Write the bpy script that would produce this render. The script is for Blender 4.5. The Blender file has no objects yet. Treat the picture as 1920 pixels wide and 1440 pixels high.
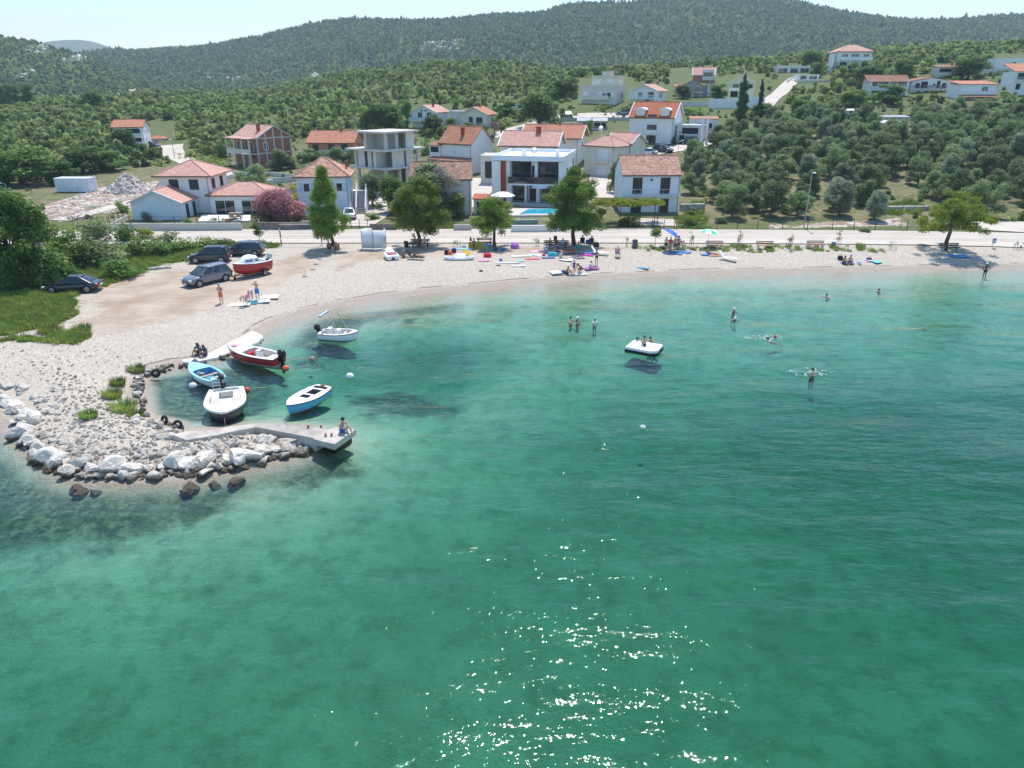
import bpy, bmesh, math, random
import numpy as np
from mathutils import Vector, Matrix
R = math.radians
rng = random.Random(11)
nr = np.random.default_rng(11)
S = bpy.context.scene
COL = S.collection
PI = math.pi

# ------------------------------------------------------------------ camera
CZ, PITCH, F = 18.0, R(22.5), 1340.0
CP, SP = math.cos(PITCH), math.sin(PITCH)
cam = bpy.data.cameras.new('camera'); camo = bpy.data.objects.new('camera', cam); COL.objects.link(camo)
cam.sensor_width = 36; cam.lens = 36*F/1920; cam.clip_end = 20000; cam.clip_start = .5
camo.location = (0, 0, CZ); camo.rotation_euler = (PI/2-PITCH, 0, 0)
S.camera = camo

def ray(px, py):
    X, V = (px-960)/F, (py-720)/F
    return np.array([X, CP-V*SP, -SP-V*CP])
def gz(px, py, z=0.):
    d = ray(px, py); t = (z-CZ)/d[2]
    return np.array([d[0]*t, d[1]*t, z])
def atd(px, py, Y):
    d = ray(px, py); t = Y/d[1]
    return np.array([d[0]*t, Y, CZ+d[2]*t])
def proj(x, y, z):
    zc = y*CP+(CZ-z)*SP
    return 960+F*x/zc, 720+F*((CZ-z)*CP-y*SP)/zc

# ------------------------------------------------------------------ terrain height
SHORE_PX = [(3600,497),(2300,500),(1920,503),(1700,508),(1500,511),(1300,515),(1200,519),(1100,525),(1000,532),(900,541),(800,551),
 (720,561),(640,575),(580,588),(530,605),(505,618),(492,630),(455,648),(430,662),(400,678),(360,686),(330,690),(292,700),(272,718),(270,745),
 (285,775),(330,790),(345,808),(400,800),(470,796),(560,800),(600,806),(612,822),(596,840),(560,850),(520,866),(440,884),(350,900),(250,906),(150,904),(92,880),
 (45,845),(12,815),(-40,795),(-200,785),(-500,770),(-1500,740)]
SHORE = np.array([gz(*p)[:2] for p in SHORE_PX] + [(-900, 300), (-1500, 4000), (1500, 4000), (900, 200)])

def poly_sd(px, py, poly):
    """signed distance, positive inside"""
    px = np.asarray(px, float); py = np.asarray(py, float)
    best = np.full(px.shape, 1e18); ins = np.zeros(px.shape, bool)
    n = len(poly)
    for i in range(n):
        ax, ay = poly[i]; bx, by = poly[(i+1) % n]
        dx, dy = bx-ax, by-ay
        t = np.clip(((px-ax)*dx+(py-ay)*dy)/(dx*dx+dy*dy+1e-12), 0, 1)
        best = np.minimum(best, (px-ax-t*dx)**2+(py-ay-t*dy)**2)
        c = ((ay > py) != (by > py))
        with np.errstate(divide='ignore', invalid='ignore'):
            xi = ax+(py-ay)*dx/(dy if dy != 0 else 1e-12)
        ins ^= c & (px < xi)
    d = np.sqrt(best)
    return np.where(ins, d, -d)

TC = np.array([-300, 0, 250, 480, 700, 900, 1100, 1300, 1500, 1700, 1920, 2300.])
TY = np.array([90, 97, 105, 120, 140, 165, 190, 220, 260, 330, 430, 600, 750.])
TZ = np.array([
 [1.05]*12,
 [1.1]*12,
 [1.2,1.2,1.2,1.3,1.3,1.4,1.5,1.5,1.6,1.8,2.0,2.2],
 [1.3,1.3,1.3,1.4,2.0,2.1,1.9,2.5,3.2,3.6,4.0,4.4],
 [1.5,1.5,1.5,1.5,2.6,3.3,2.7,4.0,5.7,6.2,6.6,7],
 [2.0,2.0,2.4,1.9,3.0,4.8,5.0,5.8,8.6,9.0,9.3,10],
 [3.4,3.4,3.7,3.4,4.8,6.8,7.8,9.3,11.5,11.8,12,13],
 [5.5,5.5,5.6,5.6,7.2,9.2,12.8,13.2,14.8,15.2,16,17],
 [8.0,8.0,8.0,8.5,10.5,13.5,17.0,19.5,20.0,22.5,23.5,25],
 [11,11,11.5,12.5,18,21,22,25,28,31.5,34,37],
 [10,10,11.5,14.5,26.5,29.5,25.5,26.5,31.5,36,40.5,44],
 [10,10,10,12,20,22,20,20,24,30,34,40],
 [12,12,12,12,15,18,18,18,20,24,28,34]])

def vnoise(x, y, s, seed=0):
    x = np.asarray(x, float)/s; y = np.asarray(y, float)/s
    xi = np.floor(x); yi = np.floor(y); fx = x-xi; fy = y-yi
    fx = fx*fx*(3-2*fx); fy = fy*fy*(3-2*fy)
    def h(a, b):
        v = np.sin(a*127.1+b*311.7+seed*74.7)*43758.5453
        return v-np.floor(v)
    return (h(xi, yi)*(1-fx)+h(xi+1, yi)*fx)*(1-fy)+(h(xi, yi+1)*(1-fx)+h(xi+1, yi+1)*fx)*fy

def H(x, y):
    x = np.asarray(x, float); y = np.asarray(y, float)
    zc = np.maximum(.924*y+6.5, 8); u = np.clip(960+F*x/zc, TC[0], TC[-1])
    ci = np.clip(np.searchsorted(TC, u)-1, 0, len(TC)-2); cf = (u-TC[ci])/(TC[ci+1]-TC[ci])
    cf = cf*cf*(3-2*cf)*.5+cf*.5
    yy = np.clip(y, TY[0], TY[-1])
    ri = np.clip(np.searchsorted(TY, yy)-1, 0, len(TY)-2); rf = (yy-TY[ri])/(TY[ri+1]-TY[ri])
    base = (TZ[ri, ci]*(1-cf)+TZ[ri, ci+1]*cf)*(1-rf)+(TZ[ri+1, ci]*(1-cf)+TZ[ri+1, ci+1]*cf)*rf
    base = base+(vnoise(x, y, 14, 3)-.5)*np.clip((y-130)/80, 0, 1)*1.0+(vnoise(x, y, 45, 5)-.5)*np.clip((y-230)/80, 0, 1)*4
    sd = poly_sd(x, y, SHORE)
    land = base*(1-(1-np.clip(sd/9, 0, 1))**2)
    land = land+(vnoise(x, y, 2.3, 1)-.5)*.10*np.clip(sd/3, 0, 1)*(y < 83)
    d = np.maximum(-sd, 0)
    spit = np.maximum(np.clip((51-y)/14, 0, 1), np.clip((2-x)/6, 0, 1)*np.clip((60-y)/8, 0, 1))
    sea = -2.0*(1-np.exp(-d/(38.-29*spit)))-.03*d**.5
    sea = sea+(vnoise(x, y, 6, 8)-.5)*.25*np.clip(d/4, 0, 1)
    return np.where(sd > 0, land, sea)
def h1(x, y): return float(H(np.array([x]), np.array([y]))[0])

def at(px, py, y0=12., y1=640.):
    d = ray(px, py)
    ys = np.concatenate([np.arange(y0, 110, .1), np.arange(110, y1, .4)])
    t = ys/d[1]; xs = d[0]*t; zs = CZ+d[2]*t
    below = np.nonzero(zs <= H(xs, ys))[0]
    if len(below) == 0: i = len(ys)-1
    else: i = below[0]
    return np.array([xs[i], ys[i], zs[i]])
def wat(px, py): return gz(px, py, 0.)

# ------------------------------------------------------------------ object helpers
class MB:
    def __init__(s): s.v = []; s.f = []
    def add(s, vs, fs):
        n = len(s.v); s.v += [tuple(map(float, q)) for q in vs]; s.f += [tuple(i+n for i in q) for q in fs]; return s
    def box(s, x0, x1, y0, y1, z0, z1):
        return s.add([(x0,y0,z0),(x1,y0,z0),(x1,y1,z0),(x0,y1,z0),(x0,y0,z1),(x1,y0,z1),(x1,y1,z1),(x0,y1,z1)],
                     [(0,3,2,1),(4,5,6,7),(0,1,5,4),(1,2,6,5),(2,3,7,6),(3,0,4,7)])
    def obox(s, M, x0, x1, y0, y1, z0, z1):
        k = len(s.v); s.box(x0, x1, y0, y1, z0, z1)
        for i in range(k, len(s.v)): s.v[i] = tuple(M @ Vector(s.v[i]))
        return s
    def prism(s, poly, z0, z1):
        n = len(poly)
        a = sum(poly[i][0]*poly[(i+1)%n][1]-poly[(i+1)%n][0]*poly[i][1] for i in range(n))
        if a < 0: poly = poly[::-1]
        return s.add([(p[0], p[1], z0) for p in poly]+[(p[0], p[1], z1) for p in poly],
                     [tuple(range(n))[::-1], tuple(range(n, 2*n))]+[(i, (i+1) % n, n+(i+1) % n, n+i) for i in range(n)])
    def slab(s, q, t):
        """quad corners (ccw seen from outside) thickened by t behind the normal"""
        q = [Vector(p) for p in q]; nrm = (q[1]-q[0]).cross(q[-1]-q[0]).normalized()
        n = len(q); b = [p-nrm*t for p in q]
        return s.add([tuple(p) for p in q+b], [tuple(range(n)), tuple(range(n, 2*n))[::-1]]+[(i, n+i, n+(i+1) % n, (i+1) % n) for i in range(n)])
    def tube(s, p, q, r0, r1=None, n=6, cap=True):
        r1 = r0 if r1 is None else r1
        p, q = Vector(p), Vector(q); d = (q-p).normalized()
        a = d.orthogonal().normalized(); b = d.cross(a)
        vs = []
        for c, r in ((p, r0), (q, r1)):
            for i in range(n):
                t = 2*PI*i/n; vs.append(c+a*math.cos(t)*r+b*math.sin(t)*r)
        fs = [(i, (i+1) % n, n+(i+1) % n, n+i) for i in range(n)]
        if cap: fs += [tuple(range(n))[::-1], tuple(range(n, 2*n))]
        return s.add(vs, fs)
    def path(s, pts, r, n=6):
        for a, b in zip(pts[:-1], pts[1:]): s.tube(a, b, r, r, n)
        return s
    def lathe(s, prof, n=16, c=(0, 0, 0)):
        vs = []; fs = []
        for r, z in prof:
            for i in range(n):
                t = 2*PI*i/n; vs.append((c[0]+r*math.cos(t), c[1]+r*math.sin(t), c[2]+z))
        for k in range(len(prof)-1):
            for i in range(n): fs.append((k*n+i, k*n+(i+1) % n, (k+1)*n+(i+1) % n, (k+1)*n+i))
        return s.add(vs, fs+[tuple(range(n))[::-1], tuple((len(prof)-1)*n+i for i in range(n))])
    def loft(s, rings, close=True, caps=True):
        n = len(rings[0]); vs = [p for r in rings for p in r]; fs = []
        for k in range(len(rings)-1):
            for i in range(n if close else n-1):
                fs.append((k*n+i, k*n+(i+1) % n, (k+1)*n+(i+1) % n, (k+1)*n+i))
        if caps: fs += [tuple(range(n))[::-1], tuple((len(rings)-1)*n+i for i in range(n))]
        return s.add(vs, fs)
    def ball(s, c, rx, ry=None, rz=None, n=10, m=7):
        ry = rx if ry is None else ry; rz = rx if rz is None else rz
        vs = [(c[0], c[1], c[2]-rz)]
        for k in range(1, m):
            p = -PI/2+PI*k/m
            for i in range(n):
                t = 2*PI*i/n; vs.append((c[0]+rx*math.cos(p)*math.cos(t), c[1]+ry*math.cos(p)*math.sin(t), c[2]+rz*math.sin(p)))
        vs.append((c[0], c[1], c[2]+rz)); L = len(vs)-1
        fs = [(0, 1+(i+1) % n, 1+i) for i in range(n)]
        for k in range(m-2):
            for i in range(n): fs.append((1+k*n+i, 1+k*n+(i+1) % n, 1+(k+1)*n+(i+1) % n, 1+(k+1)*n+i))
        fs += [(L, 1+(m-2)*n+i, 1+(m-2)*n+(i+1) % n) for i in range(n)]
        return s.add(vs, fs)
    def build(s, name, m, parent=None, smooth=False, bevel=0, fix=True, sub=0):
        me = bpy.data.meshes.new(name); me.from_pydata(s.v, [], s.f)
        if fix:
            b = bmesh.new(); b.from_mesh(me); bmesh.ops.recalc_face_normals(b, faces=b.faces); b.to_mesh(me); b.free()
        return mobj(name, me, m, parent, smooth, bevel, sub)
def mobj(name, me, m, parent=None, smooth=False, bevel=0, sub=0):
    if m is not None: me.materials.append(m)
    if smooth: me.polygons.foreach_set('use_smooth', [True]*len(me.polygons))
    o = bpy.data.objects.new(name, me); COL.objects.link(o)
    if parent is not None: o.parent = parent
    if bevel:
        b = o.modifiers.new('bevel', 'BEVEL'); b.width = bevel; b.segments = 2; b.limit_method = 'ANGLE'; b.angle_limit = R(40)
    if sub:
        b = o.modifiers.new('sub', 'SUBSURF'); b.levels = sub; b.render_levels = sub
    return o
def tag(o, label=None, cat=None, group=None, kind=None):
    if label: o['label'] = label
    if cat: o['category'] = cat
    if group: o['group'] = group
    if kind: o['kind'] = kind
    return o
def thing(name, label, cat, loc=(0, 0, 0), rz=0, group=None):
    o = bpy.data.objects.new(name, None); COL.objects.link(o); o.empty_display_size = .2
    o.location = tuple(map(float, loc)); o.rotation_euler = (0, 0, rz)
    return tag(o, label, cat, group)
def kids(o): return [c for c in bpy.data.objects if c.parent == o]
def copy_tree(o, ch=None):
    c = o.copy(); COL.objects.link(c)
    for k in (kids(o) if ch is None else ch):
        q = k.copy(); COL.objects.link(q); q.parent = c
        for g in kids(k) if ch is None else ():
            w = g.copy(); COL.objects.link(w); w.parent = q
    return c
def npmesh(name, v, f, attrs=None):
    """numpy quads/tris -> mesh"""
    me = bpy.data.meshes.new(name); v = np.ascontiguousarray(v, np.float32); f = np.ascontiguousarray(f, np.int32); k = f.shape[1]
    me.vertices.add(len(v)); me.vertices.foreach_set('co', v.ravel())
    me.loops.add(f.size); me.loops.foreach_set('vertex_index', f.ravel())
    me.polygons.add(len(f)); me.polygons.foreach_set('loop_start', np.arange(0, f.size, k, dtype=np.int32)); me.polygons.foreach_set('loop_total', np.full(len(f), k, np.int32))
    me.update(calc_edges=True)
    for nm, arr in (attrs or {}).items():
        if arr.ndim == 1:
            a = me.attributes.new(nm, 'FLOAT', 'POINT'); a.data.foreach_set('value', arr.astype(np.float32))
        else:
            a = me.attributes.new(nm, 'FLOAT_COLOR', 'POINT'); a.data.foreach_set('color', np.concatenate([arr, np.ones((len(arr), 1))], 1).astype(np.float32).ravel())
    return me

# ------------------------------------------------------------------ material helpers
class NG:
    def __init__(s, name):
        s.m = bpy.data.materials.new(name); s.m.use_nodes = True; s.t = s.m.node_tree; s.t.nodes.clear()
        s.out = s.t.nodes.new('ShaderNodeOutputMaterial')
    def n(s, typ, ins=None, **props):
        q = s.t.nodes.new('ShaderNode'+typ)
        for k, v in props.items(): setattr(q, k, v)
        for k, v in (ins or {}).items(): s.set(q.inputs[k], v)
        return q
    def set(s, sock, v):
        if isinstance(v, bpy.types.NodeSocket): s.t.links.new(v, sock)
        elif isinstance(v, bpy.types.Node): s.t.links.new(v.outputs[0], sock)
        else:
            if isinstance(v, (tuple, list)) and len(v) == 3 and sock.type == 'RGBA': v = (*v, 1)
            sock.default_value = v
    def mix(s, fac, a, b, mode='MIX'):
        q = s.n('Mix', data_type='RGBA', blend_type=mode, clamp_factor=True)
        s.set(q.inputs[0], fac); s.set(q.inputs[6], a); s.set(q.inputs[7], b); return q.outputs[2]
    def math(s, op, a, b=0., c=0., clamp=False):
        q = s.n('Math', operation=op, use_clamp=clamp); s.set(q.inputs[0], a); s.set(q.inputs[1], b); s.set(q.inputs[2], c); return q.outputs[0]
    def ramp(s, x, a, b, lo=0., hi=1.):
        q = s.n('MapRange', {'Value': x, 'From Min': a, 'From Max': b, 'To Min': lo, 'To Max': hi}); q.interpolation_type = 'SMOOTHSTEP'; return q.outputs[0]
    def noise(s, scale, detail=4, rough=.55, vec=None, dim='3D'):
        q = s.n('TexNoise', {'Scale': scale, 'Detail': detail, 'Roughness': rough})
        if vec is not None: s.set(q.inputs['Vector'], vec)
        return q.outputs[0]
    def bump(s, h, dist=.02, strength=1.): return s.n('Bump', {'Height': h, 'Distance': dist, 'Strength': strength}).outputs[0]
    def surf(s, v): s.set(s.out.inputs['Surface'], v); return s.m
MC = {}
def P(col, rough=.6, var=.12, scale=4., bump=0., metal=0., spec=.4, rnd=0., coat=0., emit=None):
    """plain painted / natural surface with procedural variation"""
    key = (tuple(col), rough, var, scale, bump, metal, spec, rnd, coat)
    if key in MC: return MC[key]
    g = NG('paint'); tc = g.n('TexCoord').outputs['Object']
    n1 = g.noise(scale, 5, .6, tc); n2 = g.noise(scale*.23, 3, .6, tc)
    f = g.ramp(g.math('ADD', g.math('MULTIPLY', n1, .5), g.math('MULTIPLY', n2, .5)), .33, .67)
    lo = tuple(c*(1-var) for c in col); hi = tuple(min(1, c*(1+var)) for c in col)
    c = g.mix(f, lo, hi)
    if rnd:
        oi = g.n('ObjectInfo').outputs['Random']
        c = g.n('HueSaturation', {'Color': c, 'Value': g.math('ADD', g.math('MULTIPLY', oi, rnd), 1-rnd/2)}).outputs[0]
    b = g.n('BsdfPrincipled', {'Base Color': c, 'Roughness': g.math('ADD', g.math('MULTIPLY', n1, .2), rough-.1), 'Metallic': metal, 'Specular IOR Level': spec, 'Coat Weight': coat, 'Coat Roughness': .05})
    if bump: g.set(b.inputs['Normal'], g.bump(n1, bump))
    MC[key] = g.surf(b); return MC[key]
# ------------------------------------------------------------------ light, sky
SUN_EL, SUN_AZ = R(64), R(9)
w = bpy.data.worlds.new('World'); S.world = w; w.use_nodes = True
wt = w.node_tree; bg = wt.nodes['Background']
sky = wt.nodes.new('ShaderNodeTexSky'); sky.sky_type = 'NISHITA'; sky.sun_disc = False
sky.sun_elevation = SUN_EL; sky.sun_rotation = SUN_AZ; sky.air_density = 1.0; sky.dust_density = .4; sky.ozone_density = 2.0
tint = wt.nodes.new('ShaderNodeMix'); tint.data_type = 'RGBA'; tint.blend_type = 'MULTIPLY'; tint.inputs[0].default_value = 1; tint.inputs[7].default_value = (.80, .99, 1.09, 1)
wt.links.new(sky.outputs[0], tint.inputs[6]); wt.links.new(tint.outputs[2], bg.inputs[0]); bg.inputs[1].default_value = .15
sl = bpy.data.lights.new('sun', 'SUN'); sl.energy = 3.7; sl.angle = R(.53); sl.color = (1, .96, .9)
so = bpy.data.objects.new('sun', sl); COL.objects.link(so)
sd_ = Vector((math.sin(SUN_AZ)*math.cos(SUN_EL), math.cos(SUN_AZ)*math.cos(SUN_EL), math.sin(SUN_EL)))
so.rotation_euler = sd_.to_track_quat('Z', 'Y').to_euler(); so.location = (0, 60, 80)
S.view_settings.view_transform = 'Standard'; S.view_settings.look = 'None'; S.view_settings.exposure = .55; S.view_settings.gamma = 1

# ------------------------------------------------------------------ ground sheet
def polyw(pxs): return np.array([at(*p)[:2] for p in pxs])
ROADC = [(-500,448),(0,444),(250,442),(450,441),(700,440.4),(960,440.4),(1200,440.4),(1500,442),(1700,443.5),(1900,447),(2300,456)]
ROADW = [gz(px, py, 1.05) for px, py in ROADC]

def ground_masks(X, Y, Z):
    px, py = proj(X, Y, Z)
    def inside(poly, feather=1.2): return np.clip(.5+poly_sd(X, Y, polyw(poly))/feather, 0, 1)
    sd = poly_sd(X, Y, SHORE)
    peb = ((Y < 84.5) & (sd > -6)).astype(float)
    tan = np.maximum.reduce([inside([(155,548),(240,520),(330,503),(430,520),(590,466),(650,462),(600,500),(520,535),(430,572),(330,602),(200,628),(110,615),(190,590)], 4), inside([(640,470),(820,462),(1000,461),(1200,462),(1210,470),(900,478),(700,490),(610,520)], 3)*.75])
    grass = np.maximum.reduce([inside([(-300,575),(60,550),(95,552),(142,560),(140,596),(95,618),(60,622),(-300,640)], 3.5), inside([(150,548),(330,492),(520,462),(520,455),(300,452),(-300,450),(-300,560)], 3),
        inside([(1180,463),(1290,461),(1430,461),(1640,462),(1660,472),(1500,474),(1300,474),(1200,472)], .8)*.36, inside([(0,640),(60,634),(160,625),(150,640),(60,642)], 2)*.5])
    lush = np.maximum.reduce([inside([(1280,395),(1310,380),(1330,430),(1275,430)], 3), inside([(1640,400),(1700,375),(1730,380),(1720,400)], 3), inside([(330,285),(430,290),(430,325),(340,300)], 5), inside([(560,335),(640,330),(640,350),(560,360)], 3)])
    rub = np.maximum.reduce([inside([(60,395),(180,352),(330,335),(330,375),(240,395),(110,415)], 4), inside([(1430,420),(1700,405),(1720,425),(1430,432)], 3)*.6, inside([(1400,430),(1000,430),(1000,425),(1400,424)], 2)*.3])
    weed = np.maximum.reduce([inside([(540,600),(640,580),(880,555),(900,580),(700,620),(640,690),(520,720)], 5)*.75, inside([(270,700),(420,690),(520,700),(500,780),(360,800),(280,780)], 3)*.95, inside([(640,740),(800,730),(900,770),(760,800),(660,780)], 4)*.75, inside([(-400,760),(0,785),(30,825),(90,872),(150,896),(350,890),(500,860),(600,835),(680,860),(560,930),(300,1010),(0,1080),(-400,1100)], 9)*1.0, inside([(0,1080),(300,1010),(500,1050),(450,1300),(0,1400)], 10)*.52, inside([(470,795),(610,806),(590,840),(480,835)], 1)*.9])
    bare = np.clip((Y-96)/4, 0, 1)*np.clip(1-(Y-165)/40, 0, 1)
    return np.stack([peb, grass, tan], 1), np.stack([rub, weed, lush], 1), bare

def make_ground():
    cols = np.concatenate([np.arange(-1600, -240, 40), np.arange(-240, 2160, 8), np.arange(2160, 3640, 40)])
    ys = np.concatenate([np.arange(2, 30, 1.2), np.arange(30, 58, .8), np.arange(58, 112, .45), np.arange(112, 250, 1.5), np.arange(250, 750, 5)])
    U, YY = np.meshgrid((cols-960)/F, ys)
    X = (U*(.924*YY+6.5)).ravel(); Y = YY.ravel(); Z = H(X, Y)
    n, k = len(cols), len(ys)
    idx = (np.arange(k-1)[:, None]*n+np.arange(n-1)[None]).ravel()
    f = np.stack([idx, idx+1, idx+n+1, idx+n], 1)
    m1, m2, bare = ground_masks(X, Y, Z)
    me = npmesh('ground', np.stack([X, Y, Z], 1), f, {'m1': m1, 'm2': m2, 'bare': bare})
    me.polygons.foreach_set('use_smooth', [True]*len(me.polygons))
    g = NG('ground'); geo = g.n('NewGeometry'); pos = geo.outputs['Position']
    sep = g.n('SeparateXYZ', {0: pos}); z = sep.outputs[2]
    a1 = g.n('SeparateColor', {0: g.n('Attribute', attribute_name='m1').outputs['Color']}); a2 = g.n('SeparateColor', {0: g.n('Attribute', attribute_name='m2').outputs['Color']})
    n0 = g.noise(.07, 4, .6, pos); n1 = g.noise(.35, 5, .6, pos); n2 = g.noise(1.6, 5, .65, pos); n3 = g.noise(7, 3, .6, pos)
    vor = g.n('TexVoronoi', {'Vector': pos, 'Scale': 8., 'Randomness': 1.}); vcol = g.n('SeparateColor', {0: vor.outputs['Color']}).outputs[0]
    vor2 = g.n('TexVoronoi', {'Vector': pos, 'Scale': 1.3}); vb = g.n('SeparateColor', {0: vor2.outputs['Color']}).outputs[0]
    def msk(a, amp=.8, lo=.42, hi=.58): return g.ramp(g.math('ADD', a, g.math('MULTIPLY', g.math('SUBTRACT', n2, .5), amp)), lo, hi)
    earth = g.mix(g.ramp(n1, .35, .65), (.21, .175, .095), (.085, .115, .035))
    earth = g.mix(g.ramp(n2, .5, .7), earth, (.30, .26, .17))
    earth = g.mix(g.math('MULTIPLY', g.math('SUBTRACT', 1., g.n('Attribute', attribute_name='bare').outputs['Fac']), g.ramp(n2, .3, .6, .45, 1.)), earth, g.mix(n1, (.065, .10, .03), (.13, .15, .05)))
    lush = g.mix(n2, (.08, .13, .03), (.19, .21, .07))
    grass = g.mix(g.ramp(n2, .3, .7), (.09, .14, .035), (.20, .22, .085))
    peb = g.mix(g.ramp(vcol, .1, .9), (.38, .335, .275), (.54, .48, .40)); peb = g.mix(g.ramp(n1, .3, .7, 0, .45), peb, (.45, .39, .32))
    tan = g.mix(g.ramp(n1, .3, .7), (.35, .265, .19), (.49, .405, .32)); tan = g.mix(g.ramp(n3, .55, .75, 0, .5), tan, (.3, .25, .2)); trk = g.noise(1., 5, .6, g.n('Mapping', {'Vector': pos, 'Rotation': (0, 0, R(-20)), 'Scale': (.10, 2.2, 1)}).outputs[0]); tan = g.mix(g.ramp(trk, .52, .68, 0, .35), tan, (.26, .20, .15)); peb = g.mix(g.ramp(trk, .55, .72, 0, .3), peb, (.33, .29, .25))
    rub = g.mix(g.ramp(vb, .2, .8), (.30, .20, .15), (.55, .47, .42)); rub = g.mix(g.ramp(n1, .5, .65), rub, (.17, .18, .07))
    c = g.mix(msk(a2.outputs[2]), earth, lush); c = g.mix(msk(a2.outputs[0]), c, rub)
    c = g.mix(msk(a1.outputs[0], .25), c, peb); c = g.mix(msk(a1.outputs[2], 1.2, .3, .8), c, tan); c = g.mix(msk(a1.outputs[1], 1.5, .38, .62), c, grass)
    # wet pinkish gravel and wrack line along the water
    zz = g.math('ADD', z, g.math('MULTIPLY', g.math('SUBTRACT', n2, .5), .06))
    wet = g.math('MULTIPLY', g.ramp(zz, .30, .16), g.ramp(zz, -.3, .02)); c = g.mix(g.math('MULTIPLY', wet, .55), c, (.30, .23, .19))
    wr = g.math('MULTIPLY', g.ramp(g.math('ABSOLUTE', g.math('SUBTRACT', zz, .28)), .035, .005), g.ramp(n1, .42, .55)); c = g.mix(g.math('MULTIPLY', wr, .7), c, (.10, .075, .055))
    # sea bed
    bed = g.mix(g.ramp(n1, .3, .7), g.mix(g.ramp(z, -1.9, -.8), (.33, .33, .265), (.45, .44, .355)), g.mix(g.ramp(z, -1.9, -.8), (.25, .265, .205), (.36, .36, .285))); bed = g.mix(g.ramp(g.noise(.9, 6, .7, pos), .42, .68, 0, .5), bed, (.11, .14, .085))
    bed = g.mix(g.ramp(g.noise(.09, 5, .6, pos), .52, .75, 0, .4), bed, (.15, .18, .11))
    rn = g.noise(2.4, 6, .75, pos); rn2 = g.noise(.8, 4, .6, pos)
    rocky = g.mix(g.ramp(rn, .42, .62), (.06, .08, .05), (.27, .265, .17)); rocky = g.mix(g.ramp(rn2, .35, .65, .15, .8), rocky, (.055, .075, .05))
    bed = g.mix(g.ramp(g.math('ADD', a2.outputs[1], g.math('MULTIPLY', g.math('SUBTRACT', n1, .5), 1.2)), .45, .7), bed, rocky)
    c = g.mix(g.ramp(zz, -.12, -.4), c, bed)
    c = g.mix(g.math('MULTIPLY', g.ramp(zz, .2, .0), g.ramp(a2.outputs[1], .5, .8)), c, rocky)
    hgt = g.math('ADD', g.math('MULTIPLY', vor.outputs['Distance'], .5), n3)
    b = g.n('BsdfPrincipled', {'Base Color': c, 'Roughness': .9, 'Specular IOR Level': .2, 'Normal': g.bump(hgt, .05)})
    g.surf(b)
    tag(mobj('ground', me, g.m), kind='structure')
make_ground()

# ------------------------------------------------------------------ water (clear body with absorption)
def make_water():
    g = NG('water'); pos = g.n('NewGeometry').outputs['Position']
    mp = g.n('Mapping', {'Vector': pos, 'Rotation': (0, 0, R(-14)), 'Scale': (.34, 1, 1)}).outputs[0]
    mp2 = g.n('Mapping', {'Vector': pos, 'Rotation': (0, 0, R(9)), 'Scale': (.5, 1, 1)}).outputs[0]
    w0 = g.noise(.16, 2, .5, mp); w1 = g.noise(.55, 3, .55, mp); w2 = g.noise(1.9, 3, .6, mp2); w3 = g.noise(6.5, 2, .5, pos)
    calm = g.ramp(g.noise(.035, 3, .5, mp), .35, .65, .55, 1.15)
    h = g.math('ADD', g.math('MULTIPLY', w0, .6), g.math('MULTIPLY', w1, .21))
    h = g.math('ADD', h, g.math('MULTIPLY', g.math('MULTIPLY', w2, .086), calm)); h = g.math('ADD', h, g.math('MULTIPLY', w3, .016))
    nrm = g.bump(h, 1.0)
    fr = g.n('Fresnel', {'IOR': 1.33, 'Normal': nrm})
    gl = g.n('BsdfGlossy', {'Color': (1, 1, 1), 'Roughness': .036, 'Normal': nrm})
    tr = g.n('BsdfTransparent', {'Color': (.97, .99, .99)})
    ms = g.n('MixShader', {0: fr.outputs[0], 1: tr.outputs[0], 2: gl.outputs[0]})
    g.surf(ms.outputs[0])
    va = g.n('VolumeAbsorption', {'Color': (.46, .84, .765), 'Density': 1.0})
    g.set(g.out.inputs['Volume'], va.outputs[0])
    mb = MB(); mb.box(-140, 150, -8, 100, -14, 0)
    tag(mb.build('sea_water', g.m), kind='structure')
make_water()

# ------------------------------------------------------------------ roads and paths
def strip(name, pts, wid, m, dz=.05, off=0., step=2., kind='structure', segs=4):
    """ribbon following the terrain; pts world (x,y)"""
    pts = [np.array(p[:2], float) for p in pts]
    out = [pts[0]]
    for a, b in zip(pts[:-1], pts[1:]):
        k = max(1, int(np.linalg.norm(b-a)/step))
        out += [a+(b-a)*i/k for i in range(1, k+1)]
    P_ = np.array(out)
    for _ in range(6): P_[1:-1] = P_[1:-1]*.5+(P_[:-2]+P_[2:])*.25
    t = np.gradient(P_, axis=0); t /= np.linalg.norm(t, axis=1)[:, None]
    nrm = np.stack([-t[:, 1], t[:, 0]], 1)
    ww = np.full(len(P_), wid) if np.isscalar(wid) else np.interp(np.linspace(0, 1, len(P_)), np.linspace(0, 1, len(wid)), wid)
    rows = []
    for k in range(segs+1):
        q = P_+nrm*(off+(k/segs-.5)*ww[:, None]); rows.append(q)
    V = np.stack(rows, 1).reshape(-1, 2); Zs = H(V[:, 0], V[:, 1])+dz
    n = segs+1; idx = (np.arange(len(P_)-1)[:, None]*n+np.arange(segs)[None]).ravel()
    f = np.stack([idx, idx+n, idx+n+1, idx+1], 1)
    me = npmesh(name, np.concatenate([V, Zs[:, None]], 1), f)
    me.polygons.foreach_set('use_smooth', [True]*len(me.polygons))
    b = bmesh.new(); b.from_mesh(me); bmesh.ops.recalc_face_normals(b, faces=b.faces)
    if sum(q.normal.z for q in b.faces) < 0: bmesh.ops.reverse_faces(b, faces=b.faces)
    b.to_mesh(me); b.free()
    o = mobj(name, me, m)
    if kind: tag(o, kind=kind)
    return o
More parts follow.
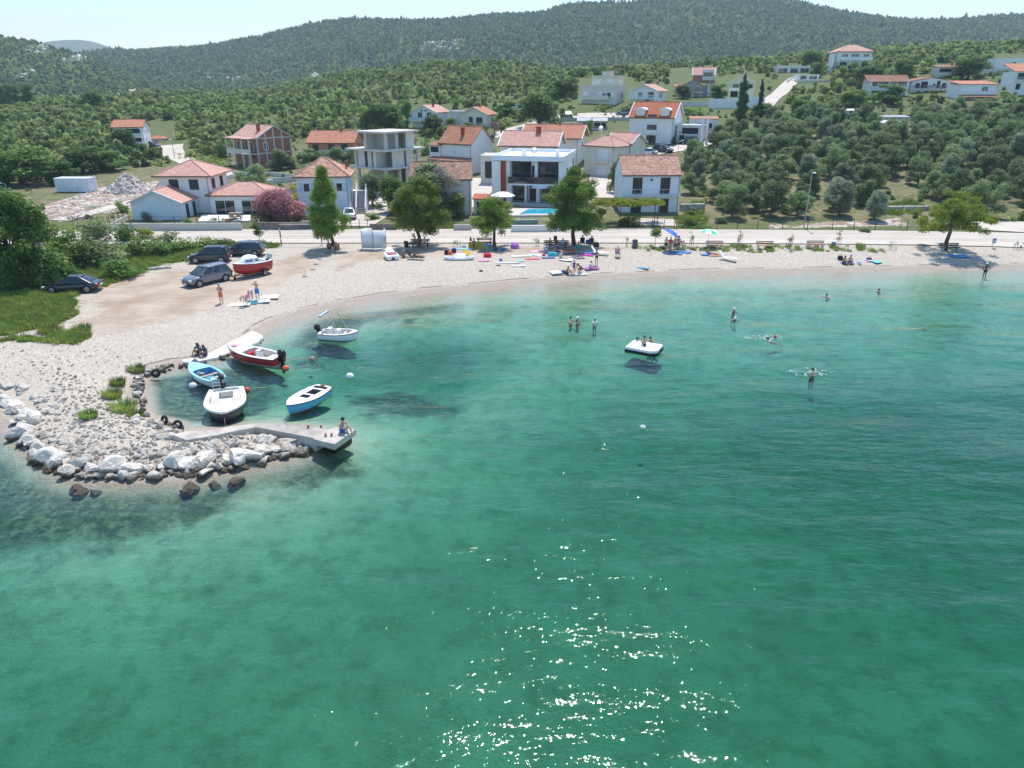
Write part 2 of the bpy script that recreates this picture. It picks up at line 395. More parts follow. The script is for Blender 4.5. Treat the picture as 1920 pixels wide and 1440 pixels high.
def asphalt(col, name='asphalt'):
    g = NG(name); pos = g.n('NewGeometry').outputs['Position']
    n1 = g.noise(.25, 5, .6, pos); n2 = g.noise(12, 2, .6, pos)
    st = g.noise(1., 4, .6, g.n('Mapping', {'Vector': pos, 'Scale': (.05, 1.2, 1)}).outputs[0])
    c = g.mix(g.ramp(n1, .3, .7), tuple(q*.9 for q in col), tuple(q*1.08 for q in col)); c = g.mix(g.ramp(n2, .5, .8, 0, .3), c, tuple(q*.6 for q in col))
    c = g.mix(g.ramp(st, .52, .7, 0, .25), c, tuple(q*.72 for q in col))
    return g.surf(g.n('BsdfPrincipled', {'Base Color': c, 'Roughness': .85, 'Normal': g.bump(n2, .01)}))
ROADM = asphalt((.47, .412, .345)); WALKM = asphalt((.53, .47, .40), 'concrete_walk'); TRACKM = asphalt((.52, .46, .39), 'track')
LINEM = P((.82, .81, .79), .7, .08, 2.)
strip('road', ROADW, 6.9, ROADM, .05, .15)
strip('pavement', ROADW, 1.9, WALKM, .09, -4.35)
strip('road_marking', ROADW, .13, LINEM, .058, 0, segs=1)
strip('road_marking', ROADW, .13, LINEM, .058, -3.1, segs=1)
strip('road_marking', ROADW, .13, LINEM, .058, 3.35, segs=1)
mbk = MB()
def W(l): return [at(*p) for p in l]
strip('path', W([(112,414),(180,398),(245,379),(300,368)]), [3, 2.6, 3], TRACKM, .07)
strip('path', W([(470,335),(430,327),(390,318),(350,303),(325,290),(318,278),(322,272)]), [4, 4.5, 5, 5.5, 6], TRACKM, .1)
strip('path', W([(900,262),(945,250),(975,240),(1000,232),(1018,225)]), [5, 5, 5.5], TRACKM, .12)
strip('path', W([(1040,222),(1090,220),(1150,217),(1200,216)]), [6, 7, 7], TRACKM, .12)
strip('path', W([(1436,200),(1452,182),(1475,162),(1495,147)]), [4, 4.5, 5], TRACKM, .15)
strip('path', W([(1195,292),(1260,282),(1320,270),(1345,258)]), [5, 6, 6], TRACKM, .12)
strip('path', W([(1130,372),(1128,345),(1135,320),(1180,300)]), [5, 5, 6], TRACKM, .1)
strip('path', W([(855,400),(880,372),(905,350),(905,335)]), [3, 5, 7], WALKM, .1)
strip('path', W([(660,425),(690,408),(700,395),(690,375),(700,360)]), [5, 6, 5, 5], WALKM, .1)
strip('parking_lot', W([(1790,425),(1850,425),(1920,427),(2050,432)]), [3, 7, 8, 8], WALKM, .09)
strip('path', W([(1225,424),(1222,411)]), [6, 6], WALKM, .08)

# ------------------------------------------------------------------ far hills
def hill_mesh(name, crest, y0, y1, z0, kind, amp, mat, ridge=60, back=None):
    cols = np.arange(-700, 2700, 14); ys = np.linspace(0, 1, 46)
    cx = np.array([c[0] for c in crest]); cy = np.array([c[1] for c in crest])
    top = np.interp(cols, cx, cy)
    ker = np.ones(3)/3; top = np.convolve(np.pad(top, 1, 'edge'), ker, 'valid')
    V = []
    for j, t in enumerate(list(ys)+[1.25]):
        Y = y0+(y1-y0)*t
        ang = PITCH+np.arctan((top-720)/F)
        zt = CZ-y1*np.tan(ang)
        s = min(t, 1); prof = (s**1.15)*.75+.25*s*s*(3-2*s)
        z = z0+(zt-z0)*prof
        X = (cols-960)/F*(CP*Y+(CZ-z)*SP)
        env = np.sin(PI*min(s, 1)**.8)
        z = z+env*amp*((vnoise(X, np.full_like(X, Y), ridge*3, 2)-.5)*1.6+(vnoise(X, np.full_like(X, Y), ridge, 4)-.5)*.8)
        if t > 1: z = z0+(zt-z0)*.6
        V.append(np.stack([X, np.full_like(X, Y), z], 1))
    n = len(cols); k = len(V); V = np.concatenate(V)
    idx = (np.arange(k-1)[:, None]*n+np.arange(n-1)[None]).ravel()
    me = npmesh(name, V, np.stack([idx, idx+1, idx+n+1, idx+n], 1))
    me.polygons.foreach_set('use_smooth', [True]*len(me.polygons))
    tag(mobj(name, me, mat), kind=kind)
    return V.reshape(k, n, 3), cols
gh = NG('hillside'); ps = gh.n('NewGeometry').outputs['Position']
hn = gh.noise(.012, 5, .6, ps); hn2 = gh.noise(.09, 4, .6, ps)
hc = gh.mix(gh.ramp(hn, .35, .65), (.060, .085, .035), (.10, .115, .05)); hc = gh.mix(gh.ramp(hn2, .62, .74, 0, .8), hc, (.22, .20, .14))
hc = gh.mix(gh.ramp(gh.noise(.02, 6, .7, ps), .68, .72, 0, .9), hc, (.45, .43, .40))
HILLM = gh.surf(gh.n('BsdfPrincipled', {'Base Color': hc, 'Roughness': 1., 'Specular IOR Level': 0., 'Normal': gh.bump(hn2, 3.)}))
CREST_R = [(-700,40),(-300,60),(-100,85),(100,112),(150,100),(200,94),(270,95),(350,91),(400,85),(500,65),(580,46),(640,36),(700,36),(760,38),(850,36),(920,27),(960,26),(1010,25),(1050,10),(1080,5),(1180,4),(1300,-12),(1420,-6),(1500,2),(1560,18),(1650,31),(1730,39),(1800,35),(1860,29),(1920,27),(2300,40),(2700,30)]
HV1 = hill_mesh('hills', CREST_R, 620, 1300, 8, 'structure', 16, HILLM, 90)
CREST_L = [(-700,30),(-300,50),(-60,62),(0,68),(60,77),(110,92),(150,104),(200,122),(260,150),(330,178),(420,200),(600,230),(2700,260)]
HV2 = hill_mesh('hills', CREST_L, 430, 800, 6, 'structure', 5, HILLM, 60)
CREST_D = [(-700,120),(40,100),(75,79),(130,74),(170,76),(205,88),(230,96),(262,92),(300,87),(345,85),(372,89),(420,110),(2700,200)]
HV3 = hill_mesh('hills', CREST_D, 2600, 3800, 0, 'structure', 10, HILLM, 200)

# ------------------------------------------------------------------ haze
gz_ = NG('haze'); pv = gz_.n('VolumePrincipled', {'Color': (.62, .84, 1.), 'Density': .00022, 'Anisotropy': .0, 'Absorption Color': (1, 1, 1)})
gz_.set(gz_.out.inputs['Volume'], pv.outputs[0])
mh = MB(); mh.box(-5000, 5000, -60, 5200, -16, 420); tag(mh.build('haze', gz_.m), kind='stuff')
# ------------------------------------------------------------------ foliage
def leafmat(name, a, b, trans=.42, rnd=.3, tip=None):
    g = NG(name); geo = g.n('NewGeometry'); oi = g.n('ObjectInfo').outputs['Random']
    n1 = g.noise(.55, 3, .6, geo.outputs['Position'])
    f = g.math('ADD', g.math('MULTIPLY', geo.outputs['Random Per Island'], .55), g.math('MULTIPLY', g.ramp(n1, .3, .7), .45))
    c = g.mix(f, a, b)
    if tip is not None: c = g.mix(g.ramp(geo.outputs['Random Per Island'], .84, .88), c, tip)
    n2 = g.noise(.035, 4, .6, geo.outputs['Position']); c = g.mix(g.ramp(n2, .40, .62, 0, .42 if rnd > .35 else .12), c, g.mix(.5, a, (.30, .27, .10))) if True else c
    hsv = g.n('HueSaturation', {'Color': c, 'Value': g.math('ADD', g.math('MULTIPLY', oi, rnd*2), 1-rnd), 'Hue': g.math('ADD', g.math('MULTIPLY', g.math('FRACT', g.math('MULTIPLY', oi, 7.3)), .03), .485)})
    d = g.n('BsdfPrincipled', {'Base Color': hsv.outputs[0], 'Roughness': .6, 'Specular IOR Level': .25}); t = g.n('BsdfTranslucent', {'Color': hsv.outputs[0]})
    return g.surf(g.n('MixShader', {0: trans, 1: d.outputs[0], 2: t.outputs[0]}).outputs[0])
L_OLIVE = leafmat('olive_leaves', (.125, .185, .07), (.29, .365, .16))
L_SILVER = leafmat('silver_leaves', (0.163, 0.223, 0.134), (0.348, 0.407, 0.268))
L_PINE = leafmat('pine_needles', (0.098, 0.179, 0.028), (0.303, 0.419, 0.063))
L_PINE2 = leafmat('yellow_pine_needles', (.11, .16, .015), (.33, .37, .035))
L_OAK = leafmat('oak_leaves', (0.059, 0.125, 0.026), (0.201, 0.311, 0.058))
L_BUSH = leafmat('bush_leaves', (0.091, 0.174, 0.033), (0.264, 0.396, 0.083))
L_MAQ = leafmat('scrub_leaves', (.185, .25, .07), (.45, .51, .18), rnd=.45)
L_DARK = leafmat('cypress_leaves', (0.032, 0.072, 0.022), (0.082, 0.144, 0.04), .2)
L_FAR = leafmat('far_tree_leaves', (.10, .165, .08), (.235, .30, .135), .25, rnd=.4)
L_VINE = leafmat('vine_leaves', (.20, .28, .02), (.38, .42, .05))
L_DRY = leafmat('dry_twigs', (0.288, 0.264, 0.204), (0.456, 0.42, 0.348), .15)
L_PINK = leafmat('oleander_leaves', (.06, .10, .03), (.14, .19, .06))
L_FLOWER = leafmat('oleander_flowers', (.52, .16, .26), (.75, .36, .45), .4)
L_GRASS = leafmat('grass_blades', (.13, .23, .03), (.36, .42, .10), .35)
L_YEL = leafmat('yellow_leaves', (.20, .22, .03), (.50, .34, .05))
BARK = P((.115, .085, .062), .9, .35, 8, .03); BARKO = P((.16, .145, .125), .9, .35, 8, .03)

def leaves(clumps, n, size, asp=.45, droop=0., shell=.45, seed=0, up=.6):
    """cloud of leaf quads spread through a set of ellipsoidal clumps: (cx,cy,cz,rx,ry,rz)"""
    r = np.random.default_rng(seed); V = []
    for c in clumps:
        k = max(4, int(n*(c[3]*c[5])/(.7*.6)))
        d = r.normal(size=(k, 3)); d /= np.linalg.norm(d, axis=1)[:, None]
        rad = r.random(k)**shell
        p = np.array(c[:3])+d*rad[:, None]*np.array(c[3:6])
        nn = d*.6+r.normal(size=(k, 3))*.6+np.array([0, 0, up]); nn /= np.linalg.norm(nn, axis=1)[:, None]
        t = np.cross(nn, r.normal(size=(k, 3))); t /= np.linalg.norm(t, axis=1)[:, None]; b = np.cross(nn, t)
        s = size*(.6+.8*r.random(k))[:, None]
        V.append(np.stack([p-t*s*.5-b*s*asp*.15, p+b*s*asp*.5, p+t*s*.5+b*s*asp*.1, p-b*s*asp*.5], 1))
    V = np.concatenate(V).reshape(-1, 3); f = np.arange(len(V)).reshape(-1, 4)
    return V, f
def crown(name, clumps, n, size, mat, parent=None, **kw):
    v, f = leaves(clumps, n, size, **kw); return mobj(name, npmesh(name, v, f), mat, parent)
def limbs(mb, base, top, r, tips, rr, seed):
    """tapered bent trunk and limbs reaching into the clumps"""
    b, t = Vector(base), Vector(top); q = [b]
    for k in range(1, 5):
        u = k/4; q.append(b.lerp(t, u)+Vector((rr.uniform(-1, 1), rr.uniform(-1, 1), 0))*(.08*(t-b).length*(1 if k < 4 else 0)))
    for k in range(4): mb.tube(q[k], q[k+1], r*(1.25 if k == 0 else 1-.13*k), r*(1-.13*(k+1)), 8)
    for c in tips:
        e = Vector(c[:3]); s = q[2].lerp(q[4], rr.random()); m = s.lerp(e, .5)+Vector((0, 0, -.12*(e-s).length))
        mb.tube(s, m, r*.38, r*.24, 5); mb.tube(m, e, r*.24, r*.07, 5)
def lump(a, t): return .86+.2*math.sin(a*3+t*9)+.14*math.sin(a*5-t*17)
def env_clumps(h0, h1, prof, k, rc, rr, squash=.8, ctr=(0, 0), jit=.25):
    """k clumps under an envelope prof(t)->radius between heights h0..h1"""
    out = []
    while len(out) < k:
        t = rr.random(); R_ = prof(t)
        if rr.random() > R_/max(prof(.2), prof(.5), .1)+.15: continue
        a = rr.uniform(0, 2*PI); q = (rr.random()**.3)
        c = rc*rr.uniform(.7, 1.25)*(.55+.45*min(1, R_/1.5))
        d = max(0, R_*lump(a, t)-c*.7)*q
        out.append((ctr[0]+d*math.cos(a), ctr[1]+d*math.sin(a), h0+(h1-h0)*t+rr.uniform(-jit, jit), c, c, c*squash))
    return out
def mk_tree(name, label, cat, loc, clumps, n, size, lm, trunk_top, tr, bark, group=None, seed=1, rz=0, fol='crown', tips=9, **kw):
    rr = random.Random(seed); o = thing(name, label, cat, loc, rz, group)
    crown(fol, clumps, n, size, lm, o, seed=seed, **kw)
    mb = MB(); limbs(mb, (0, 0, -.35), trunk_top, tr, rr.sample(clumps, min(tips, len(clumps))), rr, seed); mb.build('trunk', bark, o, True)
    return o
# beach pines, one by one
def pine(px, py, lab, h0, h1, prof, k, rc, seed, lm=L_PINE, lean=(0, 0), tr=.2, extra=(), n=270, squash=.75):
    p = at(px, py); rr = random.Random(seed)
    cl = env_clumps(h0, h1, prof, k, rc, rr, squash, lean)+list(extra)
    return mk_tree('pine_tree', lab, 'tree', p, cl, n, .27, lm, (lean[0]*.8, lean[1], h1*.72), tr, BARK, 'pine trees along the beach', seed, tips=14, asp=.32, shell=.55, up=.5)
pine(629, 468, 'tall narrow conical pine beside the red and white barrier', 1.75, 9.3, lambda t: (3.15*min(1, (t+.12)/.25)*(1-t)**.85+.22), 110, .74, 3, lean=(-.75, 0))
pine(786, 461, 'broad spreading pine behind the white and purple paddle boat', 1.9, 7.6, lambda t: 3.55*math.sqrt(max(0, 1-(1.5*t-.48)**2)) if t < .9 else 1., 88, .78, 5, lean=(.05, 0), tr=.22)
pine(928, 462, 'smallest of the beach pines, standing between two bigger pines', 1.75, 5.3, lambda t: 2.95*math.sqrt(max(0.05, 1-(1.4*t-.45)**2)), 64, .68, 8, lean=(-.1, 0), tr=.2)
pine(1077, 460, 'largest dark green pine shading the picnic group on the bench', 2.0, 8.8, lambda t: 3.45*math.sqrt(max(0.03, 1-(1.5*t-.45)**2))*(1 if t < .8 else .8), 118, .80, 9, lean=(-.15, 0), tr=.24, extra=[(1.3, -.3, 1.65, .62, .62, .5), (-2.8, 0, 2.4, .8, .8, .5), (3.0, -.3, 2.2, .7, .7, .5)])
pine(1772, 470, 'dome shaped yellowish pine with flat underside over a dark bench', 2.25, 6.5, lambda t: 4.7*math.sqrt(max(0.02, 1-t**2.)), 76, .75, 12, L_PINE2, tr=.25, lean=(.3, 0), squash=.6)

# olive prototypes and copies
def proto_clumps(k, w, h0, h1, rc, seed, top=.6):
    rr = random.Random(seed)
    return env_clumps(h0, h1, lambda t: w*math.sqrt(max(.05, 1-(1.35*t-.58)**2)), k, rc, rr, .78)
OL = []
for i, lm in enumerate((L_OLIVE, L_OLIVE, L_OLIVE, L_SILVER, L_OLIVE)):
    cl = proto_clumps(19, 2.3+.25*(i % 3), .8, 3.9+.3*(i % 2), .85, 40+i)
    o = mk_tree('olive_tree', 'olive tree', 'tree', (0, 0, 0), cl, 230, .30, lm, (.3*(i-2)*.4, .1, 1.9), .2, BARKO, 'olive trees in the grove', 40+i, asp=.4, shell=.4)
    OL.append((o, kids(o)))
USED = set()
def plant(protos, i, loc, s, rz, label, group=None, name=None):
    src, ch = protos[i]
    if (id(protos), i) not in USED: USED.add((id(protos), i)); o = src
    else: o = copy_tree(src, ch)
    o.location = tuple(map(float, loc)); o.scale = (s[0], s[1], s[2]) if hasattr(s, '__len__') else (s, s, s); o.rotation_euler = (0, 0, rz)
    o['label'] = label
    if group: o['group'] = group
    elif 'group' in o: del o['group']
    if name: o.name = name
    return o
ORD = ['first','second','third','fourth','fifth','sixth','seventh','eighth','ninth','tenth','eleventh','twelfth','thirteenth','fourteenth','fifteenth','sixteenth','seventeenth','eighteenth','nineteenth','twentieth']+['twenty '+q for q in ('first','second','third','fourth','fifth','sixth','seventh','eighth','ninth')]
GROVE_EXC = [[(1230,250),(1345,240),(1345,285),(1290,300),(1230,300)], [(1640,225),(1700,225),(1720,262),(1640,262)], [(1560,205),(1690,205),(1690,232),(1570,228)], [(1860,400),(2100,400),(2100,440),(1850,440)], [(1640,365),(1740,365),(1740,405),(1640,405)], [(1260,370),(1320,360),(1330,425),(1260,430)]]
def in_px(px, py, polys): return any(poly_sd(np.array([px]), np.array([py]), np.array(q, float))[0] > 0 for q in polys)
rows = {}
Yr = 100.5; ri = 0
while Yr < 200:
    x0 = (1285-960)/F*(.924*Yr+6.5); x1 = (1985-960)/F*(.924*Yr+6.5)
    x = x0+rng.uniform(0, 3); lst = []
    while x < x1:
        xx, yy = x+rng.uniform(-1, 1), Yr+rng.uniform(-1.5, 1.5); zz = h1(xx, yy); px, py = proj(xx, yy, zz)
        limit = 232+ (0 if px > 1420 else 10)
        if not in_px(px, py, GROVE_EXC) and py > (238 if px < 1500 else 222) and rng.random() > .07 and not (1700 < px < 1760 and py > 380): lst.append((xx, yy, zz))
        x += rng.uniform(4.2, 5.5) if ri else rng.uniform(4.2, 6.2)
    rows[ri] = lst; ri += 1; Yr += 6.1
nrow = len(rows)
for r_, lst in rows.items():
    for k, (x, y, z) in enumerate(lst):
        i = rng.choice([0, 1, 2, 4, 0, 1, 2, 4, 3]) if not (r_ == 0 and k == 3) else 3
        look = 'silvery grey' if i == 3 else 'dark green'
        where = 'front row by the road' if r_ == 0 else 'row %s from the road' % ORD[r_]
        s = rng.uniform(.85, 1.2)*(1.03 if r_ > 3 else .95)
        plant(OL, i, (x, y, z-.1), (s*rng.uniform(.95, 1.15), s, s*rng.uniform(.85, 1.08)), rng.uniform(0, 6.28), '%s olive tree, %s from the left in grove %s' % (look, ORD[min(k, 28)], where), 'olive trees in the grove')

# garden, roadside and hillside trees (prototype, copies)
def protos(name, cat, specs):
    out = []
    for (lm, w, h0, h, k, rc, seed, bark, n, size) in specs:
        o = mk_tree(name, 'tree', cat, (0, 0, 0), proto_clumps(k, w, h0, h, rc, seed), n, size, lm, (.1, .1, h*.6), .05*h, bark, None, seed)
        OUT = (o, kids(o)); out.append(OUT)
    return out
PT_BROAD = protos('broadleaf_tree', 'tree', [(L_OAK, 2.6, .9, 5., 22, .95, 61, BARK, 150, .33), (L_BUSH, 2.3, .8, 5., 20, .9, 62, BARK, 150, .33), (L_OAK, 3.0, .8, 4.6, 24, 1., 63, BARK, 150, .35)])
PT_BUSH = protos('shrub', 'shrub', [(L_BUSH, 1.2, .2, 1.6, 10, .6, 71, BARK, 200, .22), (L_OAK, 1.3, .2, 1.7, 10, .6, 72, BARK, 200, .22), (L_OLIVE, 1.2, .2, 1.8, 9, .62, 73, BARKO, 200, .22), (L_VINE, 1.2, .2, 1.5, 9, .55, 74, BARK, 200, .22), (L_YEL, 1.1, .2, 2., 9, .55, 75, BARK, 190, .22)])
def T(P_, i, px, py, wpx, hpx, label, Y=None, base=None, group=None, name=None):
    """tree whose base sits at a photo point, sized in photo pixels"""
    p = at(px, py) if Y is None else atd(px, py, Y)
    sc = F/(p[1]*CP+(CZ-p[2])*SP)
    src = P_[i][0]; c = P_[i][1][0]
    if 'ext' not in c.data: 
        co = np.empty(len(c.data.vertices)*3, np.float32); c.data.vertices.foreach_get('co', co); co = co.reshape(-1, 3)
        c.data['ext'] = [float(np.percentile(co[:, 0], 98)-np.percentile(co[:, 0], 2)), float(np.percentile(co[:, 2], 99))]
    e = c.data['ext']; sx = wpx/sc/e[0]; sz = hpx/sc/e[1]
    return plant(P_, i, (p[0], p[1], p[2]-.1), (sx, sx, sz), rng.uniform(0, 6.28), label, group, name)
T(PT_BROAD, 0, 48, 347, 96, 66, 'big dark oak left of the white container')
T(PT_BROAD, 2, 118, 346, 60, 42, 'grey green tree between the big dark oak and the white container')
T(PT_BROAD, 0, 236, 287, 36, 44, 'dark tree in front of the white house with orange roof on the plain')
T(PT_BROAD, 2, 175, 213, 40, 40, 'lone dark round tree on the plain under the far ridge')
T(PT_BROAD, 1, 205, 320, 60, 36, 'green tree behind the white container')
T(PT_BROAD, 0, 160, 325, 60, 46, 'dark tree above the white container roof')
T(OL, 1, 487, 374, 66, 62, 'olive tree beside the low tiled roof and street lamp', name='garden_olive_tree')
T(OL, 2, 487, 312, 34, 32, 'small olive in front of the brick house', name='garden_olive_tree')
T(OL, 0, 528, 318, 42, 36, 'olive beside the trampoline by the brick house', name='garden_olive_tree')
T(OL, 4, 588, 310, 40, 30, 'olive in front of the orange house under its balcony', name='garden_olive_tree')
T(OL, 1, 640, 312, 44, 34, 'olive behind the tiled hip roof of the pale blue house', name='garden_olive_tree')
T(OL, 2, 700, 388, 46, 60, 'grey green olive between the staircase and the concrete building', name='garden_olive_tree')
T(PT_BROAD, 0, 737, 398, 40, 66, 'dark ivy covered tree left of the broad pine')
T(OL, 0, 800, 409, 84, 94, 'tall olive in front of the old brown tiled roof', name='garden_olive_tree')
T(PT_BROAD, 1, 858, 409, 34, 46, 'small bright green tree at the old white house wall')
T(PT_BROAD, 2, 1153, 362, 26, 58, 'dark bush tree at the corner of the house with the vine pergola')
T(PT_BROAD, 0, 722, 250, 52, 52, 'large green pine like tree left of the gabled white houses')
T(PT_BROAD, 1, 690, 250, 40, 46, 'bright green tree at the wood edge behind the concrete building')
T(PT_BROAD, 1, 762, 228, 26, 38, 'pointed green tree just left of the white house with blue balcony')
T(PT_BROAD, 0, 812, 252, 34, 34, 'dark round tree hiding the corner of the blue balcony house')
T(PT_BROAD, 1, 846, 250, 28, 28, 'dense green tree between the two gabled white houses')
T(PT_BROAD, 2, 882, 250, 26, 20, 'low dark tree under the balcony of the cream gabled house')
T(PT_BROAD, 0, 1007, 240, 62, 60, 'big dark umbrella shaped tree beside the uphill road')
T(PT_BROAD, 1, 950, 215, 40, 26, 'round bright green tree left of the small white house')
T(PT_BROAD, 2, 1055, 185, 50, 34, 'green tree left of the cream flat roofed villa')
T(PT_BROAD, 0, 1279, 185, 24, 24, 'green tree between the white gabled house and grey house')
T(PT_BROAD, 1, 1345, 188, 36, 28, 'round green garden tree above the white retaining wall')
T(PT_BROAD, 0, 1520, 128, 34, 30, 'dark pine clump behind the long white bungalow')
T(PT_BROAD, 1, 1530, 145, 24, 26, 'rounded green tree right of the long white bungalow')
T(PT_BROAD, 2, 1622, 160, 60, 34, 'dark oak under the pink hip roofed house')
T(PT_BROAD, 0, 1690, 148, 30, 34, 'tall dark tree right of the pink hip roofed house')
T(PT_BROAD, 0, 1815, 152, 44, 40, 'dark round tree beside the grey retaining wall on the hill')
T(PT_BROAD, 1, 1665, 195, 52, 34, 'pale green tree before the terrace house with brown roof')
T(PT_BROAD, 2, 1500, 222, 40, 34, 'dark rounded tree above the grove near the cypresses')
T(PT_BROAD, 2, 1590, 206, 52, 34, 'dark broad tree in the field above the grove')
T(PT_BROAD, 0, 1430, 222, 44, 26, 'low green tree right of the two cypresses', Y=None)
T(PT_BROAD, 1, 1850, 205, 40, 20, 'bright tree below the orange awning house')
for px, lab in ((8, 'leftmost of three umbrella pines on the far plain'), (32, 'middle of three umbrella pines on the far plain'), (54, 'rightmost of three umbrella pines on the far plain')):
    T(PT_BROAD, 2, px, 198, 26, 36, lab, group='umbrella pines on the far plain', name='umbrella_pine')
# foreground oak at the left edge
p = at(30, 540); rr = random.Random(5)
mk_tree('oak_tree', 'huge dark holm oak at the left edge behind the black saloon car', 'tree', p, env_clumps(.5, 8.2, lambda t: 3.9*math.sqrt(max(.05, 1-(1.35*t-.45)**2)), 70, 1.05, rr, .8, (.1, .6)), 240, .30, L_OAK, (0, .5, 5), .3, BARK, None, 5, shell=.5)
# cypresses
def cypress(px, py, wpx, hpx, lab, seed, taper):
    p = at(px, py); sc = F/(p[1]*CP+(CZ-p[2])*SP); w_, h_ = wpx/sc/2, hpx/sc; rr = random.Random(seed)
    cl = [(rr.uniform(-.2, .2)*w_, rr.uniform(-.2, .2)*w_, h_*t, max(.25, w_*.8*taper(t)), max(.25, w_*.8*taper(t)), h_*.06) for t in np.linspace(.03, .97, 26)]
    cl += [(w_*taper(t)*.7*math.cos(a), w_*taper(t)*.7*math.sin(a), h_*t, w_*.32, w_*.32, h_*.05) for t, a in [(rr.uniform(.02, .8), rr.uniform(0, 6.3)) for _ in range(34)]]
    mk_tree('cypress_tree', lab, 'tree', p, cl, 150, .34, L_DARK, (0, 0, h_*.7), .16, BARK, 'cypresses above the grove', seed, tips=0, shell=.6)
cypress(1388, 226, 31, 82, 'wide ragged cypress before the white retaining wall', 3, lambda t: (1-t)**.7*.95+.08)
cypress(1422, 223, 13, 69, 'slim columnar cypress right of the ragged one', 4, lambda t: min(1, (1-t)**.5*1.1+.05))
# oleanders
def oleander(px, py, wpx, hpx, lab, seed, k=26):
    p = at(px, py); sc = F/(p[1]*CP+(CZ-p[2])*SP); w_, h_ = wpx/sc/2, hpx/sc; rr = random.Random(seed)
    cl = env_clumps(.3, h_*.95, lambda t: w_*math.sqrt(max(.05, 1-(1.4*t-.5)**2)), k, w_*.3, rr, .9)
    o = mk_tree('oleander_bush', lab, 'shrub', p, cl, 170, .2, L_PINK, (0, 0, h_*.5), .1, BARK, None, seed)
    crown('blossom', [(c[0], c[1]-.05, c[2]+.12, c[3]*1.05, c[4]*1.05, c[5]*1.05) for c in cl if c[2] > h_*.28], 120, .19, L_FLOWER, o, seed=seed+1, shell=.2, asp=.8)
oleander(520, 420, 106, 56, 'larger pink flowering oleander at the house gate', 3, 34); oleander(556, 421, 54, 40, 'lower pink oleander nearest the tall narrow pine', 4, 22)
oleander(927, 253, 24, 26, 'small far pink oleander beside the uphill road', 6, 12)
for k, (i, px, py, wp, hp, lab) in enumerate([(0,700,412,26,16,'low green shrub on the paved yard left of the old house'),(1,760,418,30,20,'dark shrub behind the low stone wall of the broad pine'),(0,893,420,26,14,'bright hedge bush at the old house corner'),(2,1068,402,40,34,'grey green bush beside the villa side wall'),(0,1095,408,36,24,'green bush between the villa and the vine pergola'),(0,1135,300,20,12,'small shrub behind the cream balcony house'),(2,1205,288,34,20,'olive shrub hiding the white parked car'),(0,1172,275,18,16,'green bush at the left foot of the dormer house'),(1,1262,270,10,14,'thin dark shrub at the right corner of the dormer house'),(0,925,300,22,18,'leafy bush behind the flat garage'),(0,815,300,22,24,'bright green bush left of the steep red roof'),(0,800,290,26,26,'light green bush behind the concrete building'),(2,655,345,20,18,'shrub between the pale blue house and concrete building'),(3,1240,235,34,14,'yellow green weeds on the slope right of the dormer house'),(0,1300,215,40,14,'green weeds under the grey retaining wall'),(2,580,325,30,20,'rounded bush at the orange house yard'),(0,612,316,22,12,'low bush under the orange house'),(1,415,296,30,26,'dark bush left of the brick house'),(0,395,350,26,16,'green bush on the track bend behind the modern house')]):
    T(PT_BUSH, i, px, py, wp, hp, lab, name='garden_shrub')
T(PT_BUSH, 4, 560, 392, 34, 44, 'yellow leaved bush beside the pale blue house', name='garden_shrub')
# dry grey tree
p = at(838, 409.5); rr = random.Random(9); sc = F/(p[1]*CP+(CZ-p[2])*SP)
mk_tree('bare_tree', 'half dead grey twiggy tree in front of the old white house', 'tree', p, env_clumps(2.6, 6.9, lambda t: 2.9*math.sqrt(max(.05, 1-(1.4*t-.5)**2)), 34, .85, rr), 260, .26, L_DRY, (0, 0, 3.8), .16, BARKO, None, 9, tips=22, asp=.26)
# roadside brambles and shrubs, one by one
for k, (i, px, py, wp, hp, lab) in enumerate([
 (0,118,470,60,44,'leafy shrub against the right side of the huge oak'),(2,180,452,70,46,'rounded olive green bush hiding the road'),(1,150,500,76,50,'dark broom bush above the black saloon car'),
 (2,205,500,70,48,'brownish broom bush behind the black saloon car'),(0,235,452,44,34,'green bush left of the visible white road'),(0,258,478,56,36,'light green bramble mound'),(0,300,478,58,32,'bramble mound behind the pale log'),
 (1,225,520,60,36,'low dark bush on the bank above the car park'),(0,340,470,56,26,'bramble patch left of the dark hatchback'),(0,375,464,46,20,'low bramble strip above the dark hatchback'),(3,270,448,40,22,'yellow green bush at the road edge'),
 (0,120,520,52,44,'bright shrub between oak and saloon car'),(1,90,540,50,50,'dark shadowy shrub at the saloon bonnet'),(0,420,458,44,14,'low leafy hedge beside the dark estate car'),(2,310,458,44,24,'grey green bush along the road edge'),(3,70,455,60,40,'light bush in front of the holm oak crown'),(0,20,420,90,40,'leafy bush behind the holm oak by the lamp')]):
    T(PT_BUSH, i, px, py, wp, hp, lab, group='shrubs on the roadside bank', name='roadside_shrub')
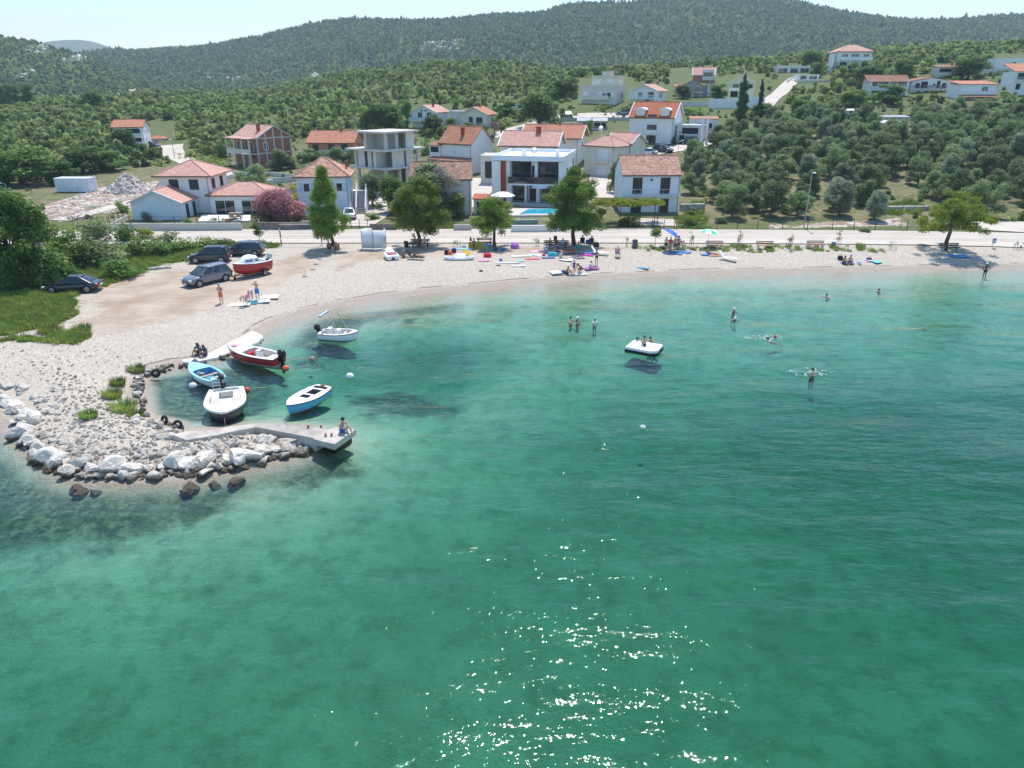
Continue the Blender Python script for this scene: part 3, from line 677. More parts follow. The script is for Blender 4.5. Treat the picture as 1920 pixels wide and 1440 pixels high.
for k, (i, px, py, wp, hp, lab) in enumerate([(0,1292,424,30,22,'bright bush beside the metal gate of the grove fence'),(1,1350,418,22,12,'round clipped shrub inside the right garden fence'),(2,1620,435,22,9,'round low bush at the grove fence'),(0,232,398,24,22,'green creeper bush at the corner of the modern house'),(0,352,418,16,10,'small round shrub left of the garden door'),(0,398,416,18,9,'clipped ball shrub on the white terrace'),(0,416,416,12,8,'small clipped ball shrub beside a terracotta pot'),(0,438,416,12,12,'green shrub near the garden gate'),(1,300,420,14,9,'little shrub at the blue grey gable wall'),(2,275,414,14,18,'thin grassy shrub at the gable wall'),(0,563,300,20,14,'green shrub near the orange slide by the brick house'),(1,1180,424,40,22,'dense shrub under the vine pergola'),(0,905,395,22,24,'green hedge shrub left of the villa'),(0,1222,180,40,18,'row bush under the cream villa'),(0,930,240,14,16,'palm like shrub beside the uphill road'),(3,990,243,14,10,'light shrub on the road bank'),(3,1104,250,22,24,'yellow green young tree by the small bungalow'),(0,1190,210,60,20,'bush hedge below the cream villa')]):
    T(PT_BUSH, i, px, py, wp, hp, lab, name='garden_shrub')

# scattered shrub cover (uncountable): one object per mass
def scatter(name, pts, scl, srcs, seed=0):
    pr = bpy.data.collections.new(name+' sources')
    for s_ in srcs:
        COL.objects.unlink(s_); pr.objects.link(s_)
    me = npmesh2(name, pts, scl)
    o = mobj(name, me, None)
    ng = bpy.data.node_groups.new(name, 'GeometryNodeTree')
    ng.interface.new_socket('Geometry', in_out='INPUT', socket_type='NodeSocketGeometry'); ng.interface.new_socket('Geometry', in_out='OUTPUT', socket_type='NodeSocketGeometry')
    N = ng.nodes; gi = N.new('NodeGroupInput'); go = N.new('NodeGroupOutput'); ci = N.new('GeometryNodeCollectionInfo'); ip = N.new('GeometryNodeInstanceOnPoints')
    ci.inputs['Collection'].default_value = pr; ci.inputs['Separate Children'].default_value = True; ci.inputs['Reset Children'].default_value = True
    at_ = N.new('GeometryNodeInputNamedAttribute'); at_.data_type = 'FLOAT'; at_.inputs['Name'].default_value = 'scl'
    rv = N.new('FunctionNodeRandomValue'); rv.data_type = 'FLOAT_VECTOR'; rv.inputs[0].default_value = (-.1, -.1, 0); rv.inputs[1].default_value = (.1, .1, 6.28)
    ip.inputs['Pick Instance'].default_value = True
    Lk = ng.links.new; Lk(gi.outputs[0], ip.inputs['Points']); Lk(ci.outputs[0], ip.inputs['Instance']); Lk(rv.outputs[0], ip.inputs['Rotation']); Lk(at_.outputs[0], ip.inputs['Scale']); Lk(ip.outputs[0], go.inputs[0])
    md = o.modifiers.new('scatter', 'NODES'); md.node_group = ng
    return tag(o, kind='stuff')
def npmesh2(name, pts, scl):
    me = bpy.data.meshes.new(name); me.vertices.add(len(pts)); me.vertices.foreach_set('co', np.ascontiguousarray(pts, np.float32).ravel())
    a = me.attributes.new('scl', 'FLOAT', 'POINT'); a.data.foreach_set('value', np.ascontiguousarray(scl, np.float32)); return me
def blob(seed, lm, k=6, w=1.05, h=1.5, n=60, size=.5):
    return crown('scrub_clump', proto_clumps(k, w, .1, h, .62, seed), n, size, lm, None, seed=seed, shell=.4, asp=.6)
def inside_any(px, py, polys):
    m = np.zeros(len(px), bool)
    for q in polys: m |= poly_sd(px, py, np.array(q, float)) > 0
    return m
EXC = [[(1000,222),(1085,222),(1100,205),(1180,212),(1260,207),(1330,207),(1440,206),(1470,200),(1600,206),(2000,200),(2400,480),(1200,480),(1000,470),(560,470),(-400,470),(-400,345),(60,350),(180,322),(300,315),(330,300),(420,285),(560,262),(600,248),(660,240),(740,252),(790,262),(930,262),(960,232)],
       [(1082,146),(1182,146),(1182,200),(1082,200)],[(1174,158),(1256,158),(1256,208),(1174,208)],[(1255,128),(1345,128),(1345,202),(1255,202)],[(1358,140),(1432,140),(1432,206),(1325,206),(1325,180)],[(1452,122),(1522,122),(1522,143),(1452,143)],[(1430,206),(1425,190),(1470,140),(1512,140),(1490,165),(1465,206)],[(1490,144),(1560,144),(1560,168),(1490,168)],
       [(766,196),(850,196),(850,205),(928,205),(928,246),(766,246)], [(205,226),(330,226),(345,300),(300,300),(215,285)], [(1560,85),(1640,85),(1640,131),(1560,131)], [(1624,142),(1702,142),(1702,186),(1624,186)], [(1702,146),(1782,146),(1782,184),(1702,184)], [(1794,150),(1872,150),(1872,200),(1794,200)], [(1886,120),(1960,120),(1960,182),(1886,182)], [(1750,120),(1792,120),(1792,154),(1750,154)], [(955,188),(1000,188),(1000,214),(955,214)], [(305,262),(350,262),(350,300),(305,300)], [(1860,100),(1960,100),(1960,140),(1860,140)]]
def field(n, y0, y1, pxr, exc):
    r = np.random.default_rng(n); Y = np.sqrt(r.random(n)*(y1**2-y0**2)+y0**2); u = r.uniform(pxr[0], pxr[1], n); X = (u-960)/F*(.924*Y+6.5)
    Z = H(X, Y); px, py = proj(X, Y, Z); k = ~inside_any(px, py, exc)
    return np.stack([X, Y, Z], 1)[k], px[k], py[k]
pts, px, py = field(20500, 118, 470, (-260, 2180), EXC)
_oc = np.any([((px-a)/c)**2+((py-b)/d)**2 < .3+.9*vnoise(px, py, 7., 5) for a, b, c, d in [(742, 121, 16, 6), (780, 119, 14, 5), (705, 126, 10, 4)]], axis=0); OUT_K = pts[_oc]; pts, px, py = pts[~_oc], px[~_oc], py[~_oc]
_k = (vnoise(pts[:, 0], pts[:, 1], 16, 11) > .08) | (pts[:, 1] < 150); pts, px, py = pts[_k], px[_k], py[_k]
scl = nr.uniform(.7, 1.7, len(pts))*(.65+.75*vnoise(pts[:, 0], pts[:, 1], 26, 9))*np.where(pts[:, 1] < 170, .8, 1)
k = ~((px > 1400) & (px < 1480) & (py > 138) & (py < 185) & (nr.random(len(px)) < .8)); pts = pts[k]; scl = scl[k]*np.where((py[k] < 215) & (px[k] > 1040) & (py[k] > 150), .75, 1)
scatter('scrub_woodland', pts-[0, 0, .2], scl, [blob(101, L_MAQ), blob(102, L_MAQ, 7), blob(103, L_MAQ, 5, 1.2, 1.2), blob(104, L_OAK, 6), blob(105, L_MAQ, 5, .9, 1.9)])
# sparser low bushes inside the village and on the grove floor
VEXC = [[(540,330),(680,300),(690,420),(560,440)], [(-500,430),(2500,424),(2500,480),(-500,480)], [(850,240),(1100,225),(1290,290),(1290,412),(880,425),(660,425),(655,300),(850,300)], [(240,300),(480,300),(480,428),(230,425)], [(420,290),(560,290),(560,325),(420,325)], [(60,350),(260,320),(330,340),(330,400),(100,415)], [(1180,190),(1300,190),(1345,260),(1290,300),(1170,275)], [(1440,185),(1510,130),(1480,130),(1425,190)], [(100,330),(185,330),(185,368),(100,368)]]
pts, px, py = field(5200, 97, 260, (-200, 2150), VEXC)
k = (inside_any(px, py, EXC[:1])) & (nr.random(len(px)) < np.where(px > 1290, np.where(py > 225, .34, .9), .55)); pts = pts[k]
scatter('low_scrub', pts-[0, 0, .1], nr.uniform(.25, .75, len(pts)), [blob(111, L_BUSH), blob(112, L_MAQ, 7), blob(113, L_OLIVE, 5)])
# wooded far hills
def hill_points(V, n, y_keep):
    k, c, _ = V.shape; r = np.random.default_rng(n); a = r.random(n)**1.0*(k-2.01); b = r.random(n)*(c-1.01)
    i, j = a.astype(int), b.astype(int); fa, fb = (a-i)[:, None], (b-j)[:, None]
    p = (V[i, j]*(1-fb)+V[i, j+1]*fb)*(1-fa)+(V[i+1, j]*(1-fb)+V[i+1, j+1]*fb)*fa
    px, py = proj(p[:, 0], p[:, 1], p[:, 2]); return p[(px > -150) & (px < 2070) & y_keep(px, py, p)]
def tall(seed, lm): return crown('far_tree', [(0, 0, t*3.2+.6, 1.6*(1-t)**.6+.35, 1.6*(1-t)**.6+.35, .8) for t in (0, .25, .5, .75, 1)], 12, 1.1, lm, None, seed=seed, asp=.7)
def rnd_(seed, lm): return crown('far_tree', proto_clumps(6, 1.5, .3, 2.6, 1., seed), 14, 1.0, lm, None, seed=seed, asp=.7)
OUTC = [(835, 84, 42, 13), (800, 92, 26, 8), (40, 137, 26, 10), (75, 92, 30, 9), (140, 112, 26, 8), (435, 148, 16, 5), (390, 146, 10, 4), (250, 172, 8, 4), (590, 143, 14, 4)]
def outc(px, py, k=1.): return np.any([((px-a)/(c*k))**2+((py-b)/(d*k))**2 < .35+.9*vnoise(px, py, 9., 3) for a, b, c, d in OUTC], axis=0)
_hp = hill_points(HV1[0], 74000, lambda px, py, p: py < 190)
_px, _py = proj(*_hp.T); _oc = outc(_px, _py); OUT_P = [_hp[_oc & (nr.random(len(_hp)) < .45)]]; hp = _hp[~_oc | (nr.random(len(_hp)) < .3)]
sc_ = nr.uniform(.55, 1.25, len(hp))*np.where(nr.random(len(hp)) < .08, 1.5, 1)
scatter('far_forest', hp, sc_, [tall(121, L_FAR), rnd_(122, L_MAQ), rnd_(123, L_FAR), rnd_(124, L_FAR), rnd_(125, L_MAQ)])
_hp = hill_points(HV2[0], 22000, lambda px, py, p: px < 760)
_px, _py = proj(*_hp.T); _oc = outc(_px, _py); OUT_P.append(_hp[_oc & (nr.random(len(_hp)) < .5)]); hp = _hp[~_oc | (nr.random(len(_hp)) < .35)]
scatter('far_scrub', hp, nr.uniform(.5, 1.2, len(hp)), [rnd_(131, L_FAR), rnd_(132, L_MAQ), rnd_(133, L_FAR)])
# ------------------------------------------------------------------ building materials
def tilemat(name, a, b, joint=.5, patch=.3):
    g = NG(name); tc = g.n('TexCoord').outputs['Object']
    sp = g.n('SeparateXYZ', {0: tc})
    v = g.n('TexVoronoi', {'Vector': g.n('Mapping', {'Vector': tc, 'Scale': (3.2, 3.2, 4.5)}).outputs[0], 'Scale': 1.}); r = g.n('SeparateColor', {0: v.outputs['Color']}).outputs[0]
    n1 = g.noise(.6, 4, .6, tc)
    c = g.mix(r, a, b); c = g.mix(g.ramp(n1, .5, .75, 0, patch), c, tuple(q*.55 for q in a))
    rowz = g.math('FRACT', g.math('MULTIPLY', sp.outputs[2], 5.2)); line = g.ramp(rowz, .0, .3, joint, 0)
    c = g.mix(line, c, tuple(q*.45 for q in a))
    colx = g.math('SINE', g.math('MULTIPLY', g.math('ADD', sp.outputs[0], g.math('MULTIPLY', sp.outputs[1], .0)), 25.))
    h = g.math('ADD', g.math('MULTIPLY', colx, .5), g.math('MULTIPLY', rowz, .7))
    return g.surf(g.n('BsdfPrincipled', {'Base Color': c, 'Roughness': .8, 'Specular IOR Level': .25, 'Normal': g.bump(h, .04)}))
T_RED = tilemat('red_tiles', (.44, .17, .095), (.58, .27, .17)); T_PINK = tilemat('pink_tiles', (.52, .27, .21), (.66, .40, .32), .35, .12)
T_OLD = tilemat('old_tiles', (.30, .15, .10), (.52, .32, .23), .6, .55); T_MOT = tilemat('mottled_tiles', (.42, .19, .13), (.68, .42, .31), .5, .4); T_BRN = tilemat('brown_tiles', (.27, .12, .075), (.38, .19, .12)); T_DEEP = tilemat('deep_red_tiles', (.40, .11, .05), (.52, .18, .09))
def brickmat():
    g = NG('hollow_brick'); tc = g.n('TexCoord').outputs['Object']; sp = g.n('SeparateXYZ', {0: tc})
    uv = g.n('CombineXYZ', {0: g.math('ADD', sp.outputs[0], sp.outputs[1]), 1: sp.outputs[2]}).outputs[0]
    b = g.n('TexBrick', {'Vector': uv, 'Color1': (.34, .115, .06, 1), 'Color2': (.42, .16, .09, 1), 'Mortar': (.36, .27, .22, 1), 'Scale': 1., 'Mortar Size': .015, 'Brick Width': .45, 'Row Height': .24})
    c = g.mix(g.ramp(g.noise(.7, 4, .6, tc), .4, .7, 0, .5), b.outputs[0], (.26, .10, .06))
    return g.surf(g.n('BsdfPrincipled', {'Base Color': c, 'Roughness': .9}))
BRICK = brickmat()
def plaster(col, stain=.18):
    key = ('pl', col, stain)
    if key in MC: return MC[key]
    g = NG('plaster'); tc = g.n('TexCoord').outputs['Object']
    n1 = g.noise(.5, 5, .6, tc); n2 = g.noise(1.4, 5, .65, g.n('Mapping', {'Vector': tc, 'Scale': (1, 1, .25)}).outputs[0])
    c = g.mix(g.ramp(n1, .35, .7), col, tuple(q*.93 for q in col)); c = g.mix(g.ramp(n2, .52, .8, 0, stain), c, tuple(q*.6 for q in col))
    MC[key] = g.surf(g.n('BsdfPrincipled', {'Base Color': c, 'Roughness': .85, 'Specular IOR Level': .25, 'Normal': g.bump(g.noise(30, 2, .5, tc), .004)})); return MC[key]
WHITE = plaster((.83, .82, .80)); CREAM = plaster((.76, .71, .60)); OLDW = plaster((.66, .65, .63), .6); PALEB = plaster((.74, .80, .86)); GREYW = plaster((.34, .33, .34)); ORANGEW = plaster((.62, .27, .15), .25); YELW = plaster((.74, .73, .55)); SAND = plaster((.68, .63, .55), .3); CONC = plaster((.60, .57, .52), .5); CONCD = plaster((.48, .46, .43), .5)
def glassmat():
    g = NG('window_glass'); tc = g.n('NewGeometry').outputs['Position']; n1 = g.noise(.8, 3, .6, tc)
    c = g.mix(g.ramp(n1, .4, .6), (.012, .016, .02), (.05, .06, .065))
    return g.surf(g.n('BsdfPrincipled', {'Base Color': c, 'Roughness': .06, 'Specular IOR Level': .8}))
GLASS = glassmat(); FRW = P((.80, .80, .79), .5, .05); FRK = P((.03, .03, .033), .5, .1); SHK = P((.035, .045, .04), .6, .2); SHB = P((.45, .62, .74), .6, .1); SHW = P((.78, .79, .80), .6, .06); BROWN = P((.055, .030, .022), .55, .25); REDP = P((.30, .055, .02), .5, .2); METAL = P((.35, .36, .37), .4, .1, metal=.6); DARKM = P((.035, .035, .037), .5, .15); SHADE_BLACK = P((.02, .02, .022), .9, .1); GRILL = P((.60, .60, .60), .5, .08)  # darkest one paints the shade inside openings; also black wheel arches and grilles
BALW = P((.80, .80, .79), .7, .08); BALB = P((.55, .70, .80), .6, .08)
WK = {'d': (FRW, GLASS, None), 'k': (FRK, GLASS, None), 's': (FRK, SHK, None), 'w': (FRW, SHW, None), 'b': (FRW, GLASS, SHB), 'v': (FRW, GLASS, SHW), 'o': (None, SHADE_BLACK, None), 'D': (FRW, BROWN, None), 'B': (BROWN, BROWN, None), 'W': (FRW, FRW, None), 'm': (METAL, SHW, None), 'r': (None, REDP, None), 'q': (DARKM, DARKM, None)}

def face_M(fc, w, d):
    """matrix: local (u, out, z) -> mass coords, origin at the face centre bottom"""
    if fc == 'f': return Matrix(((1,0,0,0),(0,-1,0,-d[0]),(0,0,1,0),(0,0,0,1)))
    if fc == 'r': return Matrix(((0,1,0,w/2),(1,0,0,d[1]/2),(0,0,1,0),(0,0,0,1)))
    if fc == 'l': return Matrix(((0,-1,0,-w/2),(1,0,0,d[1]/2),(0,0,1,0),(0,0,0,1)))
    return Matrix(((-1,0,0,0),(0,1,0,d[1]),(0,0,1,0),(0,0,0,1)))
def window(par, M, u, z, w, h, kind):
    fr, pn, sh = WK[kind]; nm = 'door' if kind in 'DBW' or (z < .15 and h > 1.9) else ('garage_door' if kind == 'q' else ('cladding_panel' if kind == 'r' else 'window'))
    t = min(.09, w*.12)
    if fr is not None:
        mb = MB()
        for a in ((-w/2-.03, -w/2+t, z-.03, z+h+.03), (w/2-t, w/2+.03, z-.03, z+h+.03), (-w/2+t, w/2-t, z-.03, z+t), (-w/2+t, w/2-t, z+h-t, z+h+.03)):
            mb.obox(M, u+a[0], u+a[1], -.03, .07, a[2], a[3])
        if kind in 'dkv' and w > .9:
            mb.obox(M, u-.035, u+.035, -.03, .055, z+t, z+h-t)
        f = mb.build(nm, fr, par)
        p = MB(); p.obox(M, u-w/2+t, u+w/2-t, -.03, .03, z+t, z+h-t); p.build('pane' if pn is GLASS else 'panel', pn, f)
        if sh is not None:
            for s_ in (-1, 1):
                q = MB(); x0 = u+s_*(w/2+.05) if s_ > 0 else u-w/2-.05-w*.5
                q.obox(M, x0, x0+w*.5, .005, .06, z, z+h); q.build('shutter', sh, f)
    else:
        p = MB(); p.obox(M, u-w/2, u+w/2, -.03, .025, z, z+h); p.build(nm, pn, par)  # frameless dark panels: shade of an open interior painted on flat
def rail(par, M, u, z, w, dep, mat, solid, h=.95, slabm=None):
    b = MB(); b.obox(M, u-w/2, u+w/2, -.02, dep, z-.18, z); s = b.build('balcony', slabm or BALW, par)
    r = MB()
    if solid:
        r.obox(M, u-w/2, u+w/2, dep-.1, dep, z, z+h); r.obox(M, u-w/2, u-w/2+.1, 0, dep-.1, z, z+h); r.obox(M, u+w/2-.1, u+w/2, 0, dep-.1, z, z+h)
    else:
        r.obox(M, u-w/2, u+w/2, dep-.08, dep, z+h-.09, z+h)
        k = max(2, int(w/.28))
        for i in range(k+1): x = u-w/2+.04+(w-.08)*i/k; r.obox(M, x-.035, x+.035, dep-.07, dep-.02, z, z+h-.09)
        for sx in (-1, 1): r.obox(M, u+sx*(w/2-.05)-.04, u+sx*(w/2-.05)+.04, 0, dep-.08, z+h-.09, z+h)
    r.build('railing', mat, s)
def mass(par, x, y, z, w, d, h, wall, roof='flat', rm=None, rise=1.5, over=.4, wins=(), bals=(), chim=(), found=2., trim=None, col=None, soff=None):
    """a block of a building: front-centre at (x, y, z) local"""
    O = Matrix.Translation((x, y, z)); dd = (0, d)
    mb = MB(); hw = w/2
    if roof in ('gx', 'gy') and rise > 0:
        if roof == 'gx': prof = [(0, -found), (d, -found), (d, h), (d/2, h+rise), (0, h)]; mb.loft([[(xx, p[0], p[1]) for p in prof] for xx in (-hw, hw)])
        else: prof = [(-hw, -found), (hw, -found), (hw, h), (0, h+rise), (-hw, h)]; mb.loft([[(p[0], yy, p[1]) for p in prof] for yy in (0, d)])
    else: mb.box(-hw, hw, 0, d, -found, h)
    mb.v = [tuple(O @ Vector(p)) for p in mb.v]; mb.build('wall', wall, par)
    r = MB(); t = .16; e = over
    if roof == 'gx':
        k = rise/(d/2); za = h-k*e+t; zr = h+rise+t
        r.slab([(-hw-e, -e, za), (hw+e, -e, za), (hw+e, d/2, zr), (-hw-e, d/2, zr)], t-.02); r.slab([(-hw-e, d/2, zr), (hw+e, d/2, zr), (hw+e, d+e, za), (-hw-e, d+e, za)], t-.02)
        r.tube((-hw-e, d/2, zr-.02), (hw+e, d/2, zr-.02), .12, n=6)
    elif roof == 'gy':
        k = rise/hw; za = h-k*e+t; zr = h+rise+t
        r.slab([(0, -e, zr), (0, d+e, zr), (-hw-e, d+e, za), (-hw-e, -e, za)], t-.02); r.slab([(0, d+e, zr), (0, -e, zr), (hw+e, -e, za), (hw+e, d+e, za)], t-.02)
        r.tube((0, -e, zr-.02), (0, d+e, zr-.02), .12, n=6)
    elif roof == 'hip':
        q = min(w, d)/2; za = h+.02
        A, B, C_, D = (-hw-e, -e, za), (hw+e, -e, za), (hw+e, d+e, za), (-hw-e, d+e, za)
        if w >= d: p1, p2 = (-hw+q, d/2, h+rise), (hw-q+1e-3, d/2, h+rise)
        else: p1, p2 = (0, q, h+rise), (0, d-q, h+rise)
        if w >= d: F_ = [[A, B, p2, p1], [B, C_, p2], [C_, D, p1, p2], [D, A, p1]]
        else: F_ = [[A, B, p1], [B, C_, p2, p1], [C_, D, p2], [D, A, p1, p2]]
        for q_ in F_: r.add(q_, [tuple(range(len(q_)))])
        r.box(-hw-e, hw+e, -e, d+e, h-.16, h+.015)
        for a, b in ((A, p1), (B, p2 if w >= d else p1), (C_, p2), (D, p1 if w >= d else p2), (p1, p2)):
            if (Vector(a)-Vector(b)).length > .05: r.tube(a, b, .1, n=5)
    elif roof == 'shed':
        r.slab([(-hw-e, -e, h+.12), (hw+e, -e, h+.12), (hw+e, d+e, h+rise+.12), (-hw-e, d+e, h+rise+.12)], .12)
    elif roof == 'flat':
        r.box(-hw-e, hw+e, -e, d+e, h+.002, h+.22)
        if over > .05 or True:
            tt = .18
            for a in ((-hw-e, hw+e, -e, -e+tt), (-hw-e, hw+e, d+e-tt, d+e), (-hw-e, -hw-e+tt, -e+tt, d+e-tt), (hw+e-tt, hw+e, -e+tt, d+e-tt)): r.box(*a, h+.22, h+.22+max(.05, rise))
    ro = None
    if r.v:
        r.v = [tuple(O @ Vector(p)) for p in r.v]; ro = r.build('roof', rm or wall, par)
    if trim is not None and roof in ('gx', 'gy'):
        k = rise/(d/2 if roof == 'gx' else hw); za = h-k*e
        ends = (-hw-e-.03, hw+e+.03) if roof == 'gx' else (-e-.03, d+e+.03)
        for q in ends:
            f = MB()
            for s_ in (0, 1):
                lo = (-e if s_ == 0 else d+e) if roof == 'gx' else (-hw-e if s_ == 0 else hw+e); mid = d/2 if roof == 'gx' else 0
                P0 = (q, lo, za+.06) if roof == 'gx' else (lo, q, za+.06); P1 = (q, mid, h+rise+.06) if roof == 'gx' else (mid, q, h+rise+.06)
                f.tube(P0, P1, .13, n=4)
            f.v = [tuple(O @ Vector(p)) for p in f.v]; f.build('bargeboard', trim, par)
    if roof in ('gx', 'hip') and found > 0 and w > 5.5:
        ze = (h-rise/(d/2)*over+.02) if roof == 'gx' else h-.02
        f = MB(); f.tube((-hw-e, -e-.06, ze), (hw+e, -e-.06, ze), .07, n=6); f.v = [tuple(O @ Vector(p)) for p in f.v]; f.build('gutter', METAL if wall is BRICK else DARKM, par)
        f = MB(); f.path([(hw-.12, -e-.04, ze), (hw-.12, -.07, ze-.35), (hw-.12, -.07, -.5)], .05, 6); f.v = [tuple(O @ Vector(p)) for p in f.v]; f.build('downpipe', METAL, par)
        if roof == 'gx' and w > 7: f = MB(); f.tube((hw*.45, d/2, h+rise), (hw*.45, d/2, h+rise+1.7), .025, n=5); [f.tube((hw*.45-.4+.08*i, d/2, h+rise+1.65-.18*i), (hw*.45+.4-.08*i, d/2, h+rise+1.65-.18*i), .015, n=4) for i in range(4)]; f.v = [tuple(O @ Vector(p)) for p in f.v]; f.build('aerial', METAL, ro)
    for (fc, u, zz, ww, hh, kd) in wins: window(par, O @ face_M(fc, w, dd), u, zz, ww, hh, kd)
    for b in bals: rail(par, O @ face_M(b[0], w, dd), *b[1:])
    for (cx, cy, cw, ch) in chim:
        c = MB(); c.box(x+cx-cw/2, x+cx+cw/2, y+cy-cw/2, y+cy+cw/2, z+h, z+h+ch); c.box(x+cx-cw/2-.1, x+cx+cw/2+.1, y+cy-cw/2-.1, y+cy+cw/2+.1, z+h+ch+.002, z+h+ch+.14); c.build('chimney', REDP if wall is not BRICK else REDP, ro or par)
    if col:
        for (cx, cy, c0, c1, rr_) in col: c = MB(); c.box(x+cx-rr_, x+cx+rr_, y+cy-rr_, y+cy+rr_, z+c0, z+c1); c.build('column', BALW, par)
    return ro
def H_(name, label, px, row, Y, rot=0, cat='house', off=(0, 0)):
    p = atd(px, row, Y); return thing(name, label, cat, p, R(rot))

# ---- modern low house with tiled roofs (left)
o = H_('family_house', 'modern white house of three tiled wings with blue grey gable wall', 298, 415, 100)
mass(o, 0, 0, 0, 6.9, 5.2, 2.55, plaster((.66, .73, .78), .25), 'gy', T_PINK, 1.5, .35, trim=plaster((.62, .68, .72)), wins=[('r', -.9, .0, .75, 2.1, 's'), ('r', 1.4, .0, .75, 2.1, 's')])
mass(o, 2.0, 5.4, 0, 6.9, 7.2, 5.5, WHITE, 'hip', T_PINK, 1.9, .75, wins=[('f', -1.5, 3.6, 1.25, 1.35, 's'), ('f', 1.35, 3.6, 1.25, 1.35, 's'), ('r', -1.9, 3.6, 1., 1.35, 's'), ('r', 1.2, 3.6, 1., 1.35, 's')])
mass(o, 9.9, 4.6, 0, 8.6, 6.5, 2.9, WHITE, 'hip', T_PINK, 1.5, .45, wins=[('f', -2.2, .05, 2.9, 2.2, 'd'), ('f', 1.6, .05, 2.9, 2.2, 'd')])
# ---- brick house
o = H_('brick_house', 'unfinished red brick house with grey concrete frame and pink roof', 473, 317, 160, -39)
mass(o, -4.5, 1.9, 0, 9, 8.6, 6.2, BRICK, 'gx', T_PINK, 2.3, .35, trim=CONC, chim=[(2.3, 2.2, .6, 2.6)], wins=[('r', -2.2, 3.7, 1.1, 1.5, 'd'), ('r', 1.3, .7, 1., .9, 'd'), ('r', -1.5, .7, .6, .8, 'd'), ('f', -2.8, 3.4, .9, 2., 'd'), ('f', -.8, 3.4, .9, 2., 'd'), ('f', 2., 3.4, 1.8, 2., 'd'), ('f', -1, .8, .6, .6, 'd')], found=3)
mb = MB()
for yy in (-.05, 2.0, 4.1, 6.2, 8.3): mb.box(0, .06, 1.9+yy, 2.2+yy, -1, 6.25+2.3*(1-abs(yy+.15-4.3)/4.3))
for zz in (2.9, 6.0): mb.box(.07, .1, 1.9, 10.5, zz, zz+.28)
for xx in (-9, -6.1, -3.1, -.3): mb.box(xx, xx+.3, -.1, .2, -2, 6.2)
mb.box(-9, 0, -.12, 1.85, 2.9, 3.1); mb.box(-9, 0, -.12, .02, 3.1, 3.95); mb.box(-9.3, .35, -.2, 1.7, 6.0, 6.2)
mb.build('concrete_frame', CONC, o)
r_ = MB(); r_.slab([(-9.4, -.4, 6.15), (.35, -.4, 6.15), (.35, 1.75, 6.32), (-9.4, 1.75, 6.32)], .12); r_.build('porch_roof', T_PINK, o)
# ---- orange house
o = H_('orange_house', 'orange plastered house with red tiled roof and white balcony', 623, 309, 165, -4)
mass(o, 0, 0, 0, 10.2, 8.5, 4.7, ORANGEW, 'gx', T_RED, 2.1, .4, wins=[('f', -3.4, 2.7, 1.3, 1.5, 's'), ('f', .2, 2.3, 1.3, 2., 's'), ('f', 3.1, 2.3, 1.4, 2., 's'), ('r', 0, 3.4, .7, .8, 's'), ('r', 2.6, 3.2, 1., .9, 's'), ('f', 3, 0, 2.4, 1.7, 'o'), ('r', -1.5, .3, 1.6, 1.4, 'o')], bals=[('f', 1.2, 2.25, 7.2, 1.2, BALW, False), ('f', -5.6, 2.25, 1.6, 1.2, BALW, False)], chim=[(1.5, 4.2, .35, 2.6)])
# ---- pale blue house with hip roof and outside stairs
o = H_('village_house', 'pale blue house with hipped tiled roof behind the tall narrow pine', 610, 402, 103, 6)
mass(o, 0, 0, 0, 7.0, 6.6, 5.2, PALEB, 'hip', T_MOT, 2.35, .45, wins=[('f', -2.2, 3.1, .95, 1.25, 'b'), ('f', 2.3, 3.1, .95, 1.25, 'b'), ('r', .6, 3.2, .8, 1.2, 'b'), ('r', 1, .2, .8, 1.9, 'W')], chim=[(3.0, 4.2, .22, 1.5)])
st = MB()
for i in range(11): st.box(4.45, 5.55, .2+i*.3, 3.6, i*.25, i*.25+.25)
stp = MB()
for i in range(11): stp.box(4.43, 5.57, .16+i*.3, .34+i*.3, i*.25+.252, i*.25+.30)
so_ = st.build('staircase', OLDW, o); stp.build('tread', P((.13, .035, .03), .7, .2), so_)
w_ = MB(); w_.add([(5.57,.1,0),(5.57,3.6,0),(5.57,3.6,3.8),(5.57,.1,.9),(5.75,.1,0),(5.75,3.6,0),(5.75,3.6,3.8),(5.75,.1,.9)], [(0,1,2,3),(7,6,5,4),(0,3,7,4),(1,5,6,2),(3,2,6,7),(0,4,5,1)]); w_.add([(4.25,.1,0),(4.25,3.6,0),(4.25,3.6,3.8),(4.25,.1,.9),(4.42,.1,0),(4.42,3.6,0),(4.42,3.6,3.8),(4.42,.1,.9)], [(0,1,2,3),(7,6,5,4),(0,3,7,4),(1,5,6,2),(3,2,6,7),(0,4,5,1)])
w_.box(3.5, 5.75, 3.6, 5.2, 0, 2.75); w_.build('stair_wall', WHITE, so_)
# ---- bare concrete building
o = H_('concrete_building', 'unfinished three storey bare concrete building with jutting slabs', 727, 353, 121, -35, 'building')
for k, (z, x0, y1, nose) in enumerate([(2.9, -7.2, 7.4, .75), (5.75, -7.4, 8.4, .95), (8.5, -5.6, 7.2, .6)]):
    mb = MB(); mb.box(x0-nose, nose, -nose, y1+.3, z, z+.28); mb.build('floor_slab', CONC, o, bevel=.02)
mb = MB(); mb.box(-5.5, -2.2, 2.2, 6.6, -1, 8.4); mb.build('inner_wall', CONCD, o)
for (x, y, z0, z1) in [(-.35,.2,-1,2.9),(-6.6,.2,-1,2.9),(-3.6,.2,-1,2.9),(-.35,6.4,-1,2.9),(-.35,3.4,-1,2.9),(-.3,.5,6.03,8.5),(-4.6,.3,6.03,8.5),(-.3,6.2,6.03,8.5),(-.3,3.0,6.03,8.5),(-6.9,.1,3.18,5.75),(-.3,7.9,3.18,5.75)]:
    mb = MB(); mb.box(x-.2, x+.2, y-.2, y+.2, z0, z1); mb.build('column', CONC, o)
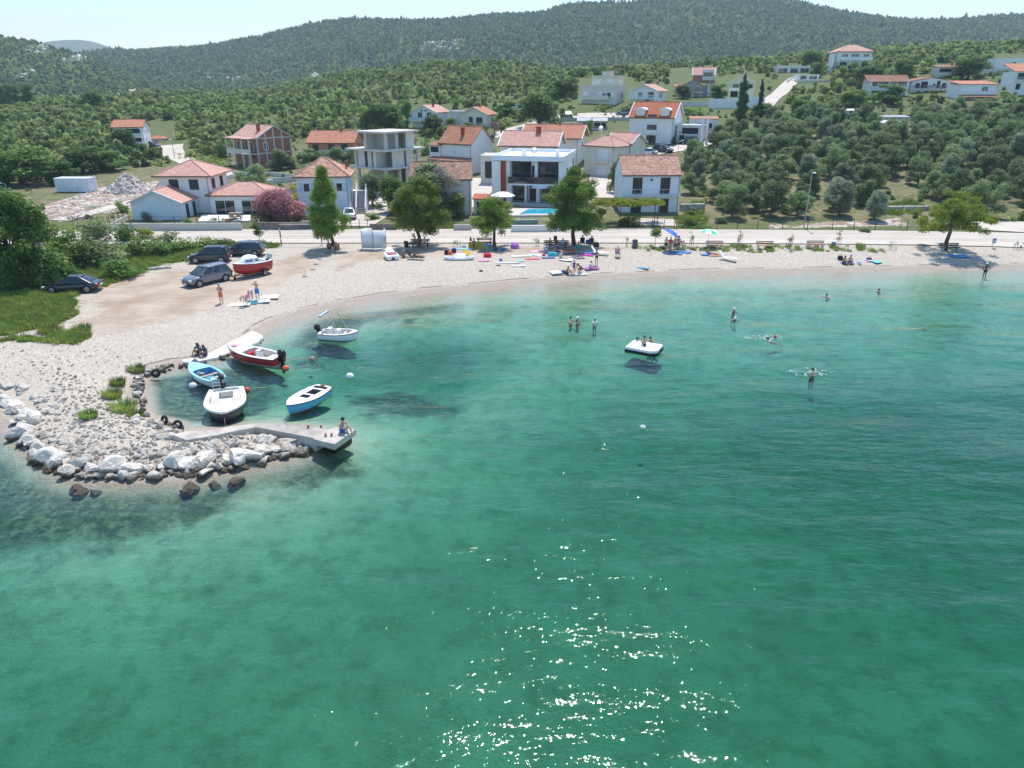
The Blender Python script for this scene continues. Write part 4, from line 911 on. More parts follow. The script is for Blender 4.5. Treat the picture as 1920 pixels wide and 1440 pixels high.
for (x0, x1, y0, y1, z0, z1) in [(-6.4,-4.9,0,.22,3.18,5.75),(-4.2,-3.3,0,.22,3.18,5.75),(-2.9,-2.2,0,.22,3.18,5.75),(-.22,0,1.6,4.3,3.18,5.75),(-.22,0,4.9,6.6,3.18,5.75),(-.22,0,5.0,6.9,6.03,8.5),(-.22,0,4.6,6.2,-1,2.9),(-6.6,-6.4,.2,6.5,3.18,5.75),(-4.9,-4.7,.5,6.5,6.03,8.5),(-6.4,-.2,6.6,6.8,-1,8.5),(-2.4,-2.2,.3,2.2,3.18,5.75)]:
    mb = MB(); mb.box(x0, x1, y0, y1, z0, z1); mb.build('wall_panel', plaster((.66, .63, .57), .45), o)
# ---- white two storey house with chimney
o = H_('village_house', 'white two storey house with steep red roof and tall brick chimney', 884, 322, 138, -36)
mass(o, -3.8, 0, 0, 7.6, 6.6, 4.9, WHITE, 'gx', T_RED, 2.75, .3, wins=[('f', 1.0, 2.9, .7, 1.1, 'w'), ('f', -.7, 2.9, .7, 1.1, 'w'), ('r', -.9, 5.4, .6, 1.2, 'w'), ('r', 1.0, 2.6, .7, 1.2, 'w')], chim=[(.6, 1.6, .5, 2.6)])
mass(o, -8.2, .8, 0, 1.8, 5, 4.4, WHITE, 'gx', T_RED, 1.4, .25); mass(o, -8.6, -.4, 2.2, 2.6, 1.1, 2.1, WHITE, 'shed', T_BRN, .35, .3, wins=[('f', 0, .9, 2., 1., 'o')], found=.0)
r_ = MB(); r_.slab([(-9.2, -2.2, 2.0), (.4, -2.2, 2.0), (.4, 0, 2.45), (-9.2, 0, 2.45)], .12); r_.build('porch_roof', T_BRN, o)
mb = MB()
for x in (-9, -6, -3, .2): mb.box(x-.1, x+.1, -2.1, -1.9, -1.5, 1.9)
mb.build('porch_post', OLDW, o)
# ---- old house with brown tiles
o = H_('old_house', 'old dirty white house with brown tiles behind the broad pine', 832, 405, 103, 2)
mass(o, -.2, 0, 0, 8.2, 6.4, 5.1, OLDW, 'gx', T_OLD, 1.9, .3, wins=[('f', 1.6, .1, 1.1, 2.1, 'w'), ('f', 1.6, 3., 1., 1.2, 'w'), ('f', -1.8, 3., 1., 1.2, 'w')], bals=[('f', 1.6, 2.75, 1.6, .5, OLDW, True, .1)])
mb = MB(); mb.box(-3, 4.6, -1.3, -.05, -.5, .12); mb.build('doorstep', P((.30, .12, .09), .8, .2), o)
# ---- white modern villa
o = H_('modern_villa', 'white flat roofed villa with red brown panel and black balcony glass', 985, 380, 111.5, -12, 'villa')
mb = MB(); mb.box(-4.9, 5.6, 1.6, 13.5, -1.5, 6.1); mb.build('wall', WHITE, o)
mb = MB(); mb.box(-5.2, -3.85, -.1, 1.55, -1.5, 6.0); mb.box(-3.05, -2.5, .2, 1.55, -1.5, 6.0); mb.box(5.0, 5.65, .1, 1.55, -1.5, 6.0); mb.box(1.3, 1.7, .5, 1.55, 2.85, 6.0); mb.build('pillar', WHITE, o)
mb = MB(); mb.box(-5.2, 5.8, -.2, 13.7, 6.102, 6.4); mb.box(-5.2, 5.8, -.2, .0, 6.4, 6.85); mb.box(-5.2, 5.8, 13.5, 13.7, 6.4, 6.85); mb.box(-5.2, -5.0, 0, 13.5, 6.4, 6.85); mb.box(5.6, 5.8, 0, 13.5, 6.4, 6.85); rf = mb.build('roof', P((.80, .82, .84), .7, .06), o, bevel=.02)
for x, y in ((-1.0, 4), (3.9, 6)): mb = MB(); mb.box(x-.3, x+.3, y-.3, y+.3, 6.402, 7.3); mb.build('vent', BALW, rf)
mb = MB(); mb.lathe([(.02, 0), (.28, .04), (.48, .13)], 16); M_ = Matrix.Translation((.4, 5, 7.2)) @ Matrix.Rotation(R(65), 4, 'X'); mb.v = [tuple(M_ @ Vector(p)) for p in mb.v]; mb.tube((.4, 5.1, 6.4), (.4, 5.1, 7.2), .05); mb.build('satellite_dish', BALW, rf, True)
mb = MB(); mb.box(-3.85, -3.05, .0, .35, -.2, 6.0); mb.build('cladding_panel', REDP, o)
mb = MB(); mb.box(-2.5, 5.0, -.5, 1.55, 2.6, 2.85); mb.box(-2.5, -2.2, .3, 1.55, -1, 2.6); mb.box(-.2, .1, .3, 1.55, -1, 2.6); mb.box(1.6, 2.1, .3, 1.55, -1, 2.6); mb.box(4.7, 5.0, .3, 1.55, -1, 2.6); mb.build('terrace_slab', WHITE, o)
Mv = Matrix.Translation((0, 1.6, 0))@face_M('f', 0, (0, 0))
for (u, z, ww, hh) in [(-.9, 2.95, 2.9, 2.9), (3.2, 2.95, 3.0, 2.9), (-1.2, .1, 1.9, 2.4), (3.4, .1, 2.3, 2.4)]: window(o, Mv, u, z, ww, hh, 'k')
window(o, Mv, .9, .1, 1., 2.3, 'B'); window(o, Mv, 1.05, 2.95, .7, 2.3, 'B')
gB = NG('smoked_glass'); gB.surf(gB.n('BsdfPrincipled', {'Base Color': (.02, .025, .03), 'Roughness': .08, 'Specular IOR Level': .7}))
mb = MB(); mb.box(-2.6, 5.0, -.5, -.46, 2.86, 3.85); mb.build('balcony_railing', gB.m, o)
mb = MB(); [mb.box(-2.8-.2*i, 4.8, -1.6-.4*i, -.55-.4*i+(.0 if i else .05), -1.2, .12-.16*i) for i in range(3)]; mb.build('entrance_steps', P((.42, .42, .42), .8, .1), o)
Mr = face_M('r', 11.2, (0, 15.2)); window(o, Mr, -2.6, 3.1, .6, 1.6, 'k'); window(o, Mr, 4.2, 2.6, .7, 3., 'k')
# ---- garage
o = H_('garage', 'white flat garage with dark door beside the villa', 917, 334, 128, -8); mass(o, 0, 0, 0, 2.9, 6, 3.4, CREAM, 'flat', CREAM, .15, .05, wins=[('f', .3, .05, 1.9, 2.7, 'q')])
# ---- pink roof house and orange roof house behind
o = H_('village_house', 'white house with long pink roof directly behind the villa', 990, 326, 136, -13)
mass(o, 0, 0, 0, 10.2, 8.2, 5.0, WHITE, 'gx', T_PINK, 2.1, .5, trim=WHITE, wins=[('f', -2.6, 2.4, .8, 2.1, 'k'), ('f', -.4, 2.5, 1.7, 1.5, 'k'), ('f', 3.1, 2.7, 1.8, 1.2, 'k'), ('r', -1.6, 2.5, .7, 1.6, 's'), ('r', .2, 2.5, .7, 1.6, 's')], chim=[(1.2, 3.6, .8, 2.9)])
o = H_('village_house', 'white house with orange roof and deep eaves behind the pink roof', 1032, 307, 151, -16)
mass(o, 0, 0, 0, 11, 7.5, 5.3, WHITE, 'gx', T_RED, 1.9, .9, trim=WHITE, wins=[('r', .6, 2.0, .9, 2.2, 'd')], chim=[(1, 4, .3, 2.6)])
# ---- cream house with balustrade balcony
o = H_('cream_house', 'cream house with hipped pink roof and balustrade balcony', 1148, 335, 137, -42)
mass(o, -3.3, 0, 0, 6.6, 5.2, 5.6, CREAM, 'hip', T_PINK, 1.7, .4, wins=[('f', .9, 3.1, 2.4, 2.1, 'w'), ('f', .8, .1, 2.2, 2.1, 'W'), ('r', .5, 3.3, .9, 1.2, 'w')], bals=[('f', .9, 2.95, 3.4, 1.1, BALW, False, .9, CREAM)])
mass(o, -2.6, 5.25, 0, 5.6, 5, 6.0, CREAM, 'gx', T_PINK, 1.5, .35, trim=WHITE, wins=[('r', 0, 3.3, .9, 1.4, 'w')])
mb = MB(); mb.lathe([(.02, 0), (.3, .05), (.55, .16)], 16); M_ = Matrix.Translation((-6.5, 5, 8.3)) @ Matrix.Rotation(R(70), 4, 'X'); mb.v = [tuple(M_ @ Vector(p)) for p in mb.v]; mb.tube((-6.5, 5.1, 5.6), (-6.5, 5.1, 8.3), .05); mb.build('satellite_dish', BALW, o, True)
# ---- three storey with dormers
o = H_('apartment_house', 'tall white house with deep red roof and two arched dormers', 1218, 273, 172, -24)
ro = mass(o, 0, 0, 0, 10, 9.5, 6.1, WHITE, 'gx', T_DEEP, 3.0, .35, trim=WHITE, wins=[('f', -2.6, 3.0, 1.2, 1.5, 'w'), ('f', 2.9, 3.0, 1.2, 1.5, 'w'), ('r', 0, 5.8, .8, 1.4, 'w'), ('r', -1.8, 3., .5, .8, 'w'), ('r', 1.6, .1, 1., 2., 'W'), ('f', .2, .1, 1.0, 2.1, 'B')])
for x in (-2.7, 2.8):
    mb = MB(); mb.box(x-1., x+1., .3, 3., 6.2, 7.7); d_ = mb.build('dormer', WHITE, ro); mb = MB()
    A = [(x+1.35*math.cos(t), 7.55+.55*math.sin(t)) for t in np.linspace(0, PI, 9)]; mb.loft([[(p[0], y, p[1]) for p in A] for y in (-.2, 4.2)], close=True); mb.build('dormer_roof', BALW, d_)
    window(d_, Matrix.Translation((x, .3, 0)) @ face_M('f', 0, (0, 0)), 0, 6.4, 1., 1.1, 'w')
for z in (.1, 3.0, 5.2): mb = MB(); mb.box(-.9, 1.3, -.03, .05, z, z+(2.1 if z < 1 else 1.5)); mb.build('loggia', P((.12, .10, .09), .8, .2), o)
for z in (2.5, 4.9): mb = MB(); mb.box(-1., 1.4, -.4, .06, z, z+.9); mb.build('balcony', WHITE, o)
mass(o, 8.2, 2.5, 0, 5.6, 6, 4.2, OLDW, 'flat', OLDW, .1, .1, wins=[('f', .2, 2.6, 3.6, 1.3, 'o'), ('f', -1.6, .1, 1.2, 2.2, 'o')], col=[(2.9, -.3, -1, 6.2, .22), (3.9, .6, -1, 6.2, .22)])
o = H_('terrace_house', 'low house with red awning and glazed terrace left of the grove', 1318, 252, 178, -10); mass(o, 0, 0, 0, 6.4, 5, 3.4, OLDW, 'shed', T_RED, .3, .2, wins=[('f', .2, .9, 3.6, 1.7, 'd'), ('r', 0, 1, 1.8, 1.5, 'd'), ('f', -2.5, .5, .9, 1.9, 'W')], bals=[('f', .3, .5, 4.4, 1., BALW, False)]); 
# ---- hillside houses
o = H_('hillside_villa', 'cream flat roofed villa with stacked terraces on the slope', 1122, 193, 225, -24, 'villa')
mass(o, 0, 0, 0, 10.5, 9, 4.2, SAND, 'flat', SAND, .35, .1, wins=[('f', -3.9, 1.3, 1.6, 1.7, 'w'), ('f', .3, 1.6, 1.2, 1.2, 'w'), ('f', 1.6, 1.6, 1., 1.2, 'd'), ('f', 3., 1.7, 1., 1., 'k'), ('f', 4.2, 1.6, .8, 1.2, 'w'), ('r', 1, 1.5, .8, 1.2, 's')], bals=[('f', -1.4, 1.1, 9, 1.2, SAND, True)])
mass(o, 1.0, 1.6, 4.45, 7.4, 7, 2.4, YELW, 'flat', SAND, .3, .25, wins=[('f', -2.0, .6, 1.5, 1.4, 'w'), ('f', 1.6, 1., 1.8, 1., 'w'), ('r', 0, .5, 1., 1.4, 'w')], found=0)
mass(o, 1.2, 3, 7.1, 2.6, 2.6, 1.1, CONC, 'flat', CONC, .1, .2, found=0)
o = H_('gabled_house', 'white gabled house with white balustrade right of the cream villa', 1206, 200, 222, -27)
mass(o, 0, 0, 0, 7.8, 9, 4.3, WHITE, 'gy', T_PINK, 1.6, .6, trim=WHITE, wins=[('f', -1, 2.5, 1.5, 1.4, 'd'), ('f', 2.1, 2.5, 1.6, 1.4, 'k'), ('f', -.4, .1, 1, 1.8, 'W'), ('f', 1.2, .1, 1.2, 1.8, 'k'), ('f', 2.6, .1, 1, 1.8, 'W'), ('r', -2, 2.4, .6, 1.2, 's'), ('r', 0, 2.4, .6, 1.2, 's')], bals=[('f', 0, 2.2, 7.6, 1.3, BALW, False)], col=[(-3.7, -1.2, -1.5, 4.3, .13), (0, -1.2, 2.2, 4.3, .1), (3.7, -1.2, -1.5, 4.3, .13)])
o = H_('grey_house', 'grey plastered house with white framed doors and twin gables', 1296, 189, 237, -14)
mass(o, 0, 0, 0, 7.6, 8, 4.0, GREYW, 'gy', T_PINK, 1.8, .3, wins=[('f', -1.3, 2.7, 1.9, 1.6, 'd'), ('f', 1.6, 2.6, 1.9, 1.7, 'd'), ('f', -2.2, .2, 1.7, 1.9, 'd'), ('f', .3, .05, .8, 2.1, 'W'), ('f', 1.3, .05, .9, 2.1, 'k'), ('f', 2.3, .1, 1.2, 2., 'd')], bals=[('f', 1.5, 2.45, 3.6, .9, GLASS, False)])
mass(o, 5.2, 1.2, 0, 3.2, 6.8, 4.2, GREYW, 'gy', T_PINK, 1.5, .3, wins=[('f', .2, 2.4, 1.6, 2.2, 'W'), ('f', .2, .1, 1.6, 1.6, 'W')])
o = H_('brick_house', 'small brick house with pink roof above the grey house', 1318, 158, 262, -12); mass(o, 0, 0, 0, 6.8, 6.5, 3.0, BRICK, 'gx', T_PINK, 2.2, .3, trim=WHITE, wins=[('f', 1.6, 1.6, 3, 1.5, 'k')]); mass(o, 1.4, -.25, 1.3, 3.6, 2.5, 2.9, OLDW, 'flat', OLDW, .05, .02, wins=[('f', -1, 1.2, .8, 1.1, 'k'), ('f', 0, 1.2, .8, 1.1, 'k'), ('f', 1, 1.2, .8, 1.1, 'k')], found=0)
o = H_('small_hut', 'tiny cream hut left of the grey house', 1271, 178, 245, -10); mass(o, 0, 0, 0, 2.4, 4, 2.4, CREAM, 'gx', T_RED, .7, .2, wins=[('f', .4, .2, .6, 1.6, 'B')])
o = H_('yellow_house', 'pale yellow gabled house behind the ragged cypress', 1388, 183, 220, -18)
mass(o, 0, 0, 0, 7.0, 8.5, 4.0, YELW, 'gy', T_PINK, 1.7, .35, trim=WHITE, wins=[('f', -1.6, 2.5, 1.5, 1., 'k'), ('f', 2.4, 2.5, 1.2, 1., 'k'), ('r', 0, 2.2, .6, 1.2, 'd'), ('r', 1, 2.2, .6, 1.2, 'd'), ('f', -1.8, .1, 2, 1.6, 'o')], bals=[('f', -1, 1.9, 4.8, 1., BALW, True, .7)])
o = H_('long_bungalow', 'long white glazed bungalow at the top of the drive', 1487, 140, 285, -4); mass(o, 0, 0, 0, 11.6, 6, 2.6, WHITE, 'flat', WHITE, .1, .25, wins=[('f', -3.9, .3, 3.2, 1.9, 'd'), ('f', .2, .1, 2.8, 2.1, 'd'), ('f', 3.9, .4, 3.2, 1.8, 'd')])
o = H_('yellow_bungalow', 'pale yellow bungalow with white upper box right of the drive', 1524, 166, 255, -6); mass(o, 0, 0, 0, 10.6, 6, 2.3, YELW, 'flat', YELW, .1, .25, wins=[('f', -3.4, .8, 1.6, 1.1, 'd'), ('f', 3, .7, 1.8, 1.2, 'd'), ('f', .6, .1, .9, 1.9, 'B')]); mass(o, -1.6, 1.2, 2.55, 6.6, 4.5, 1.5, WHITE, 'flat', WHITE, .05, .3, wins=[('f', -1.6, .3, 1.8, 1., 'k'), ('f', 1.5, .2, 2.6, 1.1, 'd')], found=0)
o = H_('hilltop_house', 'big white house with pink hipped roof alone on the hilltop', 1602, 128, 270, -3)
mass(o, 0, 1.3, 0, 11.6, 8.5, 5.3, WHITE, 'hip', T_PINK, 2.3, .6, wins=[('f', -3.4, 3.1, 2.2, 1.5, 'd'), ('f', 0, 3.1, 2.8, 1.5, 'd'), ('f', 3.8, 3.1, 2., 1.5, 'd'), ('f', -3.6, .1, 2.4, 1.9, 'o'), ('f', -.6, .1, .9, 2., 'k'), ('f', .6, .1, .9, 2., 'k'), ('f', 3.6, .3, 2.6, 1.6, 'o')], bals=[('f', .4, 2.65, 10.6, 1.2, BALW, True)], col=[(-5.5, -1.1, -1, 2.5, .15), (-1.6, -1.1, -1, 2.5, .15), (2., -1.1, -1, 2.5, .15), (5.5, -1.1, -1, 2.5, .15)])
mb = MB(); mb.add([(-7.6,.2,-.5),(-5.9,3,-.5),(-5.9,3,5),(-7.6,.2,.6),(-7.6,.5,-.5),(-5.9,3.3,-.5),(-5.9,3.3,5),(-7.6,.5,.6)], [(0,1,2,3),(7,6,5,4),(0,3,7,4),(1,5,6,2),(3,2,6,7),(0,4,5,1)]); mb.build('buttress', WHITE, o)
o = H_('terrace_house', 'white house with long brown roof and two storeys of balconies', 1663, 184, 225, -6)
mass(o, 0, 1.3, 0, 10.2, 6, 4.7, OLDW, 'gx', T_BRN, 1.4, 0.9, wins=[('f', -3.6, 2.7, 1.1, 1.6, 'k'), ('f', -.4, 2.7, 1.8, 1.6, 'k'), ('f', 1.8, 2.9, .9, 1.2, 'd'), ('f', 3.8, 2.8, 1.2, 1.4, 'k'), ('f', 2.8, .2, 2.6, 1.7, 'o'), ('f', -3, .2, 2, 1.7, 'o')], bals=[('f', 0, 2.3, 10, 1.2, P((.50, .56, .62), .6, .1), True)], col=[(-5.1, -.9, -1, 5, .18), (0, -1, -1, 5, .13), (5.2, -.9, -1, 5.2, .22)])
o = H_('twin_house', 'low gabled white twin house with black doors and dark balcony', 1741, 181, 228, -4)
mass(o, 0, 0, 0, 11, 8, 4.2, WHITE, 'gy', T_BRN, .95, .35, wins=[(*('f', x), 2.35, ww, hh, 'k') for x, ww, hh in ((-3.8, 1.1, 1.3), (-1.9, 1.8, 1.7), (2.1, .9, 1.9), (3.7, 1.1, 1.3))]+[('f', .9, 3., .5, .5, 'k')]+[('f', x, .1, .9, 1.4, 's') for x in (-3.2, -.9, .5, 3.)], bals=[('f', -2.7, 2.1, 5.2, 1., DARKM, False, .9), ('f', 2.7, 2.1, 5.2, 1., DARKM, False, .9)])
o = H_('awning_house', 'white house with orange tiled roof and orange awning between storeys', 1832, 195, 212, -3)
mass(o, 0, 1.2, 0, 9.8, 7, 5.0, WHITE, 'shed', T_RED, .9, .45, wins=[('f', -3.8, 3.1, 1.8, 1.5, 'w'), ('f', -1.4, 3.1, 2.4, 1.5, 'w'), ('f', 1.8, 3.1, 1.8, 1.4, 'd'), ('f', 3.9, 3.1, 1.4, 1.5, 'w'), ('f', -2.6, .3, 2.4, 1.4, 'd'), ('f', 1.2, .1, 1.4, 1.8, 'B')], bals=[('f', 0, 2.6, 9.6, 1.2, BALW, False, .8)])
mb = MB(); mb.slab([(-5, -1.2, 1.9), (5, -1.2, 1.9), (5, 1.15, 2.5), (-5, 1.15, 2.5)], .1); mb.build('awning', T_RED, o)
o = H_('small_house', 'narrow open fronted house with brown roof below the dark hill trees', 1772, 152, 250, -6); mass(o, 0, 0, 0, 5.8, 5, 4.1, SAND, 'shed', T_BRN, .6, .3, wins=[('f', -.2, 2.4, 4.4, 1.3, 'o'), ('f', .8, .2, 3., 1.4, 'd')], bals=[('f', -.2, 1.9, 5, .8, BALW, False, .7)], chim=[(2.5, 3.5, .5, 1.6)])
o = H_('tall_house', 'tall white house with orange roof cut by the right edge', 1922, 180, 222, -6); mass(o, 0, 0, 0, 8.2, 7, 6.4, WHITE, 'shed', T_RED, 2.3, .4, wins=[('f', -1.6, 4.4, 3.4, 1.7, 'o'), ('f', -2.6, 1.7, 1.2, 1.6, 'o'), ('f', .6, 2.1, .8, .5, 'k')], bals=[('f', -1, 4.1, 6, .8, P((.5, .55, .6), .6, .1), False)])
o = H_('long_house', 'long low white house on the hill at the right edge', 1902, 129, 262, -6); mass(o, 0, 0, 0, 12.6, 6, 2.9, WHITE, 'flat', WHITE, .1, .15, wins=[('f', -3.1, .9, .6, .9, 'k'), ('f', -2.1, .9, .6, .9, 'k'), ('f', -.5, .2, 1.1, 1.8, 'B'), ('f', 1., .8, .9, 1.1, 'd'), ('f', 3.1, .8, .9, 1.1, 'd')])
# ---- houses on the plain
o = H_('gabled_house', 'white gabled house with pale blue balcony at the wood edge', 796, 240, 215, -20)
mass(o, 0, 0, 0, 7.6, 8.4, 4.2, WHITE, 'gy', T_PINK, 1.75, .45, trim=WHITE, wins=[('f', -1.6, 2.6, .5, 1.5, 's'), ('f', -.9, 2.6, .5, 1.5, 's'), ('f', 1.3, 2.6, .5, 1.5, 's'), ('f', 2., 2.6, .5, 1.5, 's'), ('f', -.6, 4.4, .4, .4, 'k'), ('f', .6, 4.4, .4, .4, 'k'), ('f', .2, .4, 1., 1.2, 'd'), ('r', 0, 2.8, .4, .5, 'w'), ('r', -1, .9, .6, .8, 'w')], bals=[('f', -.3, 1.9, 8, 1.1, BALB, True)], chim=[(1, 4, .5, 2.3)])
o = H_('gabled_house', 'cream gabled house with two dark shuttered openings beside pink oleander', 889, 237, 205, -15); mass(o, 0, 0, 0, 7.4, 8, 3.1, CREAM, 'gy', T_RED, 1.7, .55, trim=CREAM, wins=[('f', -.9, .5, 1., 1.9, 's'), ('f', 1.5, .3, 1.7, 2., 's'), ('r', .6, 1.3, .8, .9, 's')], bals=[('f', .2, .1, 6.6, 1.2, OLDW, False, .8)], chim=[(.5, 4, .3, 2.)])
o = H_('annex', 'low flat annex between the two gabled white houses', 858, 222, 216, -15, 'annex'); mass(o, 0, 0, 0, 4.5, 4, 1.7, OLDW, 'flat', OLDW, .05, .2)
o = H_('small_house', 'small white house half hidden by the big umbrella shaped tree', 973, 214, 235, -14); mass(o, 0, 0, 0, 4.0, 5.5, 2.7, WHITE, 'gy', T_RED, .95, .35, wins=[('f', .3, 1.5, .8, .8, 'k'), ('r', -1, 1., 1.6, 1.2, 'o')])
o = H_('balcony_house', 'white house with orange roof and dark balconies alone on the plain', 244, 282, 190, 12)
mass(o, 0, 1.2, 0, 7.0, 7, 5.5, WHITE, 'gx', T_RED, 1.5, .3, wins=[('f', 1.3, 3.7, 3.8, 1.4, 'o'), ('f', 1.3, 1.6, 3.8, 1.4, 'o'), ('f', -2.4, 3.5, 1, 1.2, 'k'), ('r', -1.4, 3.9, .6, 1., 'd'), ('r', -1.4, 1.9, .6, 1., 'd'), ('r', 1.2, 3.9, .6, 1., 'd')], bals=[('f', .4, 3.15, 6., 1.1, P((.62, .68, .74), .6, .08), True), ('f', .4, 1.1, 6., 1.1, P((.62, .68, .74), .6, .08), True)], col=[(3.3, -1.1, -1, 5.4, .13), (-2.5, -1.1, -1, 5.4, .13)])
o = H_('small_house', 'small house with bright orange hipped roof at the track end', 294, 274, 206, 8); mass(o, 0, 0, 0, 4.2, 4, 1.9, CREAM, 'hip', T_RED, .9, .2, wins=[('f', 0, .4, 1.4, 1.2, 'd')])
o = H_('bungalow', 'grey bungalow with two metal roofs below the vineyard terrace', 1108, 244, 193, -5); mass(o, -1.6, 0, 0, 3.4, 4, 2.1, CONC, 'shed', METAL, .6, .3, wins=[('f', .4, .5, 1.6, 1.3, 'o')]); mass(o, 2.1, 0, 0, 3.6, 4, 2.1, CONC, 'shed', METAL, .6, .3, wins=[('f', -.6, .5, 1.4, 1.3, 'o'), ('f', 1., .5, 1.2, 1.3, 'o')], bals=[('f', -1, .3, 4, .7, CONC, False, .7)]); mass(o, -5.2, -.5, 0, 2.2, 2.2, 1.4, CONC, 'flat', CONC, .1, .1)
for nm, lab, px, row, w_, d_, h_, wm, rm in [('shed', 'white roofed shed hidden among olive trees', 1668, 252, 4.6, 4, 2.3, CONC, FRW), ('shed', 'long grey flat shed behind the white roofed shed', 1672, 236, 7, 3, 1.8, CONC, METAL), ('shed', 'pale tin shed between dark trees above the grove', 1595, 222, 4, 3, 1.7, OLDW, FRW)]:
    p = at(px, row); o = thing(nm, lab, 'shed', p, R(-5)); mass(o, 0, 0, 0, w_, d_, h_, wm, 'shed', rm, .3, .25, wins=[('f', 0, .1, 1., 1.7, 'o')])
p = at(899, 402); o = thing('garden_hut', 'small stone hut with red tiled roof left of the villa', 'hut', p, R(-5)); mass(o, 0, 0, 0, 1.6, 2.2, 2.1, CONC, 'shed', T_DEEP, .35, .2, wins=[('f', 0, .05, .7, 1.7, 'o')])
p = at(138, 361); o = thing('container', 'rusty edged white shipping container on rough ground', 'container', p, R(-2))
mb = MB(); mb.box(-3, 3, 0, 2.4, .15, 2.3)
CORR = P((.72, .76, .80), .5, .14, 1.5); mb.build('body', CORR, o, bevel=.03); mb = MB()
for i in range(30): mb.box(-2.9+i*.2, -2.8+i*.2, -.03, -.002, .25, 2.2)
for z in (.12, 2.28): mb.box(-3.04, 3.04, -.05, 2.44, z, z+.1)
for y in (.3, 1.22): mb.box(3.002, 3.05, y, y+.85, .3, 2.2)
mb.build('ribbing', P((.66, .70, .75), .5, .2, 2), o)

# ------------------------------------------------------------------ walls and fences
def wall(name, lab, pts, h, t, mat, cat='wall', posts=0, ph=1.1, cap=None, sunk=.6, railm=DARKM, bars=2):
    """pts photo points at the foot"""
    q = [at(*p) for p in pts]; o = thing(name, lab, cat, q[0])
    mb = MB(); b0 = q[0]
    for a, b in zip(q[:-1], q[1:]):
        k = max(1, int(np.linalg.norm(b-a)/3)); 
        for i in range(k):
            p0 = a+(b-a)*i/k-b0; p1 = a+(b-a)*(i+1)/k-b0
            d = np.array([p1[0]-p0[0], p1[1]-p0[1]]); n_ = np.array([-d[1], d[0]])/np.linalg.norm(d)*t/2
            z = (p0[2]+p1[2])/2
            if h > 0: mb.prism([(p0[0]-n_[0], p0[1]-n_[1]), (p1[0]-n_[0], p1[1]-n_[1]), (p1[0]+n_[0], p1[1]+n_[1]), (p0[0]+n_[0], p0[1]+n_[1])], z-sunk, z+h)
    if h > 0: mb.build('wall', mat, o)
    if posts:
        tot = []
        for a, b in zip(q[:-1], q[1:]):
            k = max(1, int(round(np.linalg.norm(b-a)/posts))); tot += [a+(b-a)*i/k-b0 for i in range(k)]
        tot.append(q[-1]-b0)
        for p in tot: mb = MB(); mb.box(p[0]-.035, p[0]+.035, p[1]-.035, p[1]+.035, p[2]+h-.3*(h == 0), p[2]+h+ph); mb.build('post', railm, o)
        mb = MB()
        for p0, p1 in zip(tot[:-1], tot[1:]):
            for k in range(bars): z = h+ph-.06-k*(ph-.2)/max(1, bars-1); mb.tube((p0[0], p0[1], p0[2]+z), (p1[0], p1[1], p1[2]+z), .014, n=4)
        mb.build('rail', railm, o)
    return o
STONEM = P((.20, .175, .15), .95, .5, 3.5, .06)
wall('front_wall', 'long stained concrete front wall of the modern house with iron railing', [(150,434),(205,433),(330,432.5),(455,432)], .95, .25, CONC, posts=2.6, ph=.9)
wall('side_wall', 'low sloping side wall left of the blue grey gable', [(198,430),(240,408)], .4, .2, CONC, posts=1.8, ph=1.1)
wall('garden_wall', 'dark stone wall under the pink oleanders', [(484,430.5),(540,431),(592,430)], .95, .35, STONEM)
wall('garden_wall', 'low dark stone wall left of the broad pine', [(694,430.5),(745,431)], .75, .35, STONEM)
wall('metal_gate', 'dark iron railing gate between the two stone walls', [(596,428.5),(690,428.5)], 0, .1, DARKM, 'gate', posts=1.05, ph=1.25, bars=3)
wall('garden_wall', 'short grey concrete wall with posts left of the smallest pine', [(851,432),(884,432)], .75, .25, CONC, posts=2.2, ph=.5)
wall('villa_wall', 'white garden wall in front of the pool', [(958,435),(1005,435),(1050,434)], .85, .3, WHITE)
wall('hedge_planter', 'dark green planter box on the pool terrace', [(962,421),(1008,420)], .6, .5, P((.25, .33, .30), .8, .2), 'planter')
wall('garden_fence', 'black railing fence under the vine pergola', [(1100,431),(1160,430.5),(1222,430)], .12, .2, CONCD, 'fence', posts=2.6, ph=1.15, bars=3)
wall('metal_gate', 'wide wire gate before the house with brown doors', [(1225,430),(1264,430)], 0, .1, DARKM, 'gate', posts=1.2, ph=1.25, bars=4)
wall('wire_fence', 'wire fence with thin posts along the olive grove', [(1268,430),(1420,430),(1560,431),(1640,431.5),(1700,432)], 0, .1, P((.12, .16, .13), .6, .2), 'fence', posts=2.9, ph=1.25, railm=P((.07, .09, .08), .6, .2), bars=3)
wall('retaining_wall', 'grey block retaining wall below the grey house', [(1243,201),(1290,200),(1328,199)], 1.4, .3, CONC)
wall('retaining_wall', 'long white retaining wall behind the cypresses', [(1328,204),(1380,204),(1432,200)], 2.6, .3, WHITE)
wall('retaining_wall', 'grey block wall by the small hill house', [(1836,142),(1895,140)], 1.8, .3, CONC)
wall('terrace_wall', 'long low grey wall above the bungalow', [(1030,228),(1085,226),(1180,226)], .8, .25, CONCD)
wall('garden_wall', 'grey fenced wall along the brick house plot', [(437,330),(510,330),(560,336)], .8, .25, CONC, posts=2.4, ph=.9)
wall('garden_wall', 'low wall between the field and the pale blue house', [(505,345),(565,338)], .9, .25, CONC)
wall('garden_wall', 'pale wall sloping beside the track by the olive', [(402,345),(444,332)], .8, .25, CONC)
wall('garden_wall', 'grey wall behind the yellow leaved bush', [(515,370),(562,358)], .9, .25, CONC, posts=2.5, ph=.9)
wall('white_wall', 'white parapet beside the drive to the long bungalow', [(1476,156),(1490,146)], .8, .3, WHITE)
